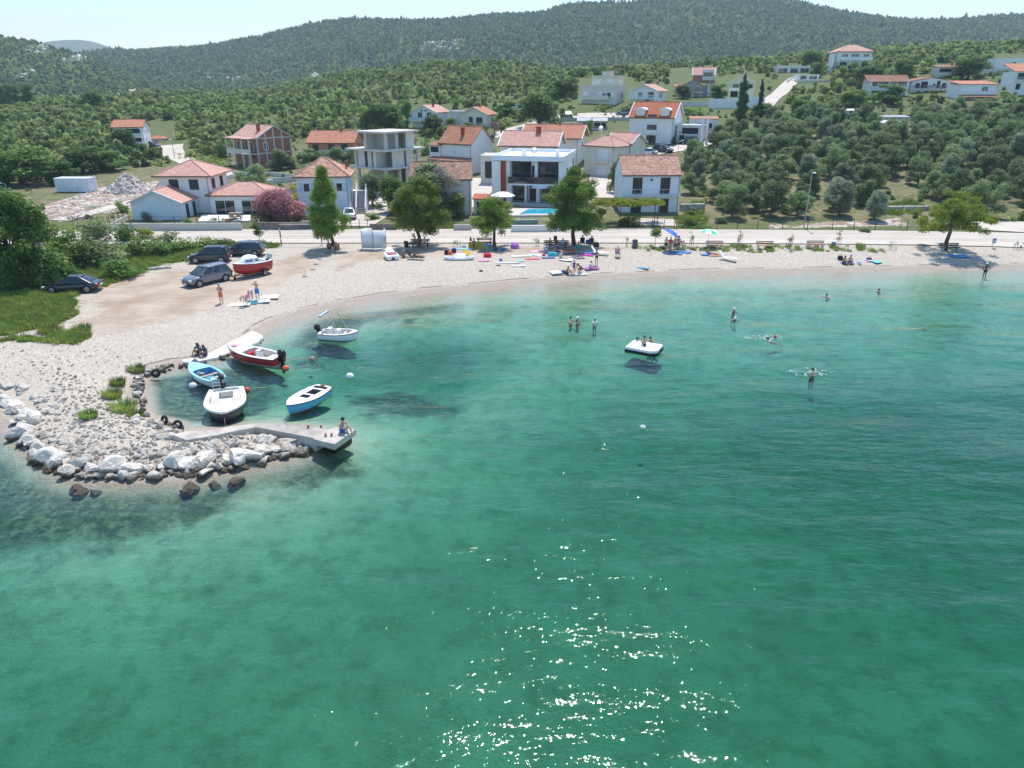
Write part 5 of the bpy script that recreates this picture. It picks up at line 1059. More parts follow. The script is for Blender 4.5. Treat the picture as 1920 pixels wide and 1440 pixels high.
wall('stone_wall', 'dry stone terrace wall right of the house with brown doors', [(1275,395),(1320,393)], .9, .7, P((.38, .36, .33), .95, .4, 3, .1))
wall('stone_wall', 'dry stone terrace in the middle of the grove', [(1640,395),(1740,394)], .6, .7, P((.38, .36, .33), .95, .4, 3, .1))
o = wall('steel_pergola', 'pale steel pergola frame below the tall right house', [(1866,203),(1920,202)], 0, .1, FRW, 'pergola', posts=2.6, ph=2.2, railm=FRW, bars=1)
# ---- front right house with brown doors
o = H_('village_house', 'white house with mottled tiled roof and four brown doors', 1217, 402, 104.5, 1)
mass(o, 0, 0, 0, 8.2, 7.2, 5.45, plaster((.80, .81, .83), .3), 'gx', T_MOT, 2.3, .15, wins=[('f', -1.95, 2.95, 1.3, 2.15, 'B'), ('f', 2.0, 2.95, 1.3, 2.15, 'B'), ('f', -2.0, .05, 1.35, 2.1, 'B'), ('f', 2.05, .05, 1.2, 2.1, 'B'), ('f', 0, 4.7, .25, .25, 'k')])
mb = MB(); mb.box(-4.1, 4.1, -.95, -.005, 2.62, 2.8); b_ = mb.build('balcony', OLDW, o); mb = MB(); mb.box(-4.1, 4.1, -.93, -.89, 3.6, 3.65); [mb.box(-4.1+i*.82-.015, -4.1+i*.82+.015, -.93, -.9, 2.8, 3.6) for i in range(11)]; mb.build('railing', GRILL, b_)
mb = MB(); mb.box(-4.6, 4.2, -2.6, 0-.01, -.5, .06); mb.build('terrace', CONCD, o)
# ---- vine pergola
p = at(1180, 424); o = thing('vine_pergola', 'pergola covered with yellow green vine beside the brown door house', 'pergola', p)
fr = [(-4.1, 1.2), (-1.2, .6), (1.4, .3), (3.9, 1.2), (-4.1, 3.4), (3.9, 3.2)]
mb = MB(); [mb.tube((x, y, -.3), (x, y, 2.6), .05) for x, y in fr]; mb.tube((-4.2, 1, 2.6), (4, 1, 2.6), .05); mb.tube((-4.2, 3.4, 2.6), (4, 3.3, 2.6), .05); mb.build('frame', DARKM, o)
rr = random.Random(2); crown('vine', [(rr.uniform(-4.2, 4.1), rr.uniform(.3, 3.6), 2.75+rr.uniform(-.1, .2), 1.0, .9, .3) for _ in range(44)]+[(-3.9+rr.uniform(-.3, .5), rr.uniform(.6, 1.2), rr.uniform(.9, 2.4), .5, .4, .4) for _ in range(7)], 190, .24, L_VINE, o, seed=5, asp=.8)
# ------------------------------------------------------------------ boats
def two_tone(top, low, zc, stripe=None, zs=None):
    g = NG('boat_paint'); z = g.n('SeparateXYZ', {0: g.n('TexCoord').outputs['Object']}).outputs[2]
    n = g.noise(2.5, 4, .6, g.n('TexCoord').outputs['Object'])
    c = g.mix(g.ramp(z, zc-.01, zc+.01), low, top)
    c = g.mix(g.ramp(n, .45, .8, 0, .25), c, tuple(q*.7 for q in top))
    return g.surf(g.n('BsdfPrincipled', {'Base Color': c, 'Roughness': .3, 'Coat Weight': .25}))
GEL = P((.80, .80, .78), .35, .05, 2.5); GELC = P((.66, .63, .56), .5, .1, 3.); RUB = P((.03, .03, .05), .5, .1); ENG = P((.016, .017, .02), .35, .2); ENGG = P((.42, .47, .50), .4, .1); CHROME = P((.6, .6, .6), .25, .05, metal=1.); ROPE = P((.55, .48, .33), .9, .2); RUST = P((.26, .12, .07), .8, .35)
class Hull:
    def __init__(s, L, B, fb=.55, dr=.3, full=.36, stern=.86, sheer=.35, rake=.12):
        s.L, s.B, s.fb, s.dr, s.full, s.stern, s.sheer, s.rake = L, B, fb, dr, full, stern, sheer, rake
    def b(s, t):
        m = s.full
        return s.B/2*((s.stern+(1-s.stern)*math.sin(PI/2*t/m)) if t < m else max(.0, 1-((t-m)/(1-m))**2.3)**.85)
    def z(s, t): return s.fb*(1+s.sheer*t*t)
    def x(s, t, k=1.): return s.L*(t-.5)-(1-k)*s.rake*s.L*max(0, t-.55)/.45
    def k(s, t): return -s.dr*(1-max(0, (t-.5)/.5)**3*.9)
    def hull(s, mat, par, n=26):
        rings = []
        for i in range(n+1):
            t = i/n; b, z, k = max(s.b(t), .012), s.z(t), s.k(t)
            h = [(1., b, z), (.9, b*.97, z*.6), (.7, b*.86, z*.15), (.45, b*.62, k*.55), (.2, b*.28, k*.9), (0, 0, k)]
            rings.append([(s.x(t, q[0]), q[1], q[2]) for q in h]+[(s.x(t, q[0]), -q[1], q[2]) for q in h[-2::-1]])
        m = MB(); m.loft(rings, close=False, caps=False); m.f.append(tuple(range(len(rings[0])))[::-1]); return m.build('hull', mat, par, True)
    def rub(s, mat, par, n=26):
        m = MB()
        for sg in (1, -1): m.path([(s.x(i/n), sg*(max(s.b(i/n), .012)+.012), s.z(i/n)-.03) for i in range(n+1)], .035, 6)
        m.tube((s.x(0)-.01, s.b(0), s.z(0)-.03), (s.x(0)-.01, -s.b(0), s.z(0)-.03), .03); return m.build('rub_rail', mat, par, True)
    def deck(s, mat, par, holes, floor, fmat, drop=0., n=44, camber=.05):
        """deck with wells; holes: (t0, t1, inset or (ya, yb))"""
        m = MB(); fl = MB(); wl = MB()
        def hy(t):
            for h in holes:
                if h[0]-1e-6 <= t <= h[1]+1e-6: return (h[2] if isinstance(h[2], tuple) else (-(max(.05, s.b(t)-h[2])), max(.05, s.b(t)-h[2])))
            return None
        ts = sorted(set([i/n for i in range(n+1)]+[h[0] for h in holes]+[h[1] for h in holes]))
        dz = lambda t, y: s.z(t)-drop+camber*(1-(y/(s.b(t)+.01))**2)
        for a, c in zip(ts[:-1], ts[1:]):
            h = hy((a+c)/2)
            def row(t):
                b = max(s.b(t)-.01, .01); hh = None if h is None else hy(min(max(t, a), c)) or h
                if h is None: ys = [-b, -b*.5, 0, b*.5, b]
                else: ys = [-b, hh[0], hh[1], b]
                return [(s.x(t), y, dz(t, y)) for y in ys], hh
            r0, h0 = row(a); r1, h1_ = row(c)
            if h is None: m.add(r0+r1, [(i, i+1, 6+i, 5+i) for i in range(4)])
            else:
                m.add(r0+r1, [(0, 1, 5, 4), (2, 3, 7, 6)])
                for k in (1, 2): wl.add([r0[k], r1[k], (r1[k][0], r1[k][1], floor), (r0[k][0], r0[k][1], floor)], [(0, 1, 2, 3)])
                fl.add([(r0[1][0], r0[1][1], floor), (r0[2][0], r0[2][1], floor), (r1[2][0], r1[2][1], floor), (r1[1][0], r1[1][1], floor)], [(0, 1, 2, 3)])
        for h in holes:
            for t in (h[0], h[1]):
                y = hy(t); wl.add([(s.x(t), y[0], dz(t, y[0])), (s.x(t), y[1], dz(t, y[1])), (s.x(t), y[1], floor), (s.x(t), y[0], floor)], [(0, 1, 2, 3)])
        d = m.build('deck', mat, par, True)
        wl.build('cockpit', fmat, par); fl.build('floor', fmat, par)
        return d
def boat(name, label, p_bow, p_stern, zz=.55, z0=0., cat="boat", **hk):
    a, b = gz(*p_bow, zz+z0), gz(*p_stern, zz+z0); c = (a+b)/2; L = float(np.linalg.norm(a-b)); rz = math.atan2(a[1]-b[1], a[0]-b[0])
    o = thing(name, label, cat, (c[0], c[1], z0), rz); return o, Hull(L, **hk)
def outboard(par, x, y, z, mat, tilt=0., sc=1.):
    M = Matrix.Translation((x, y, z)) @ Matrix.Rotation(tilt, 4, 'Y') @ Matrix.Scale(sc, 4)
    m = MB(); rings = []
    for zz_, rx, ry, ox in [(.0, .15, .12, 0), (.06, .21, .16, -.02), (.25, .24, .17, -.03), (.38, .22, .15, -.02), (.45, .13, .09, 0)]:
        rings.append([(ox+rx*math.copysign(abs(math.cos(t))**.6, math.cos(t)), ry*math.copysign(abs(math.sin(t))**.6, math.sin(t)), zz_) for t in np.linspace(0, 2*PI, 14, endpoint=False)])
    m.loft(rings); m.v = [tuple(M @ Vector(p)) for p in m.v]; e = m.build('outboard_engine', mat, par, True)
    m = MB(); m.box(-.09, .07, -.05, .05, -.75, -.01); m.box(-.2, .1, -.09, .09, -.55, -.52); m.tube((-.22, 0, -.72), (.14, 0, -.72), .055, .03); m.box(-.1, .04, -.015, .015, -.95, -.75); m.v = [tuple(M @ Vector(p)) for p in m.v]; m.build('engine_leg', mat, e)
    m = MB(); m.box(.07, .3, -.11, .11, -.25, -.02); m.v = [tuple(M @ Vector(p)) for p in m.v]; m.build('bracket', ENG, e)
    return e
def letters(txt, size, M, mat, par):
    cu = bpy.data.curves.new('lettering', 'FONT'); cu.body = txt; cu.size = size; cu.extrude = .006; cu.align_x = 'CENTER'; cu.shear = .25; to = bpy.data.objects.new('lettering', cu); me = bpy.data.meshes.new_from_object(to); bpy.data.objects.remove(to); me.materials.clear()
    o = mobj('lettering', me, mat, par); o.matrix_local = M; return o
def rope(par, pts, name='mooring_rope', r=.018, mat=ROPE): m = MB(); m.path(pts, r, 5); return m.build(name, mat, par, True)

# blue hull, white decked boat
o, hb = boat('rowing_boat', 'white decked boat with bright blue hull and two open hatches', (538, 764), (607, 722), B=1.75, fb=.52, dr=.3, full=.4, stern=.72)
hb.hull(two_tone((.05, .33, .56), (.30, .07, .04), .06), o); hb.rub(RUB, o)
hb.deck(GEL, o, [(.05, .145, (-.5, .5)), (.20, .42, (-.28, .42)), (.47, .60, (-.28, .36))], .12, P((.24, .19, .17), .8, .3), .02)
m = MB(); m.box(hb.x(.0), hb.x(.04), -.14, .14, .46, .60); m.build('transom_pad', P((.2, .13, .08), .7, .2), o)
m = MB(); m.box(hb.x(.18), hb.x(.62), -.62, -.5, .55, .63); m.build('side_ledge', GEL, o, bevel=.02)
rope(o, [(hb.x(1)-.05, 0, .2), (hb.x(1)+.5, .15, -.02), (hb.x(1)+.9, .6, -.03)])
# white speedboat, bow to camera
o, hb = boat('speedboat', 'white open boat with dark navy hull, bow pointing at the jetty wall', (419, 776), (424, 727), zz=.7, B=2.25, fb=.68, dr=.35, full=.5, stern=.84, sheer=.2)
hb.hull(two_tone((.02, .02, .045), (.05, .03, .05), .1), o)
m = MB(); n = 26
for sg in (1, -1): m.path([(hb.x(i/n), sg*(max(hb.b(i/n), .012)+.0), hb.z(i/n)-.05) for i in range(n+1)], .085, 8)
m.build('gunwale', GEL, o, True)
hb.deck(GEL, o, [(.03, .60, .24)], .22, GELC, .0)
for y0, y1 in ((-.82, -.42), (.42, .82)): m = MB(); m.box(hb.x(.06), hb.x(.44), y0, y1, .225, .62); m.build('side_bench', GEL, o, bevel=.03)
m = MB(); m.box(hb.x(.03)+.02, hb.x(.10), -.41, .41, .225, .6); m.build('stern_bench', GELC, o, bevel=.03)
m = MB(); m.box(hb.x(.46), hb.x(.5), -.85, .85, .55, .62); m.build('crossbar', P((.6, .55, .5), .5, .1), o)
for y in (-.75, .75): m = MB(); m.tube((hb.x(.5), y, .3), (hb.x(.28), y*.98, .82), .03); m.build('grab_rail', GEL, o)
outboard(o, hb.x(0)-.16, -.15, .62, ENG)
m = MB(); m.path([(hb.x(0)-.05, -.75, .5), (hb.x(0)-.12, -.75, 1.25), (hb.x(0)-.12, -.35, 1.25), (hb.x(0)-.05, -.35, .5)], .025); m.tube((hb.x(0)-.1, -.75, .85), (hb.x(0)-.1, -.35, .85), .02); m.tube((hb.x(0)-.1, -.75, 1.08), (hb.x(0)-.1, -.35, 1.08), .02); m.build('ladder', CHROME, o)
rope(o, [(hb.x(1), 0, .45), (hb.x(1)+.12, .02, .1), (hb.x(1)+.2, .05, -.02)])
# light blue small boat
o, hb = boat('fishing_boat', 'small light blue boat with white sides full of gear, nearest the flat rock', (358, 682), (408, 709), B=1.6, fb=.5, dr=.28, full=.38, stern=.7)
hb.hull(two_tone((.70, .74, .76), (.16, .04, .03), .04), o)
BLU = P((.30, .60, .78), .5, .12); m = MB()
for sg in (1, -1): m.path([(hb.x(i/n), sg*(max(hb.b(i/n), .012)), hb.z(i/n)-.03) for i in range(n+1)], .05, 8)
m.build('gunwale', BLU, o, True); hb.deck(BLU, o, [(.05, .60, .14)], .1, P((.10, .30, .48), .7, .3), .01)
m = MB(); m.box(hb.x(.3), hb.x(.37), -.62, .62, .38, .43); m.build('thwart', P((.42, .34, .26), .8, .25), o)
rr = random.Random(4)
for nm, mt in (('fish_box', P((.55, .50, .45), .7, .2)), ('tool_box', P((.55, .12, .05), .6, .2)), ('net_bag', P((.35, .28, .2), .9, .4)), ('bucket', GEL), ('crate', P((.48, .40, .33), .8, .2))):
    t = rr.uniform(.08, .5); y = rr.uniform(-.35, .35); m = MB(); m.box(hb.x(t)-.16, hb.x(t)+.16, y-.13, y+.13, .1, rr.uniform(.3, .55)); q = m.build(nm, mt, None, bevel=.03); q.matrix_world = o.matrix_basis.copy(); q.location = o.location; q.rotation_euler = o.rotation_euler
    tag(q, {'fish_box': 'pale fish box lying in the light blue boat', 'tool_box': 'orange tool box inside the light blue boat', 'net_bag': 'brown net bag heaped in the light blue boat', 'bucket': 'white bucket standing in the light blue boat', 'crate': 'brown crate at the stern of the light blue boat'}[nm], nm.split('_')[-1])
m = MB(); m.lathe([(.16, 0), (.17, .02), (.02, .04)], 14); m.build('hatch', GEL, o).matrix_local = Matrix.Translation((hb.x(.58), .25, .3)) @ Matrix.Rotation(R(75), 4, 'Y')
outboard(o, hb.x(0)-.2, -.1, .55, P((.06, .06, .065), .5, .3), R(-28), .9)
m = MB(); m.tube((hb.x(.05), -.2, .75), (hb.x(0)-.6, -.85, .6), .02); m.build('oar', P((.12, .08, .05), .8, .2), o)
# red boat
o, hb = boat('motor_boat', 'red boat with white deck and steering console moored by orange buoy', (428, 653), (524, 671), B=1.8, fb=.62, dr=.3, full=.42, stern=.74)
hb.hull(two_tone((.42, .018, .02), (.55, .56, .5), .1), o); hb.rub(RUB, o)
hb.deck(GEL, o, [(.10, .60, .2)], .18, GELC, .0)
m = MB(); m.slab([(hb.x(.82), -.2, .9), (hb.x(.9), -.2, .93), (hb.x(.9), .2, .93), (hb.x(.82), .2, .9)][::1], .03); m.build('hatch', P((.75, .30, .38), .6, .1), o)
m = MB(); m.box(hb.x(.36), hb.x(.43), -.3, .15, .18, .85); m.add([(hb.x(.43), -.3, .8), (hb.x(.43), .15, .8), (hb.x(.47), .15, .6), (hb.x(.47), -.3, .6)], [(0, 1, 2, 3)]); c_ = m.build('console', GEL, o, bevel=.03)
m = MB(); M_ = Matrix.Translation((hb.x(.35), -.08, .8)) @ Matrix.Rotation(R(60), 4, 'Y'); m.path([tuple(M_ @ Vector((.15*math.cos(t), .15*math.sin(t), 0))) for t in np.linspace(0, 2*PI, 13)], .018); m.build('steering_wheel', ENG, c_)
m = MB(); m.box(hb.x(.52), hb.x(.57), -.35, .35, .2, .62); m.build('seat', P((.55, .02, .03), .6, .15), o, bevel=.04)
m = MB(); m.box(hb.x(.12), hb.x(.22), -.55, .55, .2, .48); m.build('stern_bench', GEL, o, bevel=.03)
m = MB(); m.tube((hb.x(.3), .8, .7), (hb.x(.3), .8, 1.2), .02); m.ball((hb.x(.3), .8, 1.25), .07); m.build('pole_light', P((.45, .25, .2), .6, .2), o)
outboard(o, hb.x(0)-.2, 0, .62, ENG, 0, 1.25)
WL = P((.80, .78, .78), .5, .05)
Mz = lambda x, y, z, rz: Matrix.Translation((x, y, z)) @ Matrix.Rotation(rz, 4, 'Z') @ Matrix.Rotation(PI/2-.12, 4, 'X')
letters('Rina', .36, Matrix.Translation((hb.x(.25), hb.b(.25)*.955+.035, .26)) @ Matrix.Rotation(PI-.06, 4, 'Z') @ Matrix.Rotation(PI/2+.13, 4, 'X'), WL, o) if False else letters('Rina', .36, Mz(hb.x(.27), -(hb.b(.27)*.955+.05), .24, .05), WL, o)
rope(o, [(hb.x(.05), -.75, .3), (hb.x(-.02), -1.1, .05), (hb.x(-.1), -1.6, .0)])
# white boat with bimini frame
o, hb = boat('motor_boat', 'small white open boat with raised metal canopy frame', (672, 624), (601, 620), B=1.7, fb=.5, dr=.25, full=.45, stern=.8)
hb.hull(two_tone((.78, .80, .80), (.30, .36, .38), .05), o); hb.rub(P((.1, .12, .13), .5, .1), o); hb.deck(GEL, o, [(.06, .82, .2)], .16, GELC, .0)
m = MB(); m.box(hb.x(.42), hb.x(.52), -.3, .3, .16, .75); m.build('console', GEL, o, bevel=.04); m = MB(); m.box(hb.x(.2), hb.x(.3), -.3, .3, .16, .85); m.build('seat', GEL, o, bevel=.05)
m = MB(); m.box(hb.x(.6), hb.x(.64), -.6, .6, .38, .43); m.build('thwart', GEL, o)
m = MB()
for xx, xt in ((.3, .12), (.62, .38)): m.path([(hb.x(xx), -.78, .5), (hb.x(xt), -.75, 1.9), (hb.x(xt), .75, 1.9), (hb.x(xx), .78, .5)], .022)
m.build('canopy_frame', CHROME, o); m = MB(); m.box(hb.x(.10), hb.x(.16), -.78, .78, 1.88, 2.0); m.build('folded_canopy', P((.45, .52, .62), .8, .1), o)
outboard(o, hb.x(0)-.2, 0, .6, ENG, R(-8))
rope(o, [(hb.x(1)-.05, 0, .3), (hb.x(1)+.2, -.05, -.02)])
# cabin boat on trailer
zt = .62+h1(*at(470, 505)[:2])
o, hb = boat('cabin_boat', 'red hulled boat with white cabin standing on a trailer', (437, 500), (502, 486), zz=.65, z0=zt, B=1.9, fb=.68, dr=.42, full=.42, stern=.8)
hb.hull(two_tone((.36, .02, .025), (.05, .03, .04), -.22), o); hb.rub(RUB, o); hb.deck(GEL, o, [(.04, .40, .2)], .2, GELC, .0)
m = MB(); rings = []
for t, w_, h_ in [(.40, .72, .62), (.5, .74, .68), (.62, .68, .62), (.72, .54, .45), (.80, .36, .12)]:
    rings.append([(hb.x(t), -w_, hb.z(t)), (hb.x(t)-.03, -w_*.86, hb.z(t)+h_*.75), (hb.x(t)-.05, -w_*.55, hb.z(t)+h_), (hb.x(t)-.05, w_*.55, hb.z(t)+h_), (hb.x(t)-.03, w_*.86, hb.z(t)+h_*.75), (hb.x(t), w_, hb.z(t))])
m.loft(rings); cb = m.build('cabin', GEL, o, bevel=.04)
for t, ww in ((.44, .42), (.60, .4), (.695, .3)):
    for sg in (-1, 1):
        w_ = np.interp(t, [.40, .5, .62, .72, .8], [.72, .74, .68, .54, .36]); m = MB(); z = hb.z(t); dx = ww/2; wi = np.interp(t+.06, [.40, .5, .62, .72, .8], [.72, .74, .68, .54, .36]); wj = np.interp(t-.06, [.40, .5, .62, .72, .8], [.72, .74, .68, .54, .36])
        m.add([(hb.x(t)-dx, sg*(wj*.965+.02), z+.14), (hb.x(t)+dx, sg*(wi*.965+.02), z+.14), (hb.x(t)+dx-.03, sg*(wi*.90+.02), z+.36), (hb.x(t)-dx+.03, sg*(wj*.90+.02), z+.36)], [(0, 1, 2, 3)]); m.build('cabin_window', P((.16, .18, .24), .15, .2, spec=.7), cb)
m = MB(); m.box(hb.x(.14), hb.x(.22), -.5, .5, .2, .85); m.build('seat', GEL, o, bevel=.05)
outboard(o, hb.x(0)-.1, .1, .75, ENGG, R(-12), 1.1)
sg = 1 if False else -1
for t, tx, sz in ((.43, 'efinar', .30), (.66, 'finar', .22)): letters(tx, sz, Mz(hb.x(t), -(hb.b(t)*.97+.05), .26, .06+(.12 if t > .6 else 0)), WL, o)
# trailer
p = o.location; t_ = thing('boat_trailer', 'boat trailer with two wheels under the red cabin boat', 'trailer', (p.x, p.y, zt-.62), o.rotation_euler[2])
m = MB(); L2 = hb.L
for y in (-.55, .55): m.tube((-L2*.42, y, .32), (L2*.15, y, .32), .05); m.tube((L2*.15, y, .32), (L2*.62, 0, .38), .05)
m.tube((-L2*.2, -.95, .3), (-L2*.2, .95, .3), .05); m.tube((-L2*.4, -.6, .32), (-L2*.4, .6, .32), .045); m.tube((L2*.46, 0, .36), (L2*.5, 0, 1.25), .04)
for y in (-.5, .5): m.box(-L2*.3, -L2*.05, y-.06, y+.06, .34, .42)
m.build('frame', RUST, t_)
TYRE = P((.018, .018, .018), .85, .2); RIM = P((.45, .46, .47), .35, .1, metal=.5)
def wheel(par, x, y, r, w_, side):
    m = MB(); pr = [(r*.62, -w_/2), (r*.95, -w_/2), (r, -w_/2+.03), (r, w_/2-.03), (r*.95, w_/2), (r*.62, w_/2)]
    m.lathe(pr, 22); M = Matrix.Translation((x, y, r)) @ Matrix.Rotation(PI/2, 4, 'X'); m.v = [tuple(M @ Vector(p)) for p in m.v]; wh = m.build('wheel', TYRE, par, False)
    m = MB(); m.lathe([(r*.64, -.02), (r*.64, .02), (r*.5, .03), (r*.12, .045)], 20); k = MB()
    M2 = Matrix.Translation((x, y+side*(w_/2-.01), r)) @ Matrix.Rotation(-side*PI/2, 4, 'X'); m.v = [tuple(M2 @ Vector(p)) for p in m.v]
    m.build('rim', RIM, wh); 
    for a in range(5):
        M3 = M2 @ Matrix.Rotation(a*2*PI/5+.3, 4, 'Z'); k.obox(M3, r*.2, r*.55, -.035, .035, .04, .052)
    k.build('spoke_gap', DARKM, wh)
for y in (-.95, .95): wheel(t_, -L2*.2, y, .30, .17, math.copysign(1, y))
wheel(t_, L2*.5, .0, .14, .09, -1)

# ------------------------------------------------------------------ cars
HEADL = P((.75, .77, .78), .15, .05, spec=.8); TAILL = P((.50, .015, .02), .25, .1)
def car(name, label, px, row, ph, L, W_, Hh, col, kind='suv', simple=False, Y=None):
    """ph: photo point towards which the nose points; ground contact mid-point at (px,row)"""
    c = at(px, row) if Y is None else atd(px, row, Y); q = at(*ph) if Y is None else atd(*ph, Y)
    if isinstance(ph[0], (int, float)) and len(ph) == 2: rz = math.atan2(q[1]-c[1], q[0]-c[0])
    o = thing(name, label, 'car', (c[0], c[1], c[2]+.02), rz)
    pm = P(col, .3, .05, 2., spec=.6, coat=.8, metal=.25)
    hw = W_/2; belt = Hh*.60
    if kind == 'saloon': low = [(-.5, .80, .52, .80), (-.485, .92, .34, .98), (-.40, .97, .2, 1.0), (-.2, 1., .19, .97), (.1, 1., .19, .93), (.24, .99, .19, .91), (.38, .95, .2, .83), (.46, .88, .25, .72), (.5, .74, .36, .58)]; base = (-.40, .26); roof = (-.20, .05)
    elif kind == 'estate': low = [(-.5, .82, .45, .75), (-.485, .93, .3, .95), (-.42, .97, .2, 1.0), (-.2, 1., .19, .98), (.1, 1., .19, .95), (.25, .99, .19, .92), (.38, .95, .2, .84), (.46, .88, .25, .73), (.5, .74, .36, .58)]; base = (-.475, .27); roof = (-.40, .06)
    else: low = [(-.5, .84, .45, .78), (-.488, .93, .32, .98), (-.42, .97, .23, 1.0), (-.2, 1., .22, 1.0), (.1, 1., .22, .98), (.26, .99, .22, .95), (.38, .95, .23, .86), (.465, .88, .28, .76), (.5, .76, .38, .6)]; base = (-.475, .28); roof = (-.39, .07)
    rings = []
    for x, w, zb, zt in low:
        z1 = belt*zt; x *= L; w *= hw
        h = [(w*.90, zb), (w, zb+.13), (w, zb+(z1-zb)*.62), (w*.955, z1-.02), (w*.80, z1+.015), (0, z1+.03)]
        rings.append([(x, -a, b) for a, b in h]+[(x, a, b) for a, b in h[-2::-1]])
    m = MB(); m.loft(rings); b_ = m.build('body', pm, o, True, sub=1)
    # cabin: base at the belt, roof above
    zb = belt*.965; zr = Hh; wb, wr = hw*.93, hw*.72
    x0, x1, r0, r1 = base[0]*L, base[1]*L, roof[0]*L, roof[1]*L
    A = [(x0, -wb, zb), (x1, -wb, zb), (x1, wb, zb), (x0, wb, zb)]; B = [(r0, -wr, zr-.06), (r1, -wr, zr-.08), (r1, wr, zr-.08), (r0, wr, zr-.06)]
    m = MB(); m.loft([A, B], caps=True); m.build('pillars', pm, o, bevel=.05)
    m = MB(); xs = np.linspace(r0-.08, r1+.10, 7); m.loft([[(x, -wr*1.0, zr-.075-.02*abs(i-3)/3), (x, -wr*.9, zr-.03-.03*(abs(i-3)/3)**2), (x, 0, zr-.03*(abs(i-3)/3)**2), (x, wr*.9, zr-.03-.03*(abs(i-3)/3)**2), (x, wr*1.0, zr-.075-.02*abs(i-3)/3), (x, 0, zr-.1)] for i, x in enumerate(xs)]); m.build('roof', pm, o, True)
    def quad(nm, a, b, c_, d, u0, u1, v0, v1, e=.012):
        a, b, c_, d = map(Vector, (a, b, c_, d)); f = lambda u, v: (a.lerp(b, u)).lerp(d.lerp(c_, u), v); q = [f(u0, v0), f(u1, v0), f(u1, v1), f(u0, v1)]; n_ = (q[1]-q[0]).cross(q[3]-q[0]).normalized()*e
        mm = MB(); mm.slab([p_+n_ for p_ in q], .008); return mm.build(nm, GLASS, o)
    quad('windscreen', A[1], A[2], B[2], B[1], .07, .93, .05, .93); quad('rear_window', A[3], A[0], B[0], B[3], .08, .92, .12, .9)
    for sgn in (0, 1):
        q = (A[0], A[1], B[1], B[0]) if sgn == 0 else (A[2], A[3], B[3], B[2])
        sp = [(.06, .30), (.33, .60), (.63, .93)] if sgn == 0 else [(.07, .37), (.40, .67), (.70, .94)]
        for u0, u1 in sp: quad('side_window', *q, u0, u1, .08, .9)
    wx0, wx1, wr_ = -.30*L, .31*L, .33 if kind != 'suv' else .345
    for x in (wx0, wx1):
        for s_ in (-1, 1):
            a_ = MB(); a_.lathe([(wr_+.055, -.12), (wr_+.055, .12)], 20); M = Matrix.Translation((x, s_*(hw-.115), wr_)) @ Matrix.Rotation(PI/2, 4, 'X'); a_.v = [tuple(M @ Vector(p)) for p in a_.v]; a_.build('wheel_arch', SHADE_BLACK, o)
            wheel(o, x, s_*(hw-.09), wr_, .2, s_)
    for s_ in (-1, 1):
        m = MB(); m.box(L*.445, L*.492, s_*hw*.72-.17, s_*hw*.72+.12, belt*.60, belt*.74); m.build('headlight', HEADL, o, bevel=.03)
        m = MB(); m.box(-L*.499, -L*.455, s_*hw*.80-.1, s_*hw*.80+.11, belt*.72, belt*.92); m.build('taillight', TAILL, o, bevel=.03)
        m = MB(); m.box(x1-.35, x1-.2, s_*(hw+.08)-.08, s_*(hw+.08)+.08, belt*.98, belt*1.1); m.build('mirror', pm, o, bevel=.03)
    m = MB(); m.box(L*.475, L*.503, -hw*.5, hw*.5, .28, .5); m.build('grille', SHADE_BLACK, o)
    m = MB(); m.box(-L*.506, -L*.495, -.26, .26, .55, .66); m.box(L*.502, L*.508, -.26, .26, .34, .44); m.build('licence_plate', BALW, o)
    return o
car('grey_suv', 'metallic grey sport utility car with blue tinted windscreen nearest the beach', 390, 531, (345, 541), 4.5, 1.86, 1.72, (.17, .17, .19))
car('dark_hatchback', 'dark brown boxy hatchback between the hedge and the grey car', 396, 491, (330, 492.5), 4.25, 1.8, 1.68, (.022, .018, .02))
car('estate_car', 'dark blue grey estate car parked beside the little round tree', 457, 478.5, (380, 480), 4.8, 1.84, 1.52, (.05, .06, .075), 'estate')
car('saloon_car', 'black saloon car parked half in grass under the huge oak', 140, 546, (40, 549), 4.8, 1.84, 1.46, (.012, .013, .017), 'saloon')
for nm, lab, px, row, ph, col, kind in [('parked_car', 'white car behind the olive below the tall dormer house', 1214, 291, (1190, 291), (.75, .75, .75), 'saloon'), ('parked_car', 'dark red car beside the white car below the dormer house', 1211, 286, (1240, 286), (.25, .02, .03), 'saloon'), ('parked_car', 'dark blue car parked on the verge below the dormer house', 1243, 286, (1275, 288), (.03, .035, .05), 'suv'), ('parked_car', 'black sport utility car in front of the annex with red awning', 1289, 270.5, (1250, 272), (.015, .015, .018), 'suv'),
    ('parked_car', 'blue grey car on the terrace under the white gabled house', 1170, 215, (1150, 215), (.25, .32, .38), 'estate'), ('parked_car', 'silver car under the vineyard terrace above the bungalow', 1065, 219, (1064, 212), (.45, .46, .47), 'saloon'), ('parked_car', 'white car parked right of the hilltop house', 1673, 122, (1690, 121.5), (.7, .72, .74), 'saloon'), ('parked_car', 'dark car beside the lone house with dark balconies', 287, 276, (300, 276), (.04, .05, .06), 'estate'), ('parked_car', 'pale car behind the stairs of the pale blue house', 655, 409, (654, 404), (.6, .62, .62), 'saloon')]:
    car(nm, lab, px, row, ph, 4.4, 1.78, 1.5 if kind != 'suv' else 1.68, col, kind)
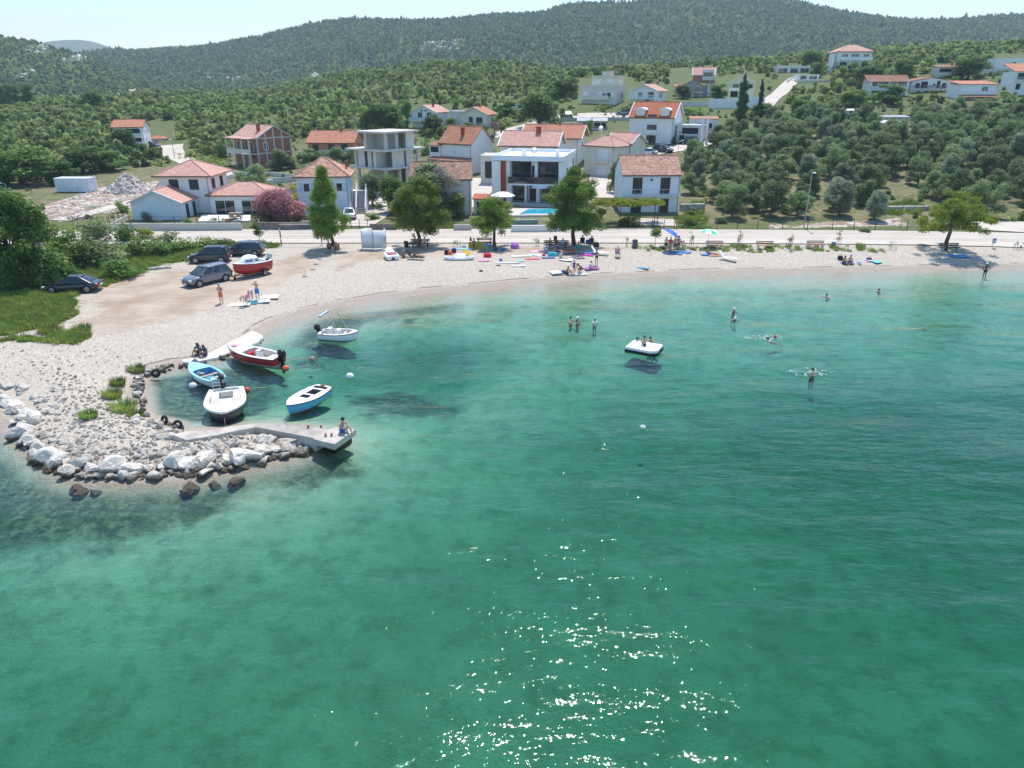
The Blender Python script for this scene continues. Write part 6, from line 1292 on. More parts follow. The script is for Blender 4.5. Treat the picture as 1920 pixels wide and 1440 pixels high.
# ------------------------------------------------------------------ people
SKIN = P((.50, .30, .21), .55, .08, 6., rnd=.0); SKIN_T = P((.34, .18, .115), .55, .1, 6.); SKIN_P = P((.62, .41, .32), .55, .06, 6.); SKIN_D = P((.16, .09, .065), .5, .1, 6.)
HAIRD = P((.018, .013, .010), .6, .3, 20); HAIRB = P((.09, .05, .03), .6, .3, 20); HAIRG = P((.42, .36, .28), .6, .2, 20)
def cloth(c): return P(c, .8, .14, 5.)
STAND = dict(pel=(0,0,.95), wai=(0,.01,1.1), che=(0,.01,1.3), nec=(0,.01,1.47), hea=(0,-.01,1.57), top=(0,-.01,1.70),
  sL=(.18,.01,1.41), eL=(.24,.03,1.14), wL=(.25,-.03,.89), hL=(.25,-.05,.81), sR=(-.18,.01,1.41), eR=(-.24,.03,1.14), wR=(-.25,-.03,.89), hR=(-.25,-.05,.81),
  pL=(.1,0,.90), kL=(.11,-.02,.49), aL=(.11,.03,.09), tL=(.12,-.13,.035), pR=(-.1,0,.90), kR=(-.11,-.02,.49), aR=(-.11,.03,.09), tR=(-.12,-.13,.035))
def pose(**k): d = dict(STAND); d.update(k); return d
def shift(d, dz, keys=('pel','wai','che','nec','hea','top','sL','eL','wL','hL','sR','eR','wR','hR','pL','pR')): return {k: (v[0], v[1], v[2]+dz) if k in keys else v for k, v in d.items()}
SIT = pose(pel=(0,.05,.52), wai=(0,.08,.66), che=(0,.05,.87), nec=(0,.0,1.03), hea=(0,-.04,1.13), top=(0,-.05,1.26), sL=(.18,.03,.97), eL=(.22,-.05,.72), wL=(.14,-.27,.66), hL=(.11,-.34,.63), sR=(-.18,.03,.97), eR=(-.22,-.05,.72), wR=(-.14,-.27,.66), hR=(-.11,-.34,.63),
  pL=(.1,.02,.50), kL=(.14,-.40,.50), aL=(.14,-.42,.09), tL=(.15,-.57,.035), pR=(-.1,.02,.50), kR=(-.14,-.40,.50), aR=(-.14,-.42,.09), tR=(-.15,-.57,.035))
GROUND = pose(pel=(0,.05,.13), wai=(0,.09,.27), che=(0,.05,.47), nec=(0,-.02,.62), hea=(0,-.07,.71), top=(0,-.09,.84), sL=(.18,.0,.56), eL=(.24,-.18,.40), wL=(.12,-.36,.42), hL=(.06,-.41,.40), sR=(-.18,.0,.56), eR=(-.24,-.18,.40), wR=(-.12,-.36,.42), hR=(-.06,-.41,.40),
  pL=(.1,.0,.13), kL=(.13,-.34,.40), aL=(.12,-.52,.08), tL=(.13,-.66,.035), pR=(-.1,.0,.13), kR=(-.13,-.34,.40), aR=(-.12,-.52,.08), tR=(-.13,-.66,.035))
EXTEND = dict(GROUND, kL=(.12,-.40,.14), aL=(.13,-.80,.07), tL=(.14,-.90,.12), kR=(-.13,-.38,.20), aR=(-.12,-.78,.07), tR=(-.13,-.88,.12), eL=(.24,.12,.33), wL=(.26,.22,.10), hL=(.26,.24,.04), eR=(-.24,.12,.33), wR=(-.26,.22,.10), hR=(-.26,.24,.04))
LIE = pose(pel=(0,0,.12), wai=(0,.17,.12), che=(0,.37,.13), nec=(0,.53,.13), hea=(0,.63,.13), top=(0,.76,.12), sL=(.18,.47,.12), eL=(.28,.25,.07), wL=(.26,.02,.05), hL=(.25,-.07,.05), sR=(-.18,.47,.12), eR=(-.28,.25,.07), wR=(-.26,.02,.05), hR=(-.25,-.07,.05), pL=(.1,-.05,.11), kL=(.12,-.46,.11), aL=(.12,-.86,.07), tL=(.14,-.92,.16), pR=(-.1,-.05,.11), kR=(-.12,-.46,.11), aR=(-.12,-.86,.07), tR=(-.14,-.92,.16))
BEND = pose(pel=(0,.12,.93), wai=(0,.0,1.02), che=(0,-.2,1.0), nec=(0,-.37,.93), hea=(0,-.46,.87), top=(0,-.56,.79), sL=(.18,-.32,.93), eL=(.2,-.36,.66), wL=(.17,-.40,.42), hL=(.16,-.41,.34), sR=(-.18,-.32,.93), eR=(-.2,-.36,.66), wR=(-.17,-.40,.42), hR=(-.16,-.41,.34), pL=(.1,.1,.89), pR=(-.1,.1,.89))
CROUCH = pose(pel=(0,.18,.42), wai=(0,.12,.55), che=(0,-.06,.70), nec=(0,-.2,.80), hea=(0,-.29,.85), top=(0,-.35,.95), sL=(.18,-.15,.77), eL=(.24,-.32,.55), wL=(.2,-.42,.33), hL=(.2,-.45,.25), sR=(-.18,-.15,.77), eR=(-.24,-.32,.55), wR=(-.2,-.42,.33), hR=(-.2,-.45,.25), pL=(.1,.12,.40), kL=(.17,-.22,.46), aL=(.14,.02,.09), tL=(.15,-.13,.035), pR=(-.1,.12,.40), kR=(-.17,-.22,.46), aR=(-.14,.02,.09), tR=(-.15,-.13,.035))
HIPS = pose(eL=(.38,.08,1.17), wL=(.2,-.02,1.0), hL=(.15,-.06,.97), eR=(-.38,.08,1.17), wR=(-.2,-.02,1.0), hR=(-.15,-.06,.97))
FOLD = pose(eL=(.25,-.04,1.15), wL=(.08,-.2,1.2), hL=(.01,-.22,1.22), eR=(-.25,-.04,1.15), wR=(-.08,-.2,1.16), hR=(-.01,-.23,1.14))
LOOK = pose(eL=(.30,-.14,1.33), wL=(.12,-.2,1.52), hL=(.06,-.17,1.57), eR=(-.34,-.1,1.36), wR=(-.14,-.18,1.56), hR=(-.08,-.15,1.6))
WATCH = pose(hea=(0,-.05,1.56), top=(0,-.08,1.68), eL=(.25,-.02,1.14), wL=(.1,-.22,1.14), hL=(.04,-.26,1.16), eR=(-.25,-.02,1.14), wR=(-.1,-.22,1.14), hR=(-.04,-.26,1.16))
SWIM = pose(eL=(.34,-.2,1.28), wL=(.42,-.42,1.32), hL=(.44,-.5,1.33), eR=(-.34,-.2,1.28), wR=(-.42,-.42,1.32), hR=(-.44,-.5,1.33))
PRONE = dict(STAND, hea=(0,-.04,.03), top=(0,-.05,.17), nec=(0,.02,-.06), che=(0,.14,-.16), wai=(0,.32,-.24), pel=(0,.48,-.30), pL=(.1,.52,-.31), pR=(-.1,.52,-.31), kL=(.14,.86,-.44), kR=(-.14,.86,-.42), aL=(.15,1.2,-.5), aR=(-.15,1.22,-.46), tL=(.16,1.34,-.53), tR=(-.16,1.36,-.5))
for s_ in 'LR':
    k_ = 1 if s_ == 'L' else -1; PRONE.update({'s'+s_: (.18*k_,.08,-.09), 'e'+s_: (.36*k_,-.1,-.1), 'w'+s_: (.43*k_,-.32,-.05), 'h'+s_: (.44*k_,-.40,-.03)})
TREAD = dict(STAND, **{k: (v[0], v[1], v[2]-1.38) for k, v in SWIM.items()})
TREAD.update(pel=(0,.1,-.50), wai=(0,.08,-.34), pL=(.1,.1,-.52), pR=(-.1,.1,-.52), kL=(.2,-.2,-.66), kR=(-.2,-.2,-.66), aL=(.14,.15,-.86), aR=(-.14,.15,-.86), tL=(.15,.05,-.95), tR=(-.15,.05,-.95))
RAD = dict(pel=.135, wai=.115, che=.14, nec=.052, hea=.092, top=.078, s=.062, e=.043, w=.031, h=.032, p=.085, k=.056, a=.040, t=.034)
def person(label, loc, rz, d, skin=SKIN, sc=1., hair=HAIRD, bottom=None, top=None, hat=None, longhair=False, fem=False, z_off=0.):
    o = thing('person', label, 'person', (loc[0], loc[1], loc[2]+z_off), rz); o.scale = (sc, sc, sc)
    bm = bmesh.new(); lay = bm.verts.layers.skin.verify(); V = {}
    def v(key, co, r):
        q = bm.verts.new(co); q[lay].radius = (r, r); V[key] = q; return q
    for k, co in d.items():
        r = RAD.get(k, RAD.get(k[0], .04)); 
        if fem and k in ('wai', 'che'): r *= .86
        v(k, co, r)
    V['pel'][lay].use_root = True
    for a, b in [('pel','wai'),('wai','che'),('che','nec'),('nec','hea'),('hea','top'),('che','sL'),('sL','eL'),('eL','wL'),('wL','hL'),('che','sR'),('sR','eR'),('eR','wR'),('wR','hR'),('pel','pL'),('pL','kL'),('kL','aL'),('aL','tL'),('pel','pR'),('pR','kR'),('kR','aR'),('aR','tR')]: bm.edges.new((V[a], V[b]))
    # nose
    H0, HT, N0 = Vector(d['hea']), Vector(d['top']), Vector(d['nec']); upv = (HT-N0).normalized(); side = (Vector(d['sL'])-Vector(d['sR'])).normalized(); fw = side.cross(upv).normalized()*1
    if fw.y > 0 and d is not LIE: fw = -fw
    if d is LIE: fw = Vector((0, 0, 1))
    # fingers: four unequal bent fingers and a thumb on each hand
    for s in 'LR':
        W_, P_ = Vector(d['w'+s]), Vector(d['h'+s]); dr = (P_-W_).normalized(); sd = dr.orthogonal().normalized() if abs(dr.z) > .95 else dr.cross(Vector((0, 0, 1))).normalized(); up = dr.cross(sd)
        for i, (ln, of) in enumerate([(.072, -.026), (.08, -.009), (.075, .009), (.06, .026)]):
            p0 = P_+sd*of; q = [p0-dr*.005, p0+dr*ln*.55+up*.004, p0+dr*ln*.9+up*.026]
            ch = [bm.verts.new(c) for c in q]
            for j, c in enumerate(ch): c[lay].radius = (.0095-.001*j, .0095-.001*j)
            ch[0][lay].use_root = True; bm.edges.new((ch[0], ch[1])); bm.edges.new((ch[1], ch[2]))
        p0 = W_.lerp(P_, .55); q = [p0-sd*.015, p0-sd*.045+dr*.02, p0-sd*.052+dr*.055+up*.01]; ch = [bm.verts.new(c) for c in q]
        for j, c in enumerate(ch): c[lay].radius = (.011-.001*j,)*2
        ch[0][lay].use_root = True; bm.edges.new((ch[0], ch[1])); bm.edges.new((ch[1], ch[2]))
    me = bpy.data.meshes.new('body'); bm.to_mesh(me); bm.free()
    b = mobj('body', me, skin, o, True); b.modifiers.new('skin', 'SKIN').use_smooth_shade = True; m_ = b.modifiers.new('sub', 'SUBSURF'); m_.levels = 1; m_.render_levels = 1
    # face: nose, eyes, mouth and ears, small at this distance
    c = H0.lerp(HT, .35); f = MB()
    for off, r in ((fw*.097+upv*-.005, .014), (side*.088, .02), (side*-.088, .02)): p_ = c+off; f.ball(tuple(p_), r, n=6, m=4)
    f.build('ears_and_nose', skin, o, True); f = MB()
    for off, r in ((fw*.086+side*.033+upv*.022, .010), (fw*.086-side*.033+upv*.022, .010), (fw*.088-upv*.04, .011)): f.ball(tuple(c+off), r, n=6, m=4)
    f.build('eyes_and_mouth', HAIRB, o)
    hm = MB(); hc = H0.lerp(HT, .62)-fw*.018+upv*.012; hm.ball(tuple(hc), .102, .102, .095, 12, 8)
    if longhair: hm.ball(tuple(H0-fw*.06-upv*.05), .085, .06, .14, 10, 6); hm.ball(tuple(N0-fw*.09-upv*.06), .08, .045, .12, 10, 6)
    hm.build('hair', hair, o, True)
    if hat is not None: k = MB(); k.ball(tuple(hc+upv*.03), .112, .112, .085, 12, 8); q = hc+fw*.09+upv*.01; k.ball(tuple(q), .10, .09, .014, 12, 5); k.build('hat', hat, o, True)
    def limb(mb, a, b_, ra, rb, f0=0., f1=1.): a, b_ = Vector(a), Vector(b_); mb.tube(a.lerp(b_, f0), a.lerp(b_, f1), ra, rb, 10)
    if bottom is not None:
        mat, ln = bottom; k = MB(); k.ball(d['pel'], .165, .15, .125, 12, 8)
        for s in 'LR': limb(k, Vector(d['pel']).lerp(Vector(d['p'+s]), .85), d['k'+s], .105, .088 if ln > .3 else .10, 0, ln)
        k.build('shorts' if ln > .3 else 'swim_bottoms', mat, o, True)
    if top is not None:
        mat, kind = top; k = MB()
        if kind == 'bikini': limb(k, d['che'], d['nec'], .152 if not fem else .138, .148 if not fem else .132, -.1, .22)
        else:
            limb(k, d['pel'], d['wai'], .150, .135); limb(k, d['wai'], d['che'], .135, .158); limb(k, d['che'], d['nec'], .16, .10, 0, .8)
            for s in 'LR':
                limb(k, d['che'], d['s'+s], .11, .085)
                if kind == 'shirt': limb(k, d['s'+s], d['e'+s], .08, .065, -.05, .75)
        k.build({'bikini': 'bikini_top', 'shirt': 'shirt', 'suit': 'swimsuit'}[kind], mat, o, True)
    return o
def pp(px, row, z=None):
    return at(px, row) if z is None else gz(px, row, z)
BK, WH, NV, RD = cloth((.015, .015, .018)), cloth((.78, .77, .75)), cloth((.03, .05, .14)), cloth((.55, .04, .05))
person('man in orange red swim shorts and blue cap standing near the grey car', pp(416, 569), R(-12), WATCH, SKIN, 1.02, HAIRB, (cloth((.75, .16, .08)), .75), hat=cloth((.25, .45, .65)))
person('woman in bright pink bikini bottoms bending over a towel', pp(463, 574), R(-35), BEND, SKIN_P, .98, HAIRG, (cloth((.85, .08, .45)), .12), fem=True)
person('pale person bending down behind the woman in pink', pp(471, 563), R(20), BEND, SKIN_P, .96, HAIRG, (cloth((.45, .42, .38)), .4))
person('man in blue shorts with both arms raised to his head', pp(484, 563), R(5), LOOK, SKIN_P, 1.04, HAIRG, (cloth((.02, .25, .50)), .75), hat=WH)
person('person in dark shirt sitting at the left on the flat white rock', pp(374, 664), R(-25), GROUND, SKIN_T, 1., HAIRD, (BK, .9), (cloth((.12, .14, .18)), 'shirt'), longhair=True)
person('person in dark blue dress sitting at the right on the flat white rock', pp(385, 668), R(-15), GROUND, SKIN_T, 1., HAIRD, (NV, .9), (cloth((.05, .06, .10)), 'shirt'), longhair=True)
person('man in blue shorts sitting at the end of the concrete jetty', pp(643, 811, .82), R(60), GROUND, SKIN, 1.04, HAIRD, (cloth((.02, .10, .50)), .6))
def chair(name, lab, loc, rz, col, group=None, back=.55, lounge=False):
    o = thing(name, lab, 'chair', loc, rz, group); fm = P((.55, .56, .57), .4, .1); 
    m = MB(); m.box(-.26, .26, -.26, .24, .38, .42); m.build('seat', col, o)
    m = MB(); m.slab([(-.26, .22, .42), (.26, .22, .42), (.26, .36, .42+back), (-.26, .36, .42+back)], .03); m.build('backrest', col, o)
    for sx in (-1, 1):
        for sy in (-1, 1): m = MB(); m.tube((sx*.25, sy*.23, 0), (sx*.25, sy*.2, .4), .015); m.build('leg', fm, o)
    m = MB()
    for sx in (-1, 1): m.box(sx*.3-.025, sx*.3+.025, -.25, .3, .58, .61)
    m.build('armrest', fm, o); return o
def sun_lounger(lab, loc, rz, col):
    o = thing('sun_lounger', lab, 'lounger', loc, rz); fm = P((.65, .66, .67), .4, .1)
    m = MB(); m.box(-.3, .3, -1.1, .35, .30, .34); m.build('bed', col, o); m = MB(); m.slab([(-.3, .35, .33), (.3, .35, .33), (.3, .8, .95), (-.3, .8, .95)], .04); m.build('backrest', col, o)
    for sx in (-1, 1):
        for y in (-.9, .3): m = MB(); m.tube((sx*.28, y, 0), (sx*.28, y+.08, .31), .018); m.build('leg', fm, o)
    return o
def bench(lab, px, row, rz, w_=1.8, seatc=(.42, .20, .11), legc=(.62, .62, .60), group=None, loc=None):
    p = at(px, row) if loc is None else loc; o = thing('park_bench', lab, 'bench', p, rz, group); wm = P(seatc, .7, .2, 6.)
    m = MB(); [m.box(-w_/2, w_/2, -.25+i*.16, -.12+i*.16, .43, .47) for i in range(3)]; m.build('seat', wm, o)
    m = MB(); [m.slab([(-w_/2, .27+.04*i, .60+i*.17), (w_/2, .27+.04*i, .60+i*.17), (w_/2, .29+.04*i, .72+i*.17), (-w_/2, .29+.04*i, .72+i*.17)], .035) for i in range(2)]; m.build('backrest', wm, o)
    lm = P(legc, .8, .12)
    for sx in (-1, 1): m = MB(); m.box(sx*w_*.38-.06, sx*w_*.38+.06, -.22, .25, 0, .428); m.box(sx*w_*.38-.05, sx*w_*.38+.05, .285, .345, .2, .88); m.build('leg', lm, o)
    return o
DKW = (.05, .045, .04); GB = 'benches along the road'
bench('orange slatted bench half hidden by people under the blue umbrella', 1268, 467, 0, 1.9, group=GB)
bench('orange slatted bench under the green and white parasol', 1340, 467, 0, 2.0, group=GB)
bench('orange slatted bench standing alone between two saplings', 1434, 467.5, 0, 2.0, group=GB)
bench('orange slatted bench beside the small blue lidded bin', 1529, 466.5, 0, 2.0, group=GB)
bench('dark bench under the dome shaped pine', 1780, 471, 0, 2.2, DKW, (.40, .45, .47)); bench('dark bench under the largest pine', 1043, 466, 0, 2.9, DKW, DKW); bench('dark bench under the broad pine', 788, 463.5, 0, 2.2, DKW, DKW); bench('dark low bench beside the yellow beach mats', 908, 461, 0, 1.8, DKW, DKW)
chair('beach_chair', 'dark folding chair of the left sitter under the narrow pine', pp(618, 473), 0, BK); chair('beach_chair', 'dark folding chair of the right sitter under the narrow pine', pp(632, 475), 0, BK)
person('bare chested man in dark shorts on the left chair under the narrow pine', pp(618, 473), 0, SIT, SKIN_T, 1., HAIRG, (cloth((.10, .06, .06)), .6)); person('man in white cap on the right chair under the narrow pine', pp(632, 475), 0, SIT, SKIN_T, 1., HAIRG, (BK, .6), hat=cloth((.6, .52, .3)))
def seated(px, row, lab, rz=0, dz=0., **k): return person(lab, pp(px, row), R(rz), SIT, z_off=dz, **k)
seated(779, 464.5, 'bare chested person at the left end of the bench under the broad pine', skin=SKIN_T, bottom=(BK, .5)); seated(788, 464.5, 'person in reddish top in the middle of the bench under the broad pine', skin=SKIN_T, top=(cloth((.40, .10, .07)), 'shirt'), bottom=(BK, .5)); seated(797, 464.5, 'person in pale top at the right end of the bench under the broad pine', skin=SKIN, top=(cloth((.45, .48, .5)), 'shirt'), bottom=(cloth((.35, .08, .07)), .5))
person('blond person sitting on the ground beside the paddle boat', pp(757, 483), R(60), EXTEND, SKIN_T, 1., HAIRG, (BK, .4)); 
sun_lounger('low dark lounger with a sunbather beside the paddle boat', pp(778, 487), R(70), BK); person('sunbather lying on the low dark lounger under the broad pine', pp(778, 486), R(70), LIE, SKIN, 1., HAIRB, (BK, .3), z_off=.32)
chair('beach_chair', 'tall black folding chair in front of the broad pine bench', pp(765, 470), R(160), BK, back=.75)
seated(889, 468, 'tanned person in black swimwear sitting between the yellow mats', skin=SKIN_T, bottom=(BK, .2), top=(BK, 'bikini')); 
m = MB(); p = pp(889, 466); o = thing('folding_stool', 'low folding stool under the tanned person between the yellow mats', 'stool', p); m.box(-.22, .22, -.2, .2, .38, .42); m.build('seat', BK, o)
for sx in (-1, 1): m = MB(); m.tube((sx*.2, -.18, 0), (sx*.2, .18, .39), .015); m.tube((sx*.2, .18, 0), (sx*.2, -.18, .39), .015); m.build('leg', METAL, o)
seated(1031, 468, 'bare chested man at the left end of the bench under the largest pine', skin=SKIN_T, bottom=(NV, .5)); seated(1043, 468, 'woman in black swimsuit in the middle of the bench under the largest pine', skin=SKIN, bottom=(BK, .2), top=(BK, 'suit'), fem=True); seated(1055, 468, 'man in pale blue shirt at the right end of the bench under the largest pine', skin=SKIN_T, top=(cloth((.35, .48, .60)), 'shirt'), bottom=(cloth((.05, .18, .35)), .6), hair=HAIRG)
chair('beach_chair', 'dark chair just right of the largest pine trunk', pp(1092, 462), 0, BK); chair('beach_chair', 'dark chair beside the grey cool box', pp(1109, 463), 0, BK); seated(1092, 462, 'person in dark clothes seated just right of the largest pine trunk', skin=SKIN_T, top=(BK, 'shirt'), bottom=(BK, .6)); seated(1109, 463, 'person in dark clothes seated beside the grey cool box', skin=SKIN_T, top=(cloth((.05, .05, .07)), 'shirt'), bottom=(BK, .6))
chair('beach_chair', 'green folding chair with its back turned under the largest pine', pp(1084, 475), R(180), cloth((.03, .22, .18))); seated(1084, 475, 'person with back turned in the green folding chair', 180, skin=SKIN_T, top=(cloth((.06, .16, .22)), 'shirt'), bottom=(NV, .6))
chair('beach_chair', 'dark blue chair left of the orange hammock bed', pp(1044, 478), R(-90), NV); seated(1044, 478, 'person in dark blue leaning back left of the orange bed', -80, skin=SKIN_T, top=(NV, 'shirt'), bottom=(BK, .6))
person('person in pale striped shirt sitting on the pebbles by turquoise bags', pp(1052, 485), R(50), EXTEND, SKIN_P, 1., HAIRG, (cloth((.6, .5, .5)), .4), (cloth((.55, .52, .6)), 'shirt'))
person('woman in black bikini with long dark hair standing by the deck chair', pp(1118, 497.5), R(8), FOLD, SKIN, .98, HAIRD, (BK, .12), (BK, 'bikini'), longhair=True, fem=True)
person('girl in purple swimsuit with hands on hips', pp(1076, 513.5), R(5), HIPS, SKIN, .80, HAIRD, (cloth((.16, .02, .24)), .1), (cloth((.16, .02, .24)), 'suit'), fem=True)
person('man in grey shorts crouching beside the girl in purple', pp(1088, 512), R(-60), CROUCH, SKIN_T, 1.05, HAIRD, (cloth((.12, .13, .14)), .7))
person('person sitting on a towel at the waterline, reaching to the girl in purple', pp(1064, 514), R(60), dict(GROUND, eR=(-.2, -.3, .5), wR=(-.16, -.52, .48), hR=(-.16, -.6, .47)), SKIN_T, .95, HAIRD, (BK, .3))
person('pale person in white sitting on the purple mat', pp(1107, 504), R(75), GROUND, SKIN_P, .95, HAIRD, (WH, .7), (WH, 'shirt'))
chair('beach_chair', 'dark beach chair of the person in pink with white hat', pp(1158, 482), 0, BK); seated(1158, 482, 'person in pink shirt and white hat sitting alone with a pale towel', skin=SKIN_P, top=(cloth((.80, .40, .42)), 'shirt'), bottom=(cloth((.45, .45, .58)), .9), hat=WH)
person('boy in black shorts at the left of the group under the blue umbrella', pp(1248, 471), R(-30), STAND, SKIN, .92, HAIRD, (BK, .6)); person('woman in red and green swimwear under the blue umbrella', pp(1256, 473), R(160), STAND, SKIN_T, .98, HAIRG, (cloth((.12, .45, .30)), .2), (RD, 'suit')); person('man in dark grey shorts with his back turned by the bench', pp(1265, 473), R(175), STAND, SKIN, 1.03, HAIRB, (cloth((.10, .10, .11)), .7)); person('man in brown shorts at the right of the group near the bench', pp(1271, 471.5), R(160), STAND, SKIN, 1.02, HAIRB, (cloth((.16, .12, .11)), .7))
person('man in blue shorts sitting with back to the bench under the green parasol', pp(1328, 477), R(100), EXTEND, SKIN_T, 1.03, HAIRB, (cloth((.03, .12, .5)), .5)); person('person lying on a red and white towel in front of the bench', pp(1342, 478.5), R(-80), LIE, SKIN, .95, HAIRD, (RD, .2))
person('left one of the pair sitting near the waterline', pp(1582, 494), R(15), GROUND, SKIN_T, 1., HAIRD, (NV, .5)); person('right one of the pair sitting near the waterline', pp(1593, 493), R(-5), GROUND, SKIN, 1., HAIRB, (NV, .4))
q = wat(1845, 520); person('woman in black bikini and white hat standing in the shallows with hands on hips', (q[0], q[1], -.28), R(180), HIPS, SKIN_D, 1.02, HAIRD, (BK, .14), (BK, 'bikini'), hat=WH, fem=True)
# bathers
def bather(px, row, lab, dep, rz=0, d=SWIM, **k): q = wat(px, row); return person(lab, (q[0], q[1], -dep), R(rz), d, **k)
bather(1070, 602, 'dark haired bather holding hands with a capped bather', 1.33, 60, skin=SKIN_P, bottom=(BK, .2)); bather(1083, 603, 'bather with white cap and dark blue top facing another bather', 1.33, -70, skin=SKIN, top=(NV, 'suit'), hat=WH)
bather(1115, 609, 'child in white shirt and blue shorts wading alone', .95, 10, WATCH, skin=SKIN, sc=.85, top=(WH, 'shirt'), bottom=(cloth((.08, .25, .5)), .6), hair=HAIRB)
bather(1550, 555, 'dark haired swimmer left of the other near the right shore', 0, -40, PRONE, skin=SKIN_P); bather(1648, 545, 'dark haired swimmer nearest the dome shaped pine shadow', 0, -30, PRONE, skin=SKIN_P)
bather(1376, 585, 'swimmer in white cap, upper of the two in line', 0, 10, TREAD, skin=SKIN_T, hat=WH); bather(1378, 599, 'swimmer in white cap, lower of the two in line', 0, -10, PRONE, skin=SKIN_T, hat=WH)
bather(1440, 637, 'swimmer splashing towards a red ball', 0, -80, PRONE, skin=SKIN_P); bather(1523, 704, 'dark haired bather waist deep in splashing water', 1.2, 170, WATCH, skin=SKIN_P, bottom=(NV, .5), hair=HAIRD)
q = wat(1453, 634); o = thing('ball', 'red ball floating beside the splashing swimmer', 'ball', (q[0], q[1], .1)); m = MB(); m.ball((0, 0, 0), .13, n=12, m=8); m.build('ball', RD, o, True); 
def splash(name, lab, px, row, rx, ry, n, seed):
    q = wat(px, row); r = np.random.default_rng(seed); th = r.uniform(0, 6.28, n); rad = r.random(n)**.6; P_ = np.stack([np.cos(th)*rad*rx, np.sin(th)*rad*ry, np.abs(r.normal(0, .08, n))], 1)
    m = MB(); [m.ball(tuple(p), r.uniform(.02, .07), None, .03, 5, 3) for p in P_]; o = m.build(name, P((.85, .88, .88), .3, .03), None, True); o.location = (q[0], q[1], .02); tag(o, kind='stuff')
splash('splash', '', 1430, 635, 1.6, .7, 60, 1); splash('splash', '', 1520, 700, 1.5, .8, 70, 2)
# raft with children
q = gz(1207, 650, .25); o = thing('raft', 'white square swimming raft with dark rim carrying children', 'raft', (q[0], q[1], .0), R(-28))
m = MB(); m.prism([(-1.15, -.85), (.85, -.95), (1.25, -.6), (1.2, .9), (-1.1, .95)], .12, .34); m.build('platform', GEL, o, bevel=.05); m = MB(); m.prism([(-1.18, -.88), (.86, -.98), (1.28, -.62), (1.23, .93), (-1.13, .98)], -.08, .118); m.build('rim', BK, o)
b_ = (q[0], q[1], 0)
person('child with dark hair leaning on the left edge of the raft', gz(1194, 647, .0)+[0, 0, .28], R(-20), TREAD, SKIN, .95, HAIRD); person('child sitting upright in the middle of the raft', gz(1208, 648, .34), R(190), GROUND, SKIN, .85, HAIRD, (NV, .4)); person('child with brown hair behind the right side of the raft', gz(1219, 645, .0)+[0, 0, .25], R(10), TREAD, SKIN, .95, HAIRB); person('swimmer holding the near corner of the raft', gz(1228, 661, 0.), R(150), TREAD, SKIN, 1., HAIRD)

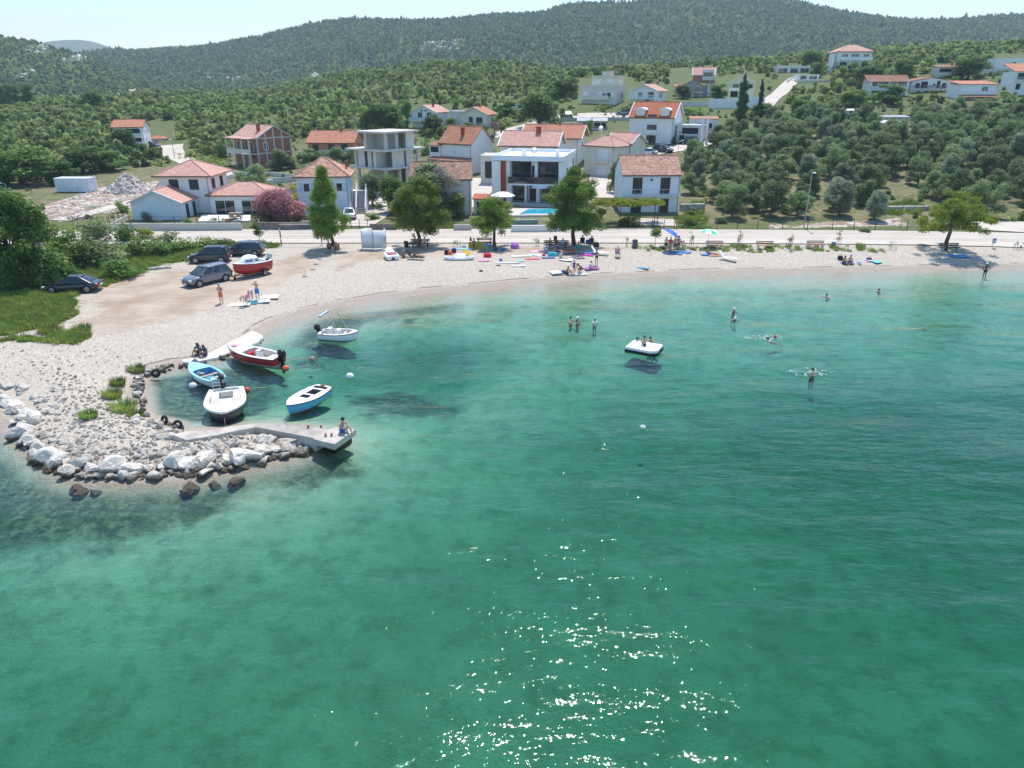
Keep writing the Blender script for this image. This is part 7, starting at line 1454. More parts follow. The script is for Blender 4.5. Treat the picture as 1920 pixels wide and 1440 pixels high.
# ------------------------------------------------------------------ beach things
def slabthing(name, lab, cat, px, row, w_, l_, rz, col, h=.035, group=None, z=None, curl=.0):
    p = at(px, row) if z is None else gz(px, row, z); o = thing(name, lab, cat, (p[0], p[1], p[2]+.015), R(rz), group); m = MB(); n = 6; rr = random.Random(int(px*7+row))
    top = [[(x*w_/2, y*l_/2, h+rr.uniform(0, .03)) for x in np.linspace(-1, 1, n)] for y in np.linspace(-1, 1, n)]
    for j in range(n):
        for i in range(n): m.v.append(top[j][i])
    for j in range(n-1):
        for i in range(n-1): m.f.append((j*n+i, j*n+i+1, (j+1)*n+i+1, (j+1)*n+i))
    q = m.build('cloth' if cat in ('towel', 'mat') else 'body', cloth(col), o); sd = q.modifiers.new('s', 'SOLIDIFY'); sd.thickness = h; return o
for lab, px, row, w_, l_, rz, col, nm in [
 ('white towel left of the woman in pink', 448, 571, 1.9, 1.1, 10, (.78, .78, .76), 'towel'), ('teal towel under the woman in pink', 466, 568, 1.5, .9, 10, (.06, .32, .40), 'towel'), ('white and blue patterned towel before the man with raised arms', 487, 566, 1.7, 1.0, 15, (.62, .66, .78), 'towel'), ('white towel nearest the water right of the man with raised arms', 505, 558, 1.6, 1.1, 10, (.80, .79, .76), 'towel'),
 ('white towel at the waterline left of the sitting person', 1040, 511, 1.1, 1.5, 20, (.80, .80, .78), 'towel'), ('white towel under the girl in purple', 1080, 514.5, 1.2, .9, 10, (.78, .78, .80), 'towel'), ('purple mat under the pale person in white', 1108, 504.5, 1.6, .9, 20, (.34, .10, .32), 'mat'),
 ('left blue towel below the umbrella group', 1266, 475, .9, 1.6, 60, (.06, .22, .50), 'towel'), ('right blue towel beside the umbrella group', 1283, 473, .9, 1.5, 55, (.10, .25, .55), 'towel'), ('lone blue mat lying on bare pebbles', 1205, 503, .5, 1.3, 55, (.08, .30, .45), 'mat'), ('red and white towel under the person lying before the bench', 1342, 479, 1.8, .8, 5, (.62, .32, .28), 'towel'), ('blue towel under the man sitting before the bench', 1322, 478, .9, .7, 5, (.10, .25, .6), 'towel'),
 ('turquoise towel with dark edges right of the sitting pair', 1637, 490, .9, 1.7, 25, (.12, .52, .55), 'towel'), ('lilac towel beside the turquoise towel', 1628, 489, .6, 1.0, 10, (.52, .46, .66), 'towel'), ('bright blue towel in the dome pine shade', 1797, 481, 2.0, 1.3, -5, (.02, .28, .62), 'towel'), ('dark blue towel under the sitting pair', 1588, 494.5, 1.3, .8, 5, (.05, .12, .28), 'towel'),
 ('pink towel in the sun before the red bag', 907, 489, 1.2, .8, 15, (.85, .30, .55), 'towel'), ('magenta mat under the largest pine', 1098, 478, 1.7, 1.0, -10, (.50, .04, .32), 'mat'), ('blue and white towel right of the magenta mat', 1107, 475, 1.5, .9, -12, (.15, .40, .62), 'towel'), ('white towel before the striped shirt person', 1061, 488, 1.4, .9, -15, (.82, .81, .79), 'towel'), ('cream long mat left of the pink towels', 978, 481.5, 2.2, .6, 8, (.72, .70, .60), 'mat'), ('pink and white towel at the left of the big heap', 1006, 472, 1.5, 1.0, 20, (.75, .38, .48), 'towel'), ('white towel on the big heap of beach gear', 1012, 479, 1.3, .8, 10, (.80, .78, .76), 'towel'), ('red towel at the left of the big heap', 998, 486, 1.6, .7, 10, (.62, .12, .16), 'towel'), ('light blue towel on the left of the big heap', 998, 479, 1., .8, 5, (.38, .55, .68), 'towel'), ('dark blue mat in front of the turquoise bags', 1028, 484, 1.4, .6, 5, (.05, .10, .30), 'mat'),
 ('light blue mat above the inflatable kayak', 865, 467, 2.4, .8, 3, (.25, .48, .75), 'mat'), ('white towel beside the long white board', 972, 499, 1.4, .5, 5, (.78, .78, .78), 'towel'), ('turquoise flippers bag at the end of the white board', 977, 490, .7, .4, 10, (.15, .60, .68), 'mat'), ('tiny purple cloth on bare pebbles', 934, 498, .5, .35, 0, (.16, .08, .14), 'towel'), ('pale pink towel under the pine edge', 1088, 484, 1., .5, 5, (.70, .45, .42), 'towel'), ('white towel under the crouching man', 1092, 514, .8, .7, 5, (.78, .78, .78), 'towel')]:
    slabthing('beach_'+nm, lab, nm, px, row, w_, l_, rz, col, group='towels and mats on the beach')
# bags and small gear
def bag(name, lab, cat, px, row, w_, d_, h_, col, handle=True, rz=0):
    p = at(px, row); o = thing(name, lab, cat, p, R(rz)); m = MB()
    m.loft([[(sx*w_/2*k, sy*d_/2*k, z) for sx, sy in ((-1, -1), (1, -1), (1, 1), (-1, 1))] for k, z in ((.92, 0), (1, h_*.3), (.96, h_*.8), (.6, h_))]); m.build('body', cloth(col), o, bevel=.03)
    if handle: m = MB(); m.path([(-w_*.25, 0, h_*.9), (-w_*.2, 0, h_*1.3), (w_*.2, 0, h_*1.3), (w_*.25, 0, h_*.9)], .015); m.build('handle', cloth(tuple(c*.6 for c in col)), o)
for a in [('beach_bag', 'left of two turquoise beach bags', 'bag', 1032, 480, .6, .4, .42, (.05, .50, .55)), ('beach_bag', 'right of two turquoise beach bags', 'bag', 1040, 480, .6, .4, .42, (.10, .52, .56)), ('beach_bag', 'red bag between the pines', 'bag', 914, 482, .85, .5, .42, (.65, .02, .06)), ('cool_box', 'grey cool box right of the largest pine', 'cool box', 1117, 463, .75, .5, .55, (.05, .055, .06)), ('beach_bag', 'grey backpack in the big heap of gear', 'bag', 1024, 475, .5, .4, .55, (.22, .24, .28)), ('beach_bag', 'pale bag at the top of the big heap', 'bag', 1023, 468, .35, .3, .4, (.55, .58, .62)), ('beach_bag', 'small red bag left of turquoise bags', 'bag', 1019, 480, .4, .3, .25, (.6, .06, .1)), ('beach_bag', 'black bag behind the inflatable kayak', 'bag', 838, 477, .55, .4, .5, (.02, .02, .025)), ('beach_bag', 'orange bag beside the black bag behind the kayak', 'bag', 844, 477.5, .45, .35, .42, (.8, .15, .05)), ('beach_bag', 'dark purple bag behind the kayak', 'bag', 851, 474, .55, .4, .5, (.06, .03, .10)), ('beach_bag', 'dark blue bag at the towel of the girl in purple', 'bag', 1057, 513, .5, .35, .35, (.03, .10, .28)), ('beach_bag', 'left dark blue bag in the smallest pine shade', 'bag', 929, 470, .55, .35, .3, (.04, .09, .2)), ('beach_bag', 'right dark blue bag in the smallest pine shade', 'bag', 944, 471, .5, .35, .32, (.04, .12, .3)), ('beach_bag', 'small blue bag on the sunny pebbles', 'bag', 939, 489, .35, .3, .2, (.05, .15, .6)), ('beach_bag', 'black bag under the blue umbrella', 'bag', 1243, 468, .6, .4, .35, (.03, .03, .04)), ('beach_bag', 'black backpack left of the sitting pair', 'bag', 1575, 487, .5, .4, .45, (.015, .015, .02)), ('beach_bag', 'dark bag on the turquoise towel', 'bag', 1629, 488, .5, .35, .3, (.05, .06, .09)), ('bucket', 'white bucket left of the turquoise towel', 'bucket', 1611, 495, .35, .35, .35, (.75, .75, .78)), ('beach_bag', 'white bag beside the half hidden purple umbrella', 'bag', 973, 466, .4, .3, .25, (.7, .68, .66)), ('beach_bag', 'dark bundle at the waterline left of the families', 'bag', 902, 509, .4, .25, .12, (.03, .04, .02)), ('cool_box', 'white cool box on the concrete slab under the broad pine', 'cool box', 870, 464, .5, .4, .3, (.55, .58, .62)), ('beach_bag', 'blue bag hung behind the sitter beside the cool box', 'bag', 1103, 457, .6, .3, .5, (.02, .08, .4))]: bag(*a)
# yellow mats, surf shapes
for lab, px, row, w_, h_, rz, tilt, col in [('yellow folded mat leaning left of the tanned sitter', 885, 466, .8, .75, 5, 75, (.42, .34, .02)), ('yellow folded mat leaning right of the tanned sitter', 900, 467, 1.1, .8, -8, 75, (.42, .36, .03))]:
    p = at(px, row); o = thing('leaning_mat', lab, 'mat', p, R(rz)); m = MB(); M = Matrix.Rotation(R(tilt), 4, 'X'); m.obox(M, -w_/2, w_/2, 0, h_, -.03, .03); m.build('foam', cloth(col), o)
p = at(879, 478); o = thing('surfboard', 'yellow bodyboard propped up behind the kayak', 'surfboard', p, R(35)); m = MB(); M = Matrix.Translation((0, 0, .1)) @ Matrix.Rotation(R(35), 4, 'Y') @ Matrix.Rotation(R(40), 4, 'X'); A = [(x, .33*(1-(abs(x)/1.05)**2.6)) for x in np.linspace(-1., 1., 15)]; m.prism([(x, -y) for x, y in A]+[(x, y) for x, y in A[::-1]], -.04, .04); m.v = [tuple(M @ Vector(q)) for q in m.v]; m.build('board', P((.75, .50, .05), .4, .1), o); m = MB(); A = [(x, .2*(1-(abs(x-.8)/.3)**2)) for x in np.linspace(.52, 1.0, 7)]; m.prism([(x, -y) for x, y in A]+[(x, y) for x, y in A[::-1]], .042, .055); m.v = [tuple(M @ Vector(q)) for q in m.v]; m.build('nose_patch', P((.8, .2, .05), .4, .1), o)
p = at(952, 494); o = thing('paddle_board', 'long narrow white board lying on the pebbles', 'board', p, R(3)); m = MB(); A = [(x, .16*(1-(abs(x)/1.4)**3)) for x in np.linspace(-1.35, 1.35, 15)]; m.prism([(x, -y) for x, y in A]+[(x, y) for x, y in A[::-1]], .02, .1); m.build('board', GEL, o)
p = at(861, 487); o = thing('inflatable_kayak', 'white and turquoise inflatable kayak pulled up on the pebbles', 'kayak', p, R(2))
m = MB()
for sy in (-1, 1): m.path([(1.55*math.cos(t), sy*.1+.42*math.sin(t) if False else sy*.38*math.sin(t), .16+.12*abs(math.cos(t))**4) for t in np.linspace(0, PI, 15)], .13, 10)
m.build('tube', P((.70, .73, .76), .45, .06), o, True); m = MB(); m.prism([(-1.3, -.2), (1.3, -.2), (1.3, .2), (-1.3, .2)], .03, .14); m.build('floor', P((.20, .50, .58), .5, .1), o); m = MB(); m.slab([(-.45, -.3, .22), (.7, -.3, .22), (.75, .35, .62), (-.4, .35, .62)], .05); m.build('cover', cloth((.78, .76, .74)), o)
# paddle boat on beach
p = at(733, 484); o = thing('paddle_boat', 'white paddle boat with purple stripes pulled up on the beach', 'boat', p, R(20))
m = MB(); rings = []
for y, w_, z1 in [(-1.35, .62, .45), (-1.2, .72, .52), (0, .75, .5), (.8, .6, .52), (1.35, .22, .62)]: rings.append([(-w_, y, z1), (-w_*.9, y, .08), (w_*.9, y, .08), (w_, y, z1), (0, y, z1+.06)])
m.loft(rings); m.build('hull', GEL, o, bevel=.05)
m = MB(); m.slab([(-.5, -.3, .6), (.5, -.3, .6), (.28, 1., .64), (-.28, 1., .64)], .03); m.build('deck_stripe', P((.35, .15, .40), .5, .2), o); m = MB(); m.slab([(-.45, .2, .66), (.45, .2, .66), (.2, .9, 1.0), (-.2, .9, 1.0)], .04); m.build('windscreen', P((.10, .25, .55), .3, .2), o); m = MB(); m.box(-.45, .45, -1.0, -.45, .58, .72); m.build('seat', P((.55, .15, .22), .6, .2), o, bevel=.05); m = MB(); m.box(-.15, .15, -1.375, -1.352, .12, .34); m.build('hatch', BK, o)
for y in (.5,): pass
sun_lounger('white deck chair empty on the sunny pebbles', pp(1362, 488), R(55), WH); sun_lounger('white deck chair behind the long haired woman', pp(1122, 478), R(70), WH)
p = at(1063, 477); o = thing('camp_bed', 'orange brown hammock bed under the largest pine', 'camp bed', p, R(5)); m = MB(); m.loft([[(x, -.4, .35+.12*abs(x)), (x, .4, .35+.12*abs(x)), (x, .4, .39+.12*abs(x)), (x, -.4, .39+.12*abs(x))] for x in np.linspace(-1.05, 1.05, 7)]); m.build('cloth', cloth((.40, .09, .04)), o)
for sx in (-1, 1): m = MB(); m.tube((sx*.9, -.4, 0), (sx*.7, .4, .45), .02); m.tube((sx*.9, .4, 0), (sx*.7, -.4, .45), .02); m.build('leg', DARKM, o)
# umbrellas
def umbrella(name, lab, p, r, h, tilt, tz, ca, cb, pole=METAL, dome=.35):
    o = thing(name, lab, 'umbrella', p, tz); M = Matrix.Translation((0, 0, h)) @ Matrix.Rotation(tilt, 4, 'Y'); n = 8
    for k, cm in enumerate((ca, cb)):
        m = MB()
        for i in range(n):
            if i % 2 != k: continue
            a0, a1 = 2*PI*i/n, 2*PI*(i+1)/n; rows = []
            for t in (0, .35, .7, 1): rows.append([(r*t*math.cos(a), r*t*math.sin(a), dome*(1-t**1.8)) for a in (a0, (a0+a1)/2, a1)])
            for j in range(3): m.add(rows[j]+rows[j+1], [(0, 1, 4, 3), (1, 2, 5, 4)])
        m.v = [tuple(M @ Vector(q)) for q in m.v]; q = m.build('canopy' if ca is cb or k == 0 else 'canopy_stripes', cm, o); q.modifiers.new('s', 'SOLIDIFY').thickness = .01
    m = MB(); m.tube((0, 0, -.2), (0, 0, h), .022); m.tube((0, 0, h), tuple(M @ Vector((0, 0, dome+.06))), .02); m.build('pole', pole, o); return o
umbrella('beach_umbrella', 'tilted blue umbrella over the standing group', pp(1256, 470), 1.05, 1.95, R(28), R(0), cloth((.04, .13, .55)), cloth((.06, .16, .60)))
umbrella('beach_umbrella', 'green and white parasol behind a bench', pp(1327, 464), 1.05, 1.75, R(4), 0, cloth((.10, .50, .36)), cloth((.72, .80, .55)))
umbrella('beach_umbrella', 'small purple umbrella lying on its side by the smallest pine', pp(965, 466), .5, .22, R(70), R(-100), cloth((.38, .13, .46)), cloth((.42, .16, .5)))
umbrella('garden_umbrella', 'white garden parasol left of the villa terrace', at(943, 397), 1.75, 2.3, 0, 0, cloth((.72, .76, .80)), cloth((.72, .76, .80)), dome=.55); umbrella('garden_umbrella', 'white parasol before the villa entrance', at(1012, 383), 1.45, 2.5, 0, 0, cloth((.80, .80, .80)), cloth((.80, .80, .80)), dome=.5); umbrella('beach_umbrella', 'blue table parasol stub in the smallest pine shade', pp(913, 472), .5, .75, 0, 0, cloth((.03, .20, .42)), cloth((.03, .20, .42)), WH, dome=.15)
# ------------------------------------------------------------------ street furniture
def sapling(px, row, top, lab, kind=0, stakes=True, w_=.45):
    p = at(px, row); sc = F/(p[1]*CP+(CZ-p[2])*SP); h = (row-top)/sc; rr = random.Random(int(px)); o = thing('young_tree', lab, 'sapling', p, 0, 'saplings along the beach edge')
    cl = [(rr.uniform(-w_, w_)*.5, rr.uniform(-w_, w_)*.5, h*rr.uniform(.45, .97), w_*.55, w_*.55, w_*.6) for _ in range(8)] if kind == 0 else [(rr.uniform(-.4, .4), rr.uniform(-.4, .4), h*.8+rr.uniform(-.35, .35), .45, .45, .4) for _ in range(8)]
    if kind == 2: cl = [(rr.uniform(-w_, w_), rr.uniform(-w_, w_), h*rr.uniform(.25, .9), w_*.5, w_*.5, w_*.5) for _ in range(10)]
    crown('crown', cl, {0: 75, 1: 260, 2: 60}[kind], .17, {0: L_YELG, 1: L_BUSH, 2: L_OLIVE}[kind], o, seed=int(px), asp=.5)
    m = MB(); m.tube((0, 0, -.1), (0, 0, h*.9), .03, .015, 6)
    for c in cl[:5]: m.tube((0, 0, c[2]*.7), c[:3], .012, .006, 4)
    m.build('trunk', BARK, o)
    if stakes and kind == 0:
        m = MB(); 
        for s in (-.22, .22): m = MB(); m.tube((s, 0, -.1), (s, 0, 1.3), .025, n=5); m.build('stake', P((.35, .26, .16), .9, .2), o)
    rr2 = np.random.default_rng(int(px)); g_ = [(rr2.uniform(-.5, .5), rr2.uniform(-.3, .3), .1, .25, .25, .14) for _ in range(6)]
    return o
L_YELG = leafmat('sapling_leaves', (.14, .19, .05), (.30, .34, .12))
for a in [(1228, 463, 428, 'sapling with a flat leafy tip left of the blue umbrella', 1), (1296, 465, 434, 'staked sapling between the blue umbrella and green parasol'), (1386, 467, 431, 'staked sapling right of the green parasol bench'), (1481, 466, 433, 'staked sapling between the lone bench and the bin bench'), (1571, 466, 433, 'thin staked sapling right of the small blue lidded bin'), (1005, 461, 446, 'scrawny bush sapling left of the largest pine', 2), (1175, 462, 444, 'scrawny pale sapling beside the big grey bin', 2), (1668, 467, 451, 'bushy multi stemmed sapling alone on the pebbles', 2), (1907, 467, 453, 'sapling bush at the right edge', 2), (858, 464, 447, 'multi stemmed pale sapling left of the smallest pine', 2)]: sapling(*a)
p = at(487, 463); o = mk_tree('round_tree', 'little tree with a round clipped crown beside the estate car', 'tree', p, env_clumps(1.35, 2.6, lambda t: .75*math.sqrt(max(.05, 1-(2*t-1)**2)), 16, .38, random.Random(3)), 330, .17, L_BUSH, (0, 0, 1.8), .05, BARK, None, 3, tips=5)
def lamp(px, row, top, lab, arm=.5, az=180, col=METAL):
    p = at(px, row); sc = F/(p[1]*CP+(CZ-p[2])*SP); h = (row-top)/sc; o = thing('street_lamp', lab, 'street lamp', p, R(az)); m = MB(); m.tube((0, 0, -.3), (0, 0, h*.5), .085, .065, 8); m.tube((0, 0, h*.5), (0, 0, h), .065, .045, 8); m.build('pole', col, o)
    m = MB(); m.path([(0, 0, h-.02), (0, .25, h+.1), (0, .25+arm, h+.13)], .035); a_ = m.build('arm', col, o); m = MB(); m.loft([[(-.14, arm+.1, h+.1), (.14, arm+.1, h+.1), (.12, arm+.1, h+.22), (-.12, arm+.1, h+.22)], [(-.2, arm+.5, h+.1), (.2, arm+.5, h+.1), (.15, arm+.5, h+.25), (-.15, arm+.5, h+.25)], [(-.12, arm+.85, h+.12), (.12, arm+.85, h+.12), (.1, arm+.85, h+.2), (-.1, arm+.85, h+.2)]]); m.build('lamp_head', P((.62, .64, .66), .35, .08), o, bevel=.02)
lamp(1507, 427, 329, 'tall grey street lamp in front of the grove', .2); lamp(526, 424, 341, 'street lamp rising behind the pink oleander', .3, 150); lamp(25, 405, 347, 'street lamp at the left edge above the huge oak', .4, 100); lamp(470, 328, 291, 'street lamp before the brick house', .3, 150); lamp(328, 298, 264, 'street lamp on the white track beyond the modern house', .3, 180); lamp(1034, 205, 191, 'small street lamp left of the vineyard', .2, 180, FRW)
for px, row, top, lab in [(1187, 318, 283, 'dark utility pole beside the cream house'), (1270, 300, 248, 'thin grey pole behind the mottled roof'), (880, 305, 282, 'dark roof pole by the white house with steep red roof'), (1688, 428, 388, 'short leaning post with a yellow tag in the grove')]:
    p = at(px, row); sc = F/(p[1]*CP+(CZ-p[2])*SP); h = (row-top)/sc; o = thing('utility_pole', lab, 'pole', p); m = MB(); m.tube((0, 0, -.3), (0, 0, h), .1 if 'utility' in lab else .05, .07 if 'utility' in lab else .04, 7); m.build('pole', DARKM if 'dark' in lab else METAL, o); m = MB(); m.box(-.25, .25, -.03, .03, h-.3, h-.2) if 'tag' not in lab else m.box(-.12, .12, -.1, -.05, h-.4, h-.1); m.build('crossbar' if 'tag' not in lab else 'tag', DARKM if 'tag' not in lab else P((.6, .45, .05), .6, .1), o)
p = at(1015, 384); o = thing('globe_lamp', 'white globe lamp on a pole before the villa', 'lamp', p); m = MB(); m.tube((0, 0, 0), (0, 0, 3.1), .04); m.build('pole', METAL, o); m = MB(); m.ball((0, 0, 3.3), .24, n=14, m=9); m.build('globe', FRW, o, True)
def bin_(lab, px, row, r, h, col, lid, post=0.):
    p = at(px, row); o = thing('litter_bin', lab, 'bin', p); m = MB(); m.lathe([(r*.9, post), (r, post+.05), (r, post+h*.8), (r*.98, post+h*.82)], 18); m.build('body', P(col, .5, .12, 6.), o, True); m = MB(); m.lathe([(r*1.06, post+h*.84), (r*1.06, post+h*.9), (r*.7, post+h), (.02, post+h*1.02)], 18); m.build('lid', P(lid, .5, .1), o, True)
    if post: m = MB(); m.tube((0, r, -.1), (0, r, post+h*.8), .03); m.build('post', METAL, o)
bin_('big grey cylindrical litter bin beside the road', 1190, 465, .30, .98, (.11, .115, .12), (.03, .03, .032)); bin_('small grey bin with blue lid near a bench', 1562, 463, .24, .58, (.20, .24, .24), (.03, .12, .22)); bin_('bin on a post left of the bench under the largest pine', 1041, 460, .2, .6, (.05, .055, .07), (.03, .03, .04), .5); bin_('blue topped bin on a post right of the dome pine', 1861, 465, .2, .55, (.45, .50, .52), (.03, .08, .22), .55); bin_('grey bin on a post behind the broad pine', 776, 452, .18, .45, (.4, .42, .44), (.4, .42, .44), .5)
# height barrier, red and white
def banded():
    g = NG('red_white_bands'); z = g.n('SeparateXYZ', {0: g.n('TexCoord').outputs['Object']}); f = g.math('FRACT', g.math('MULTIPLY', g.math('ADD', z.outputs[2], g.math('MULTIPLY', z.outputs[0], .8)), .95)); n_ = g.noise(4, 4, .6)
    c = g.mix(g.ramp(f, .62, .64), (.42, .04, .035), (.70, .66, .62)); c = g.mix(g.ramp(n_, .5, .75, 0, .5), c, (.30, .16, .12)); return g.surf(g.n('BsdfPrincipled', {'Base Color': c, 'Roughness': .6}))
BAND = banded(); a, b = at(528, 461), at(604, 460); o = thing('height_barrier', 'rusty red and white height barrier at the car park entrance', 'barrier', a, math.atan2(b[1]-a[1], b[0]-a[0])); L_ = float(np.linalg.norm(b-a))
for x in (0, L_): m = MB(); m.tube((x, 0, -.1), (x, 0, 2.5), .075, n=10); m.build('post', BAND, o); m = MB(); m.box(x-.22, x+.22, -.22, .22, 0, .06); m.build('foot', CONC, o)
m = MB(); m.tube((0, 0, 2.46), (L_, 0, 2.46), .06, n=10); m.build('crossbar', P((.62, .55, .50), .6, .3, 3.), o)
# changing cabin: curved white screens
p = at(701, 468); o = thing('changing_cabin', 'white spiral changing cabin of fabric screens on a concrete slab', 'changing cabin', p, R(-3))
m = MB(); m.prism([(-1.75, -.55), (1.5, -.75), (1.7, 1.4), (-1.5, 1.5)], -.2, .12); m.build('base', P((.52, .49, .44), .9, .2), o)
SCR = P((.70, .73, .75), .6, .06, 2.)
def screen(pts, z0, z1):
    m = MB(); n_ = len(pts); m.add([(x, y, z0) for x, y in pts]+[(x, y, z1) for x, y in pts], [(i, i+1, n_+i+1, n_+i) for i in range(n_-1)]); q = m.build('screen', SCR, o, True); q.modifiers.new('s', 'SOLIDIFY').thickness = .04
screen([(-1.25+.0*t, -.3+.1*t, ) for t in (0,)]+[(-1.25+1.3*t, -.35+.10*math.sin(PI*t)) for t in np.linspace(.05, 1, 8)], .2, 2.15); screen([(.05+1.25*math.sin(t), .75-1.15*math.cos(t)) for t in np.linspace(0, PI*.75, 12)], .2, 2.1); screen([(-1.28, -.3), (-1.35, .3), (-1.3, .9), (-1.0, 1.3), (-.4, 1.4)], .25, 2.2)
for x, y in ((-1.25, -.33), (.05, -.4), (1.3, .75), (-1.3, .9), (-.4, 1.4)): m = MB(); m.tube((x, y, 0), (x, y, 2.2), .025); m.build('post', METAL, o)
# concrete cone markers in the car park
for k, (px, row, lab) in enumerate([(604, 478, 'pale round stone marker nearest the narrow pine shadow'), (600, 487, 'pale stone marker, second from the narrow pine'), (593, 496, 'pale stone marker, third from the narrow pine'), (587, 506, 'pale stone marker, fourth from the narrow pine'), (572, 519, 'stone marker with a thin rod nearest the water')]):
    p = at(px, row); o = thing('stone_marker', lab, 'marker', p, 0, 'stone markers across the beach'); m = MB(); m.ball((0, 0, .06), .26, .2, .14, 10, 7); m.build('stone', P((.50, .46, .42), .9, .25, 5., .03), o, True)
    if k in (0, 4): m = MB(); m.tube((0, 0, .1), (.02, 0, .75), .015); m.build('rod', METAL, o)
p = at(300, 505); o = thing('log', 'bleached white log lying on the grass bank', 'log', p, R(22)); m = MB(); m.path([(-1.1, 0, .12), (-.3, .04, .16), (.5, -.03, .15), (1.1, .05, .13)], .13, 9); m.build('log', P((.58, .55, .50), .9, .2, 5., .02), o, True)
p = at(890, 452); 
o = thing('hanging_bag', 'red bag hanging from a branch of the smallest pine', 'bag', atd(882.5, 449, at(928, 462)[1]-.2)); m = MB(); m.loft([[(-.05, -.04, .3), (.05, -.04, .3), (.05, .04, .3), (-.05, .04, .3)], [(-.14, -.08, .0), (.14, -.08, .0), (.14, .08, .0), (-.14, .08, .0)], [(-.10, -.07, -.2), (.12, -.07, -.2), (.12, .07, -.2), (-.10, .07, -.2)]]); m.build('bag', cloth((.6, .02, .05)), o, bevel=.02); m = MB(); m.tube((0, 0, .28), (.1, .1, 1.0), .008); m.build('cord', BK, o)
# buoys
for lab, px, row, r, col, ro in [('white spherical buoy with a dark waterline in open water', 656, 707, .26, (.78, .78, .78), 0), ('tan weathered buoy near the anchored boats', 585, 674, .2, (.42, .32, .26), 0), ('orange buoy tied to the red boat stern', 536, 692, .24, (.80, .14, .05), 0), ('red buoy tied to the white speedboat', 463, 733, .22, (.62, .08, .05), 1), ('white oval buoy beside the light blue boat', 362, 725, .26, (.75, .75, .75), 1), ('tiny white float near the open sea surface', 1205, 803, .16, (.8, .78, .74), 0)]:
    q = wat(px, row); o = thing('buoy', lab, 'buoy', (q[0], q[1], .07), R(20), 'mooring buoys'); m = MB(); m.ball((0, 0, 0), r, r*.9, r*.88, 16, 10); m.build('float', P(col, .45, .12, 5.), o, True); m = MB(); m.lathe([(r*1.02, -.02), (r*1.03, .0), (r*1.02, .02)], 16); m.lathe([(.04, r*.8), (.05, r*1.05), (.02, r*1.1)], 8); m.build('collar', P(tuple(c*.5 for c in col), .6, .2), o)
    if ro: rope(o, [(r, 0, 0), (r+.4, .2, -.02), (r+.9, .1, -.03)])
# swimming pool, garden furniture
p0 = at(990, 398); PW = lambda *pts: [tuple(at(*q)[:2]) for q in pts]
pz = p0[2]+.12
pave = MB(); pave.prism(PW((930, 408), (1050, 406), (1045, 386), (940, 388)), pz-.7, pz); tag(pave.build('pool_terrace', P((.60, .52, .48), .8, .1, 3.), None), kind='structure')
o = thing('swimming_pool', 'turquoise swimming pool in front of the white villa', 'swimming pool', (0, 0, 0)); q = PW((973, 405), (990, 393), (1040, 392), (1050, 403)); m = MB(); m.prism(q, pz+.004, pz+.03)
gp = NG('pool_water'); nn_ = gp.noise(2.5, 3, .6); gp.surf(gp.n('BsdfPrincipled', {'Base Color': gp.mix(gp.ramp(nn_, .4, .6), (.02, .36, .52), (.08, .55, .68)), 'Roughness': .08, 'Normal': gp.bump(nn_, .05)})); m.build('water', gp.m, o)
qc = np.mean(np.array(q), 0); m = MB(); Q = np.array(q)
for i in range(4):
    a, b = Q[i], Q[(i+1) % 4]; a2, b2 = qc+(a-qc)*1.08, qc+(b-qc)*1.08; m.add([(a[0], a[1], pz+.05), (b[0], b[1], pz+.05), (b2[0], b2[1], pz+.05), (a2[0], a2[1], pz+.05), (a[0], a[1], pz-.1), (b[0], b[1], pz-.1), (b2[0], b2[1], pz-.1), (a2[0], a2[1], pz-.1)], [(0, 1, 2, 3), (0, 4, 5, 1), (1, 5, 6, 2), (2, 6, 7, 3), (3, 7, 4, 0)])
m.build('rim', P((.66, .62, .58), .8, .1), o)
tr = MB(); tr.prism(PW((372, 418), (470, 417), (470, 404), (380, 404)), .6, 1.36); tag(tr.build('terrace', P((.66, .63, .60), .8, .1, 3.), None), kind='structure')
for px, row, lab in [(437, 412, 'left wooden chair on the white terrace'), (449, 412, 'right wooden chair on the white terrace')]: q = gz(px, row, 1.36); chair('garden_chair', lab, q, R(180), P((.48, .34, .20), .7, .15))
q = gz(443, 409, 1.36); o = thing('garden_table', 'garden table behind the wooden chairs on the white terrace', 'table', q); m = MB(); m.box(-.9, .9, -.4, .4, .70, .75); m.build('tabletop', P((.30, .28, .26), .6, .15), o)
for sx in (-1, 1):
    for sy in (-1, 1): m = MB(); m.box(sx*.8-.04, sx*.8+.04, sy*.33-.04, sy*.33+.04, 0, .70); m.build('leg', DARKM, o)
q = gz(428, 417, 1.36); o = thing('flower_pot', 'square terracotta pot on the white terrace edge', 'pot', q); m = MB(); m.loft([[(-.25, -.25, 0), (.25, -.25, 0), (.25, .25, 0), (-.25, .25, 0)], [(-.3, -.3, .5), (.3, -.3, .5), (.3, .3, .5), (-.3, .3, .5)]]); m.build('pot', P((.45, .22, .15), .8, .15), o)
p = at(567, 311); o = thing('slide', 'small orange toy slide in the brick house garden', 'slide', p, R(40)); m = MB(); m.slab([(-.25, -1., .05), (.25, -1., .05), (.25, .6, 1.3), (-.25, .6, 1.3)], .06); m.build('chute', P((.75, .22, .05), .5, .1), o); m = MB(); m.tube((-.25, .9, 0), (-.25, .6, 1.3), .03); m.tube((.25, .9, 0), (.25, .6, 1.3), .03); m.build('ladder', P((.6, .1, .05), .5, .1), o)
p = at(523, 318); o = thing('trampoline', 'round trampoline with dark net in the brick house garden', 'trampoline', p); m = MB(); m.lathe([(1.35, .7), (1.4, .75), (1.35, .8)], 20); m.build('ring', P((.04, .15, .12), .6, .1), o); m = MB(); m.lathe([(1.3, .72), (.02, .72)], 20); m.build('mat', BK, o)
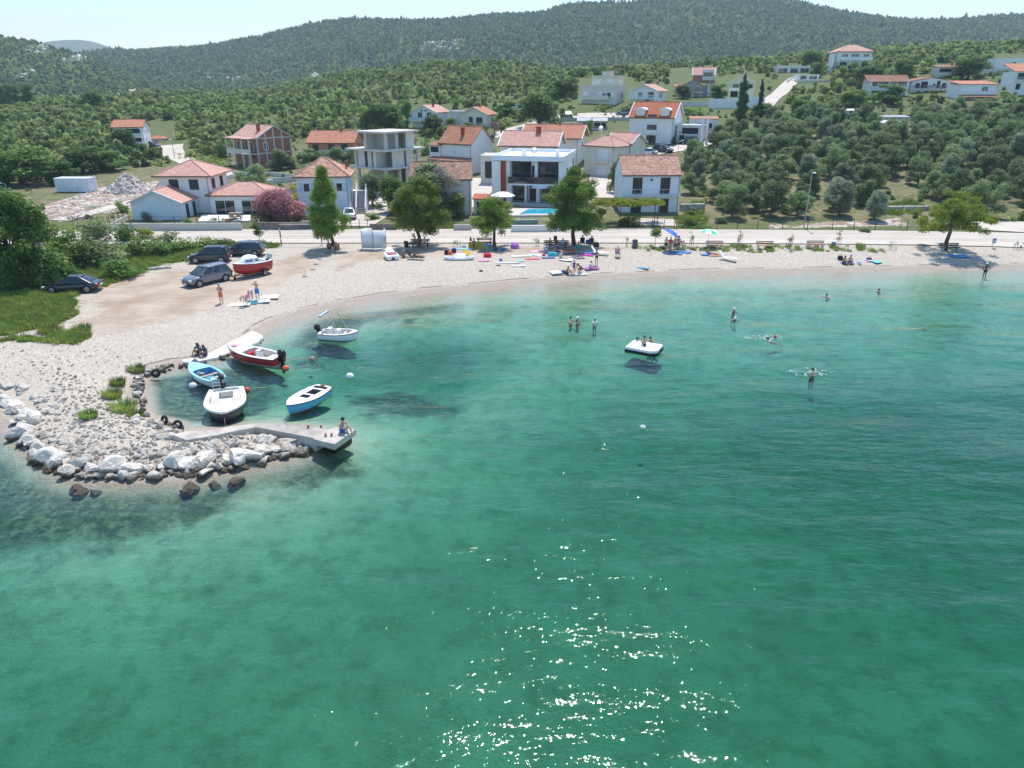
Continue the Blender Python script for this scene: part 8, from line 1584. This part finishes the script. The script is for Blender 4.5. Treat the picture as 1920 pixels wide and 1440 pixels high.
for i in range(6): a = i*PI/3; m = MB(); m.tube((1.4*math.cos(a), 1.4*math.sin(a), 0), (1.4*math.cos(a), 1.4*math.sin(a), 2.3), .03); m.build('pole', DARKM, o)

# ------------------------------------------------------------------ jetty, quay and flat rock
CJ = P((.42, .38, .33), .9, .3, 1.6, .015); CJD = P((.42, .39, .35), .9, .35, 1.4, .02)
zt = .78
def deckp(pts, z=zt): return [tuple(gz(px, py, z)[:2]) for px, py in pts]
o = thing('concrete_jetty', 'cracked concrete jetty with a square end where a man sits', 'jetty', (0, 0, 0))
m = MB(); m.prism(deckp([(478, 796), (478, 800), (592, 822), (616, 806), (570, 798), (483, 793)]), -.3, zt); m.build('walkway', CJ, o, bevel=.02)
m = MB(); m.prism(deckp([(587, 823), (627, 833), (667, 805), (632, 800), (617, 805)], zt+.06), zt-.28, zt+.06); m.build('platform', CJ, o, bevel=.02)
m = MB(); m.prism(deckp([(594, 822), (625, 829), (658, 806), (632, 802), (620, 806)], zt-.28), -3, zt-.285); m.build('base', P((.12, .105, .09), .9, .4, 2., .03), o)  # base coloured dark for the shade beneath the platform
for q in ((611, 818), (622, 817), (602, 800), (578, 800)): a = gz(*q, zt+.06); m = MB(); m.lathe([(.05, 0), (.06, .12), (.09, .14), (.02, .16)], 8, (a[0], a[1], zt+.06 if q[0] > 605 else zt)); m.build('mooring_post', RUST, o)
o = thing('quay_wall', 'rough concrete quay strip curving from the rocks to the jetty', 'quay', (0, 0, 0)); m = MB(); m.prism(deckp([(322, 815), (345, 808), (400, 806), (430, 800), (478, 793), (479, 801), (440, 808), (405, 816), (350, 825)], .72), -1., .72); m.build('top', CJ, o, bevel=.05)
o = thing('flat_rock', 'flat white limestone slab at the water edge where two people sit', 'rock', (0, 0, 0)); zs = .22
rr = random.Random(3); pts = [(334, 662), (350, 655), (378, 648), (390, 632), (425, 620), (455, 616), (482, 622), (494, 630), (480, 642), (455, 652), (430, 660), (405, 670), (380, 675), (352, 682), (340, 676)]
m = MB(); P2 = deckp(pts, zs); m.prism(P2, -1.2, zs); q = m.build('slab', P((.70, .665, .61), .85, .14, 1.2, .05), o, bevel=.12)
# boulders of the breakwater, one by one
def rockmat():
    g = NG('limestone'); pos = g.n('NewGeometry').outputs['Position']; tc = g.n('TexCoord').outputs['Object']; oi = g.n('ObjectInfo').outputs['Random']
    n1 = g.noise(1.1, 6, .65, tc); n2 = g.noise(4, 5, .65, tc); z = g.n('SeparateXYZ', {0: pos}).outputs[2]
    c = g.mix(g.ramp(n1, .35, .65), (.60, .545, .46), (.80, .74, .645)); c = g.mix(g.ramp(n2, .58, .74, 0, .6), c, (.30, .27, .235)); c = g.mix(g.ramp(oi, .8, .95, 0, .55), c, (.42, .33, .24))
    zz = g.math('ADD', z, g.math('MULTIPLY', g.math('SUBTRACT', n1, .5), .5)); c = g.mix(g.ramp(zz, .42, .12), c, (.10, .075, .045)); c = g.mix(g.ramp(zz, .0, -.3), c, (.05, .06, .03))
    return g.surf(g.n('BsdfPrincipled', {'Base Color': c, 'Roughness': .85, 'Normal': g.bump(g.math('ADD', n1, g.math('MULTIPLY', n2, .4)), .25)}))
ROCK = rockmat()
def rock_mesh(seed):
    r = random.Random(seed); b = bmesh.new(); bmesh.ops.create_icosphere(b, subdivisions=3, radius=1.)
    cuts = [(Vector((r.gauss(0, 1), r.gauss(0, 1), r.gauss(0, 1))).normalized(), r.uniform(.42, .8)) for _ in range(14)]
    for v in b.verts:
        for n_, d_ in cuts:
            k = v.co.dot(n_)-d_
            if k > 0: v.co -= n_*k
        f = v.co.copy(); v.co *= 1+.10*(vn3(f*2.3, seed)-.5)+.06*(vn3(f*5, seed+3)-.5)
    me = bpy.data.meshes.new('boulder'); b.to_mesh(me); b.free(); me.materials.append(ROCK); return me
def vn3(p, s): return float(vnoise(np.array([p.x+p.z*1.7]), np.array([p.y-p.z*1.3]), .5, s)[0])
RM = [rock_mesh(i) for i in range(9)]; placed = []
def rock(px, row, s, lab, group, z=None, flat=.75, cat='boulder'):
    p = at(px, row) if z is None else gz(px, row, z)
    for q in placed:
        if (q[0]-p[0])**2+(q[1]-p[1])**2 < (.72*(s+q[2]))**2*.2: return
    placed.append((p[0], p[1], s)); o = bpy.data.objects.new('boulder', rng.choice(RM)); COL.objects.link(o)
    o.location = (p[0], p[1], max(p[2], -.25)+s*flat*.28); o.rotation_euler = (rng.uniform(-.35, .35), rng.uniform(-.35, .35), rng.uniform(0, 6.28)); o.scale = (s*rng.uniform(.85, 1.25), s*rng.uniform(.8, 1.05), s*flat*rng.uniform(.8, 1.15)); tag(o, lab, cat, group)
def along(pts, n, jit, smin, smax, lab, group, bias=1.):
    pts = np.array(pts, float); seg = np.linalg.norm(np.diff(pts, axis=0), axis=1); cum = np.concatenate([[0], np.cumsum(seg)])
    for _ in range(n):
        t = rng.random()*cum[-1]; i = min(np.searchsorted(cum, t)-1 if t > 0 else 0, len(seg)-1); i = max(i, 0); f = (t-cum[i])/seg[i]; q = pts[i]*(1-f)+pts[i+1]*f
        rock(q[0]+rng.uniform(-jit, jit), q[1]+rng.uniform(-jit, jit)*.7, smin+(smax-smin)*rng.random()**bias, lab, group)
along([(60, 835), (105, 870), (170, 882), (250, 884), (340, 876), (430, 865), (510, 850), (575, 832)], 120, 7, .42, .85, 'large pale boulder in the outer row of the breakwater above the waterline', 'outer row boulders')
along([(70, 862), (110, 888), (200, 897), (290, 895), (380, 889), (470, 873), (550, 853), (600, 843)], 110, 8, .2, .6, 'brown wet boulder at the waterline of the breakwater', 'waterline boulders', 1.4)
along([(66, 850), (108, 880), (185, 891), (270, 891), (360, 883), (450, 869), (530, 851), (585, 838)], 90, 9, .2, .5, 'mid sized grey rock wedged between the outer boulders of the breakwater', 'wedged boulders', 1.2)
along([(40, 800), (100, 830), (170, 850), (260, 856), (350, 850), (440, 838), (520, 826)], 70, 11, .18, .45, 'medium white rock on top of the breakwater', 'upper breakwater rocks', 1.5)
along([(0, 752), (30, 765), (60, 790), (40, 820), (75, 845)], 45, 12, .3, .75, 'grey boulder at the left end of the breakwater', 'left breakwater boulders')
along([(-40, 745), (10, 730), (60, 735), (90, 775)], 28, 14, .18, .4, 'small pale rock on the left rubble slope', 'left slope rocks')
along([(320, 690), (285, 697), (262, 715), (258, 745), (272, 775), (262, 790)], 75, 7, .18, .42, 'white rock on the inner edge of the cove by the grass tufts', 'cove edge rocks')
along([(275, 795), (310, 800), (340, 806), (330, 820), (280, 815)], 38, 8, .2, .45, 'white rock where the cove edge meets the quay strip', 'cove corner rocks')
along([(335, 690), (380, 682), (430, 668), (490, 640)], 18, 4, .2, .42, 'low pale rock under the flat limestone slab', 'slab edge rocks')
along([(500, 842), (560, 838), (590, 838)], 16, 9, .3, .7, 'brown rock under the jetty end', 'jetty foot rocks')
along([(40, 660), (90, 690), (60, 715), (150, 700)], 8, 22, .15, .25, 'small stone scattered on the gravel above the breakwater', 'scattered stones')
along([(60, 930), (130, 925), (260, 930), (380, 920), (520, 900)], 7, 12, .3, .6, 'submerged rock just off the breakwater', 'submerged rocks')
for px, row, lab in [(292, 700, 'old black tyre hung at the inner cove corner'), (308, 788, 'left of two black tyres on the white corner rocks'), (333, 797, 'right of two black tyres on the white corner rocks')]:
    q = gz(px, row, .35); o = thing('tyre', lab, 'tyre', (q[0], q[1], .35), R(rng.uniform(-40, 40))); m = MB(); M = Matrix.Rotation(R(70), 4, 'X')
    A = np.linspace(0, 2*PI, 19)[:-1]; m.loft([[((.22+.085*math.cos(b))*math.cos(a), (.22+.085*math.cos(b))*math.sin(a), .085*math.sin(b)) for b in np.linspace(0, 2*PI, 9)[:-1]] for a in list(A)+[A[0]]], caps=False); m.v = [tuple(M @ Vector(q_)) for q_ in m.v]; m.build('tyre', TYRE, o, True)
# loose rubble and pebbles (uncountable)
def rubble(name, polys, n, s0, s1, hf=None):
    r = np.random.default_rng(n); out = []
    for poly in polys:
        Q = np.array(poly, float); lo, hi = Q.min(0), Q.max(0); k = 0; u = r.uniform(lo, hi, (n*3, 2)); u = u[poly_sd(u[:, 0], u[:, 1], Q) > 0][:n]
        for a in u: out.append(at(*a))
    P_ = np.array(out)
    if hf is not None: P_[:, 2] += hf(P_)
    proto = []
    for i in range(4): o_ = bpy.data.objects.new('pebble', RM[i].copy()); COL.objects.link(o_); proto.append(o_)
    return scatter(name, P_, nr.uniform(s0, s1, len(P_))*nr.uniform(.5, 1., len(P_)), proto)
rubble('rubble', [[(40, 800), (110, 690), (200, 740), (260, 800), (330, 822), (460, 812), (560, 836), (590, 838), (520, 862), (430, 882), (340, 897), (230, 902), (110, 885), (55, 845), (20, 815)]], 1900, .06, .2)
rubble('stony_ground', [[(60, 395), (180, 352), (330, 335), (330, 375), (240, 395), (110, 415)]], 700, .08, .3)
rubble('gravel', [[(0, 640), (160, 640), (330, 690), (200, 760), (60, 730), (0, 720)]], 420, .04, .12)
# pale outcrops on the hills
_pr = []
for i in range(3): o_ = bpy.data.objects.new('outcrop_rock', RM[i+4].copy()); COL.objects.link(o_); _pr.append(o_)
_op = np.concatenate(OUT_P+[OUT_K]); scatter('rock_outcrops', _op, np.concatenate([nr.uniform(1.2, 3.2, len(_op)-len(OUT_K)), nr.uniform(.8, 1.7, len(OUT_K))]), _pr)
# stone heap beside the modern house
c0 = at(243, 360); o = thing('stone_heap', 'tall heap of broken pale stones behind the modern house', 'stone heap', c0); HEAPM = P((.46, .38, .33), .95, .4, 3., .1)
def mound(cx, cy, rx, ry, h, seed):
    n_ = 22; V_ = []; 
    for j in range(n_+1):
        for i in range(n_+1):
            x, y = (i/n_*2-1), (j/n_*2-1); d_ = math.hypot(x, y); V_.append((cx+x*rx, cy+y*ry, h*max(-.15, (1-d_**1.2))*(1+.25*(float(vnoise(np.array([x*3]), np.array([y*3]), 1, seed)[0])-.5))))
    return V_, [(j*(n_+1)+i, j*(n_+1)+i+1, (j+1)*(n_+1)+i+1, (j+1)*(n_+1)+i) for j in range(n_) for i in range(n_)]
m = MB(); m.add(*mound(0, 0, 4.2, 3.4, 2.9, 3)); m.add(*mound(5.2, 2.5, 2.2, 1.8, 1.8, 5)); m.build('earth', HEAPM, o, True)
rr = random.Random(7); m = MB()
for _ in range(420):
    t = rr.random()**.5; a = rr.uniform(0, 6.28); big = rr.random() < .8; rx, ry, h, ox, oy = (4.0, 3.2, 2.9, 0, 0) if big else (2.1, 1.7, 1.8, 5.2, 2.5); x, y = t*math.cos(a), t*math.sin(a); s_ = rr.uniform(.1, .34)
    M = Matrix.Translation((ox+x*rx, oy+y*ry, h*(1-t**1.2)+.05)) @ Matrix.Rotation(rr.uniform(0, 3), 4, Vector((rr.gauss(0, 1), rr.gauss(0, 1), rr.gauss(0, 1))).normalized()); m.obox(M, -s_, s_, -s_*.7, s_*.7, -s_*.5, s_*.5)
tag(m.build('stones', P((.56, .50, .45), .95, .3, 2.), o), kind='stuff')
p = at(150, 415); o = thing('brush_pile', 'pile of dead brown branches before the modern house fence', 'brush pile', p); m = MB()
for _ in range(60): a = Vector((rr.uniform(-1.6, 1.6), rr.uniform(-.7, .7), rr.uniform(0, .5))); m.tube(a, a+Vector((rr.uniform(-.9, .9), rr.uniform(-.4, .4), rr.uniform(.0, .7))), .035, .015, 4)
m.build('branches', P((.15, .10, .075), .95, .4), o)
# grass tufts (uncountable) and distinct clumps
def tuft(seed, n=60, h=.35, w_=.3):
    r = np.random.default_rng(seed); a = r.uniform(0, 6.28, n); d_ = r.random(n)**.5*w_; b = np.stack([np.cos(a)*d_, np.sin(a)*d_, np.zeros(n)], 1); ln = h*r.uniform(.5, 1.1, n); tip = b+np.stack([np.cos(a)*ln*.5, np.sin(a)*ln*.5, ln], 1); sd = np.stack([-np.sin(a), np.cos(a), 0*a], 1)*.028
    V_ = np.stack([b-sd, b+sd, tip+sd*.2, tip-sd*.2], 1).reshape(-1, 3); return V_, np.arange(len(V_)).reshape(-1, 4)
def tuftobj(seed, **k): v, f = tuft(seed, **k); return mobj('grass_tuft', npmesh('grass_tuft', v, f), L_GRASS)
def scatter_px(n, polys, seed, dens=None):
    r = np.random.default_rng(seed); out = []
    for Q, k in polys:
        Q = np.array(Q, float); Wp = np.array([at(*q)[:2] for q in Q]); lo, hi = Wp.min(0), Wp.max(0); u = r.uniform(lo, hi, (k*4, 2)); u = u[poly_sd(u[:, 0], u[:, 1], Wp)+(vnoise(u[:, 0], u[:, 1], 1.5, 6)-.5)*2.2 > 0][:k]; out.append(u)
    u = np.concatenate(out); return np.concatenate([u, H(u[:, 0], u[:, 1])[:, None]-.02], 1)
gp_ = scatter_px(0, [([(-60, 575), (60, 548), (142, 560), (140, 596), (95, 618), (60, 622), (-60, 638)], 1900), ([(150, 548), (330, 492), (520, 462), (480, 455), (300, 470), (100, 520)], 1500), ([(1185, 463), (1430, 461), (1640, 462), (1660, 472), (1500, 474), (1200, 472)], 130), ([(0, 640), (60, 634), (160, 625), (150, 642), (60, 646)], 150), ([(1280, 395), (1310, 380), (1330, 430), (1275, 430)], 300), ([(330, 285), (430, 290), (430, 325), (340, 300)], 250), ([(560, 335), (640, 330), (640, 350), (560, 360)], 250), ([(1640, 400), (1700, 375), (1730, 385), (1720, 405)], 300), ([(830, 428), (850, 428), (850, 415), (830, 415)], 120)], 3)
scatter('grass', gp_, nr.uniform(.5, 1.15, len(gp_)), [tuftobj(1), tuftobj(2, n=80, h=.28), tuftobj(3, n=40, h=.45)])
for px, row, w_, h_, lab in [(256, 696, .7, .4, 'bright green grass clump at the head of the cove'), (212, 745, .65, .5, 'tall green grass clump above the cove rocks'), (222, 722, .55, .45, 'upper green grass clump by the cove rocks'), (232, 768, 1.0, .5, 'widest green grass clump by the cove rocks'), (255, 782, .6, .3, 'low grass clump at the cove corner'), (166, 783, .6, .4, 'lone green grass clump on the gravel spit'), (95, 622, 1.2, .5, 'green clump at the edge of the grass patch'), (155, 620, .8, .45, 'isolated weed clump right of the grass patch')]:
    p = at(px, row); o = thing('grass_clump', lab, 'grass', p); v, f = tuft(int(px), n=420, h=h_, w_=w_*.75); mobj('blades', npmesh('blades', v, f), L_GRASS, o)
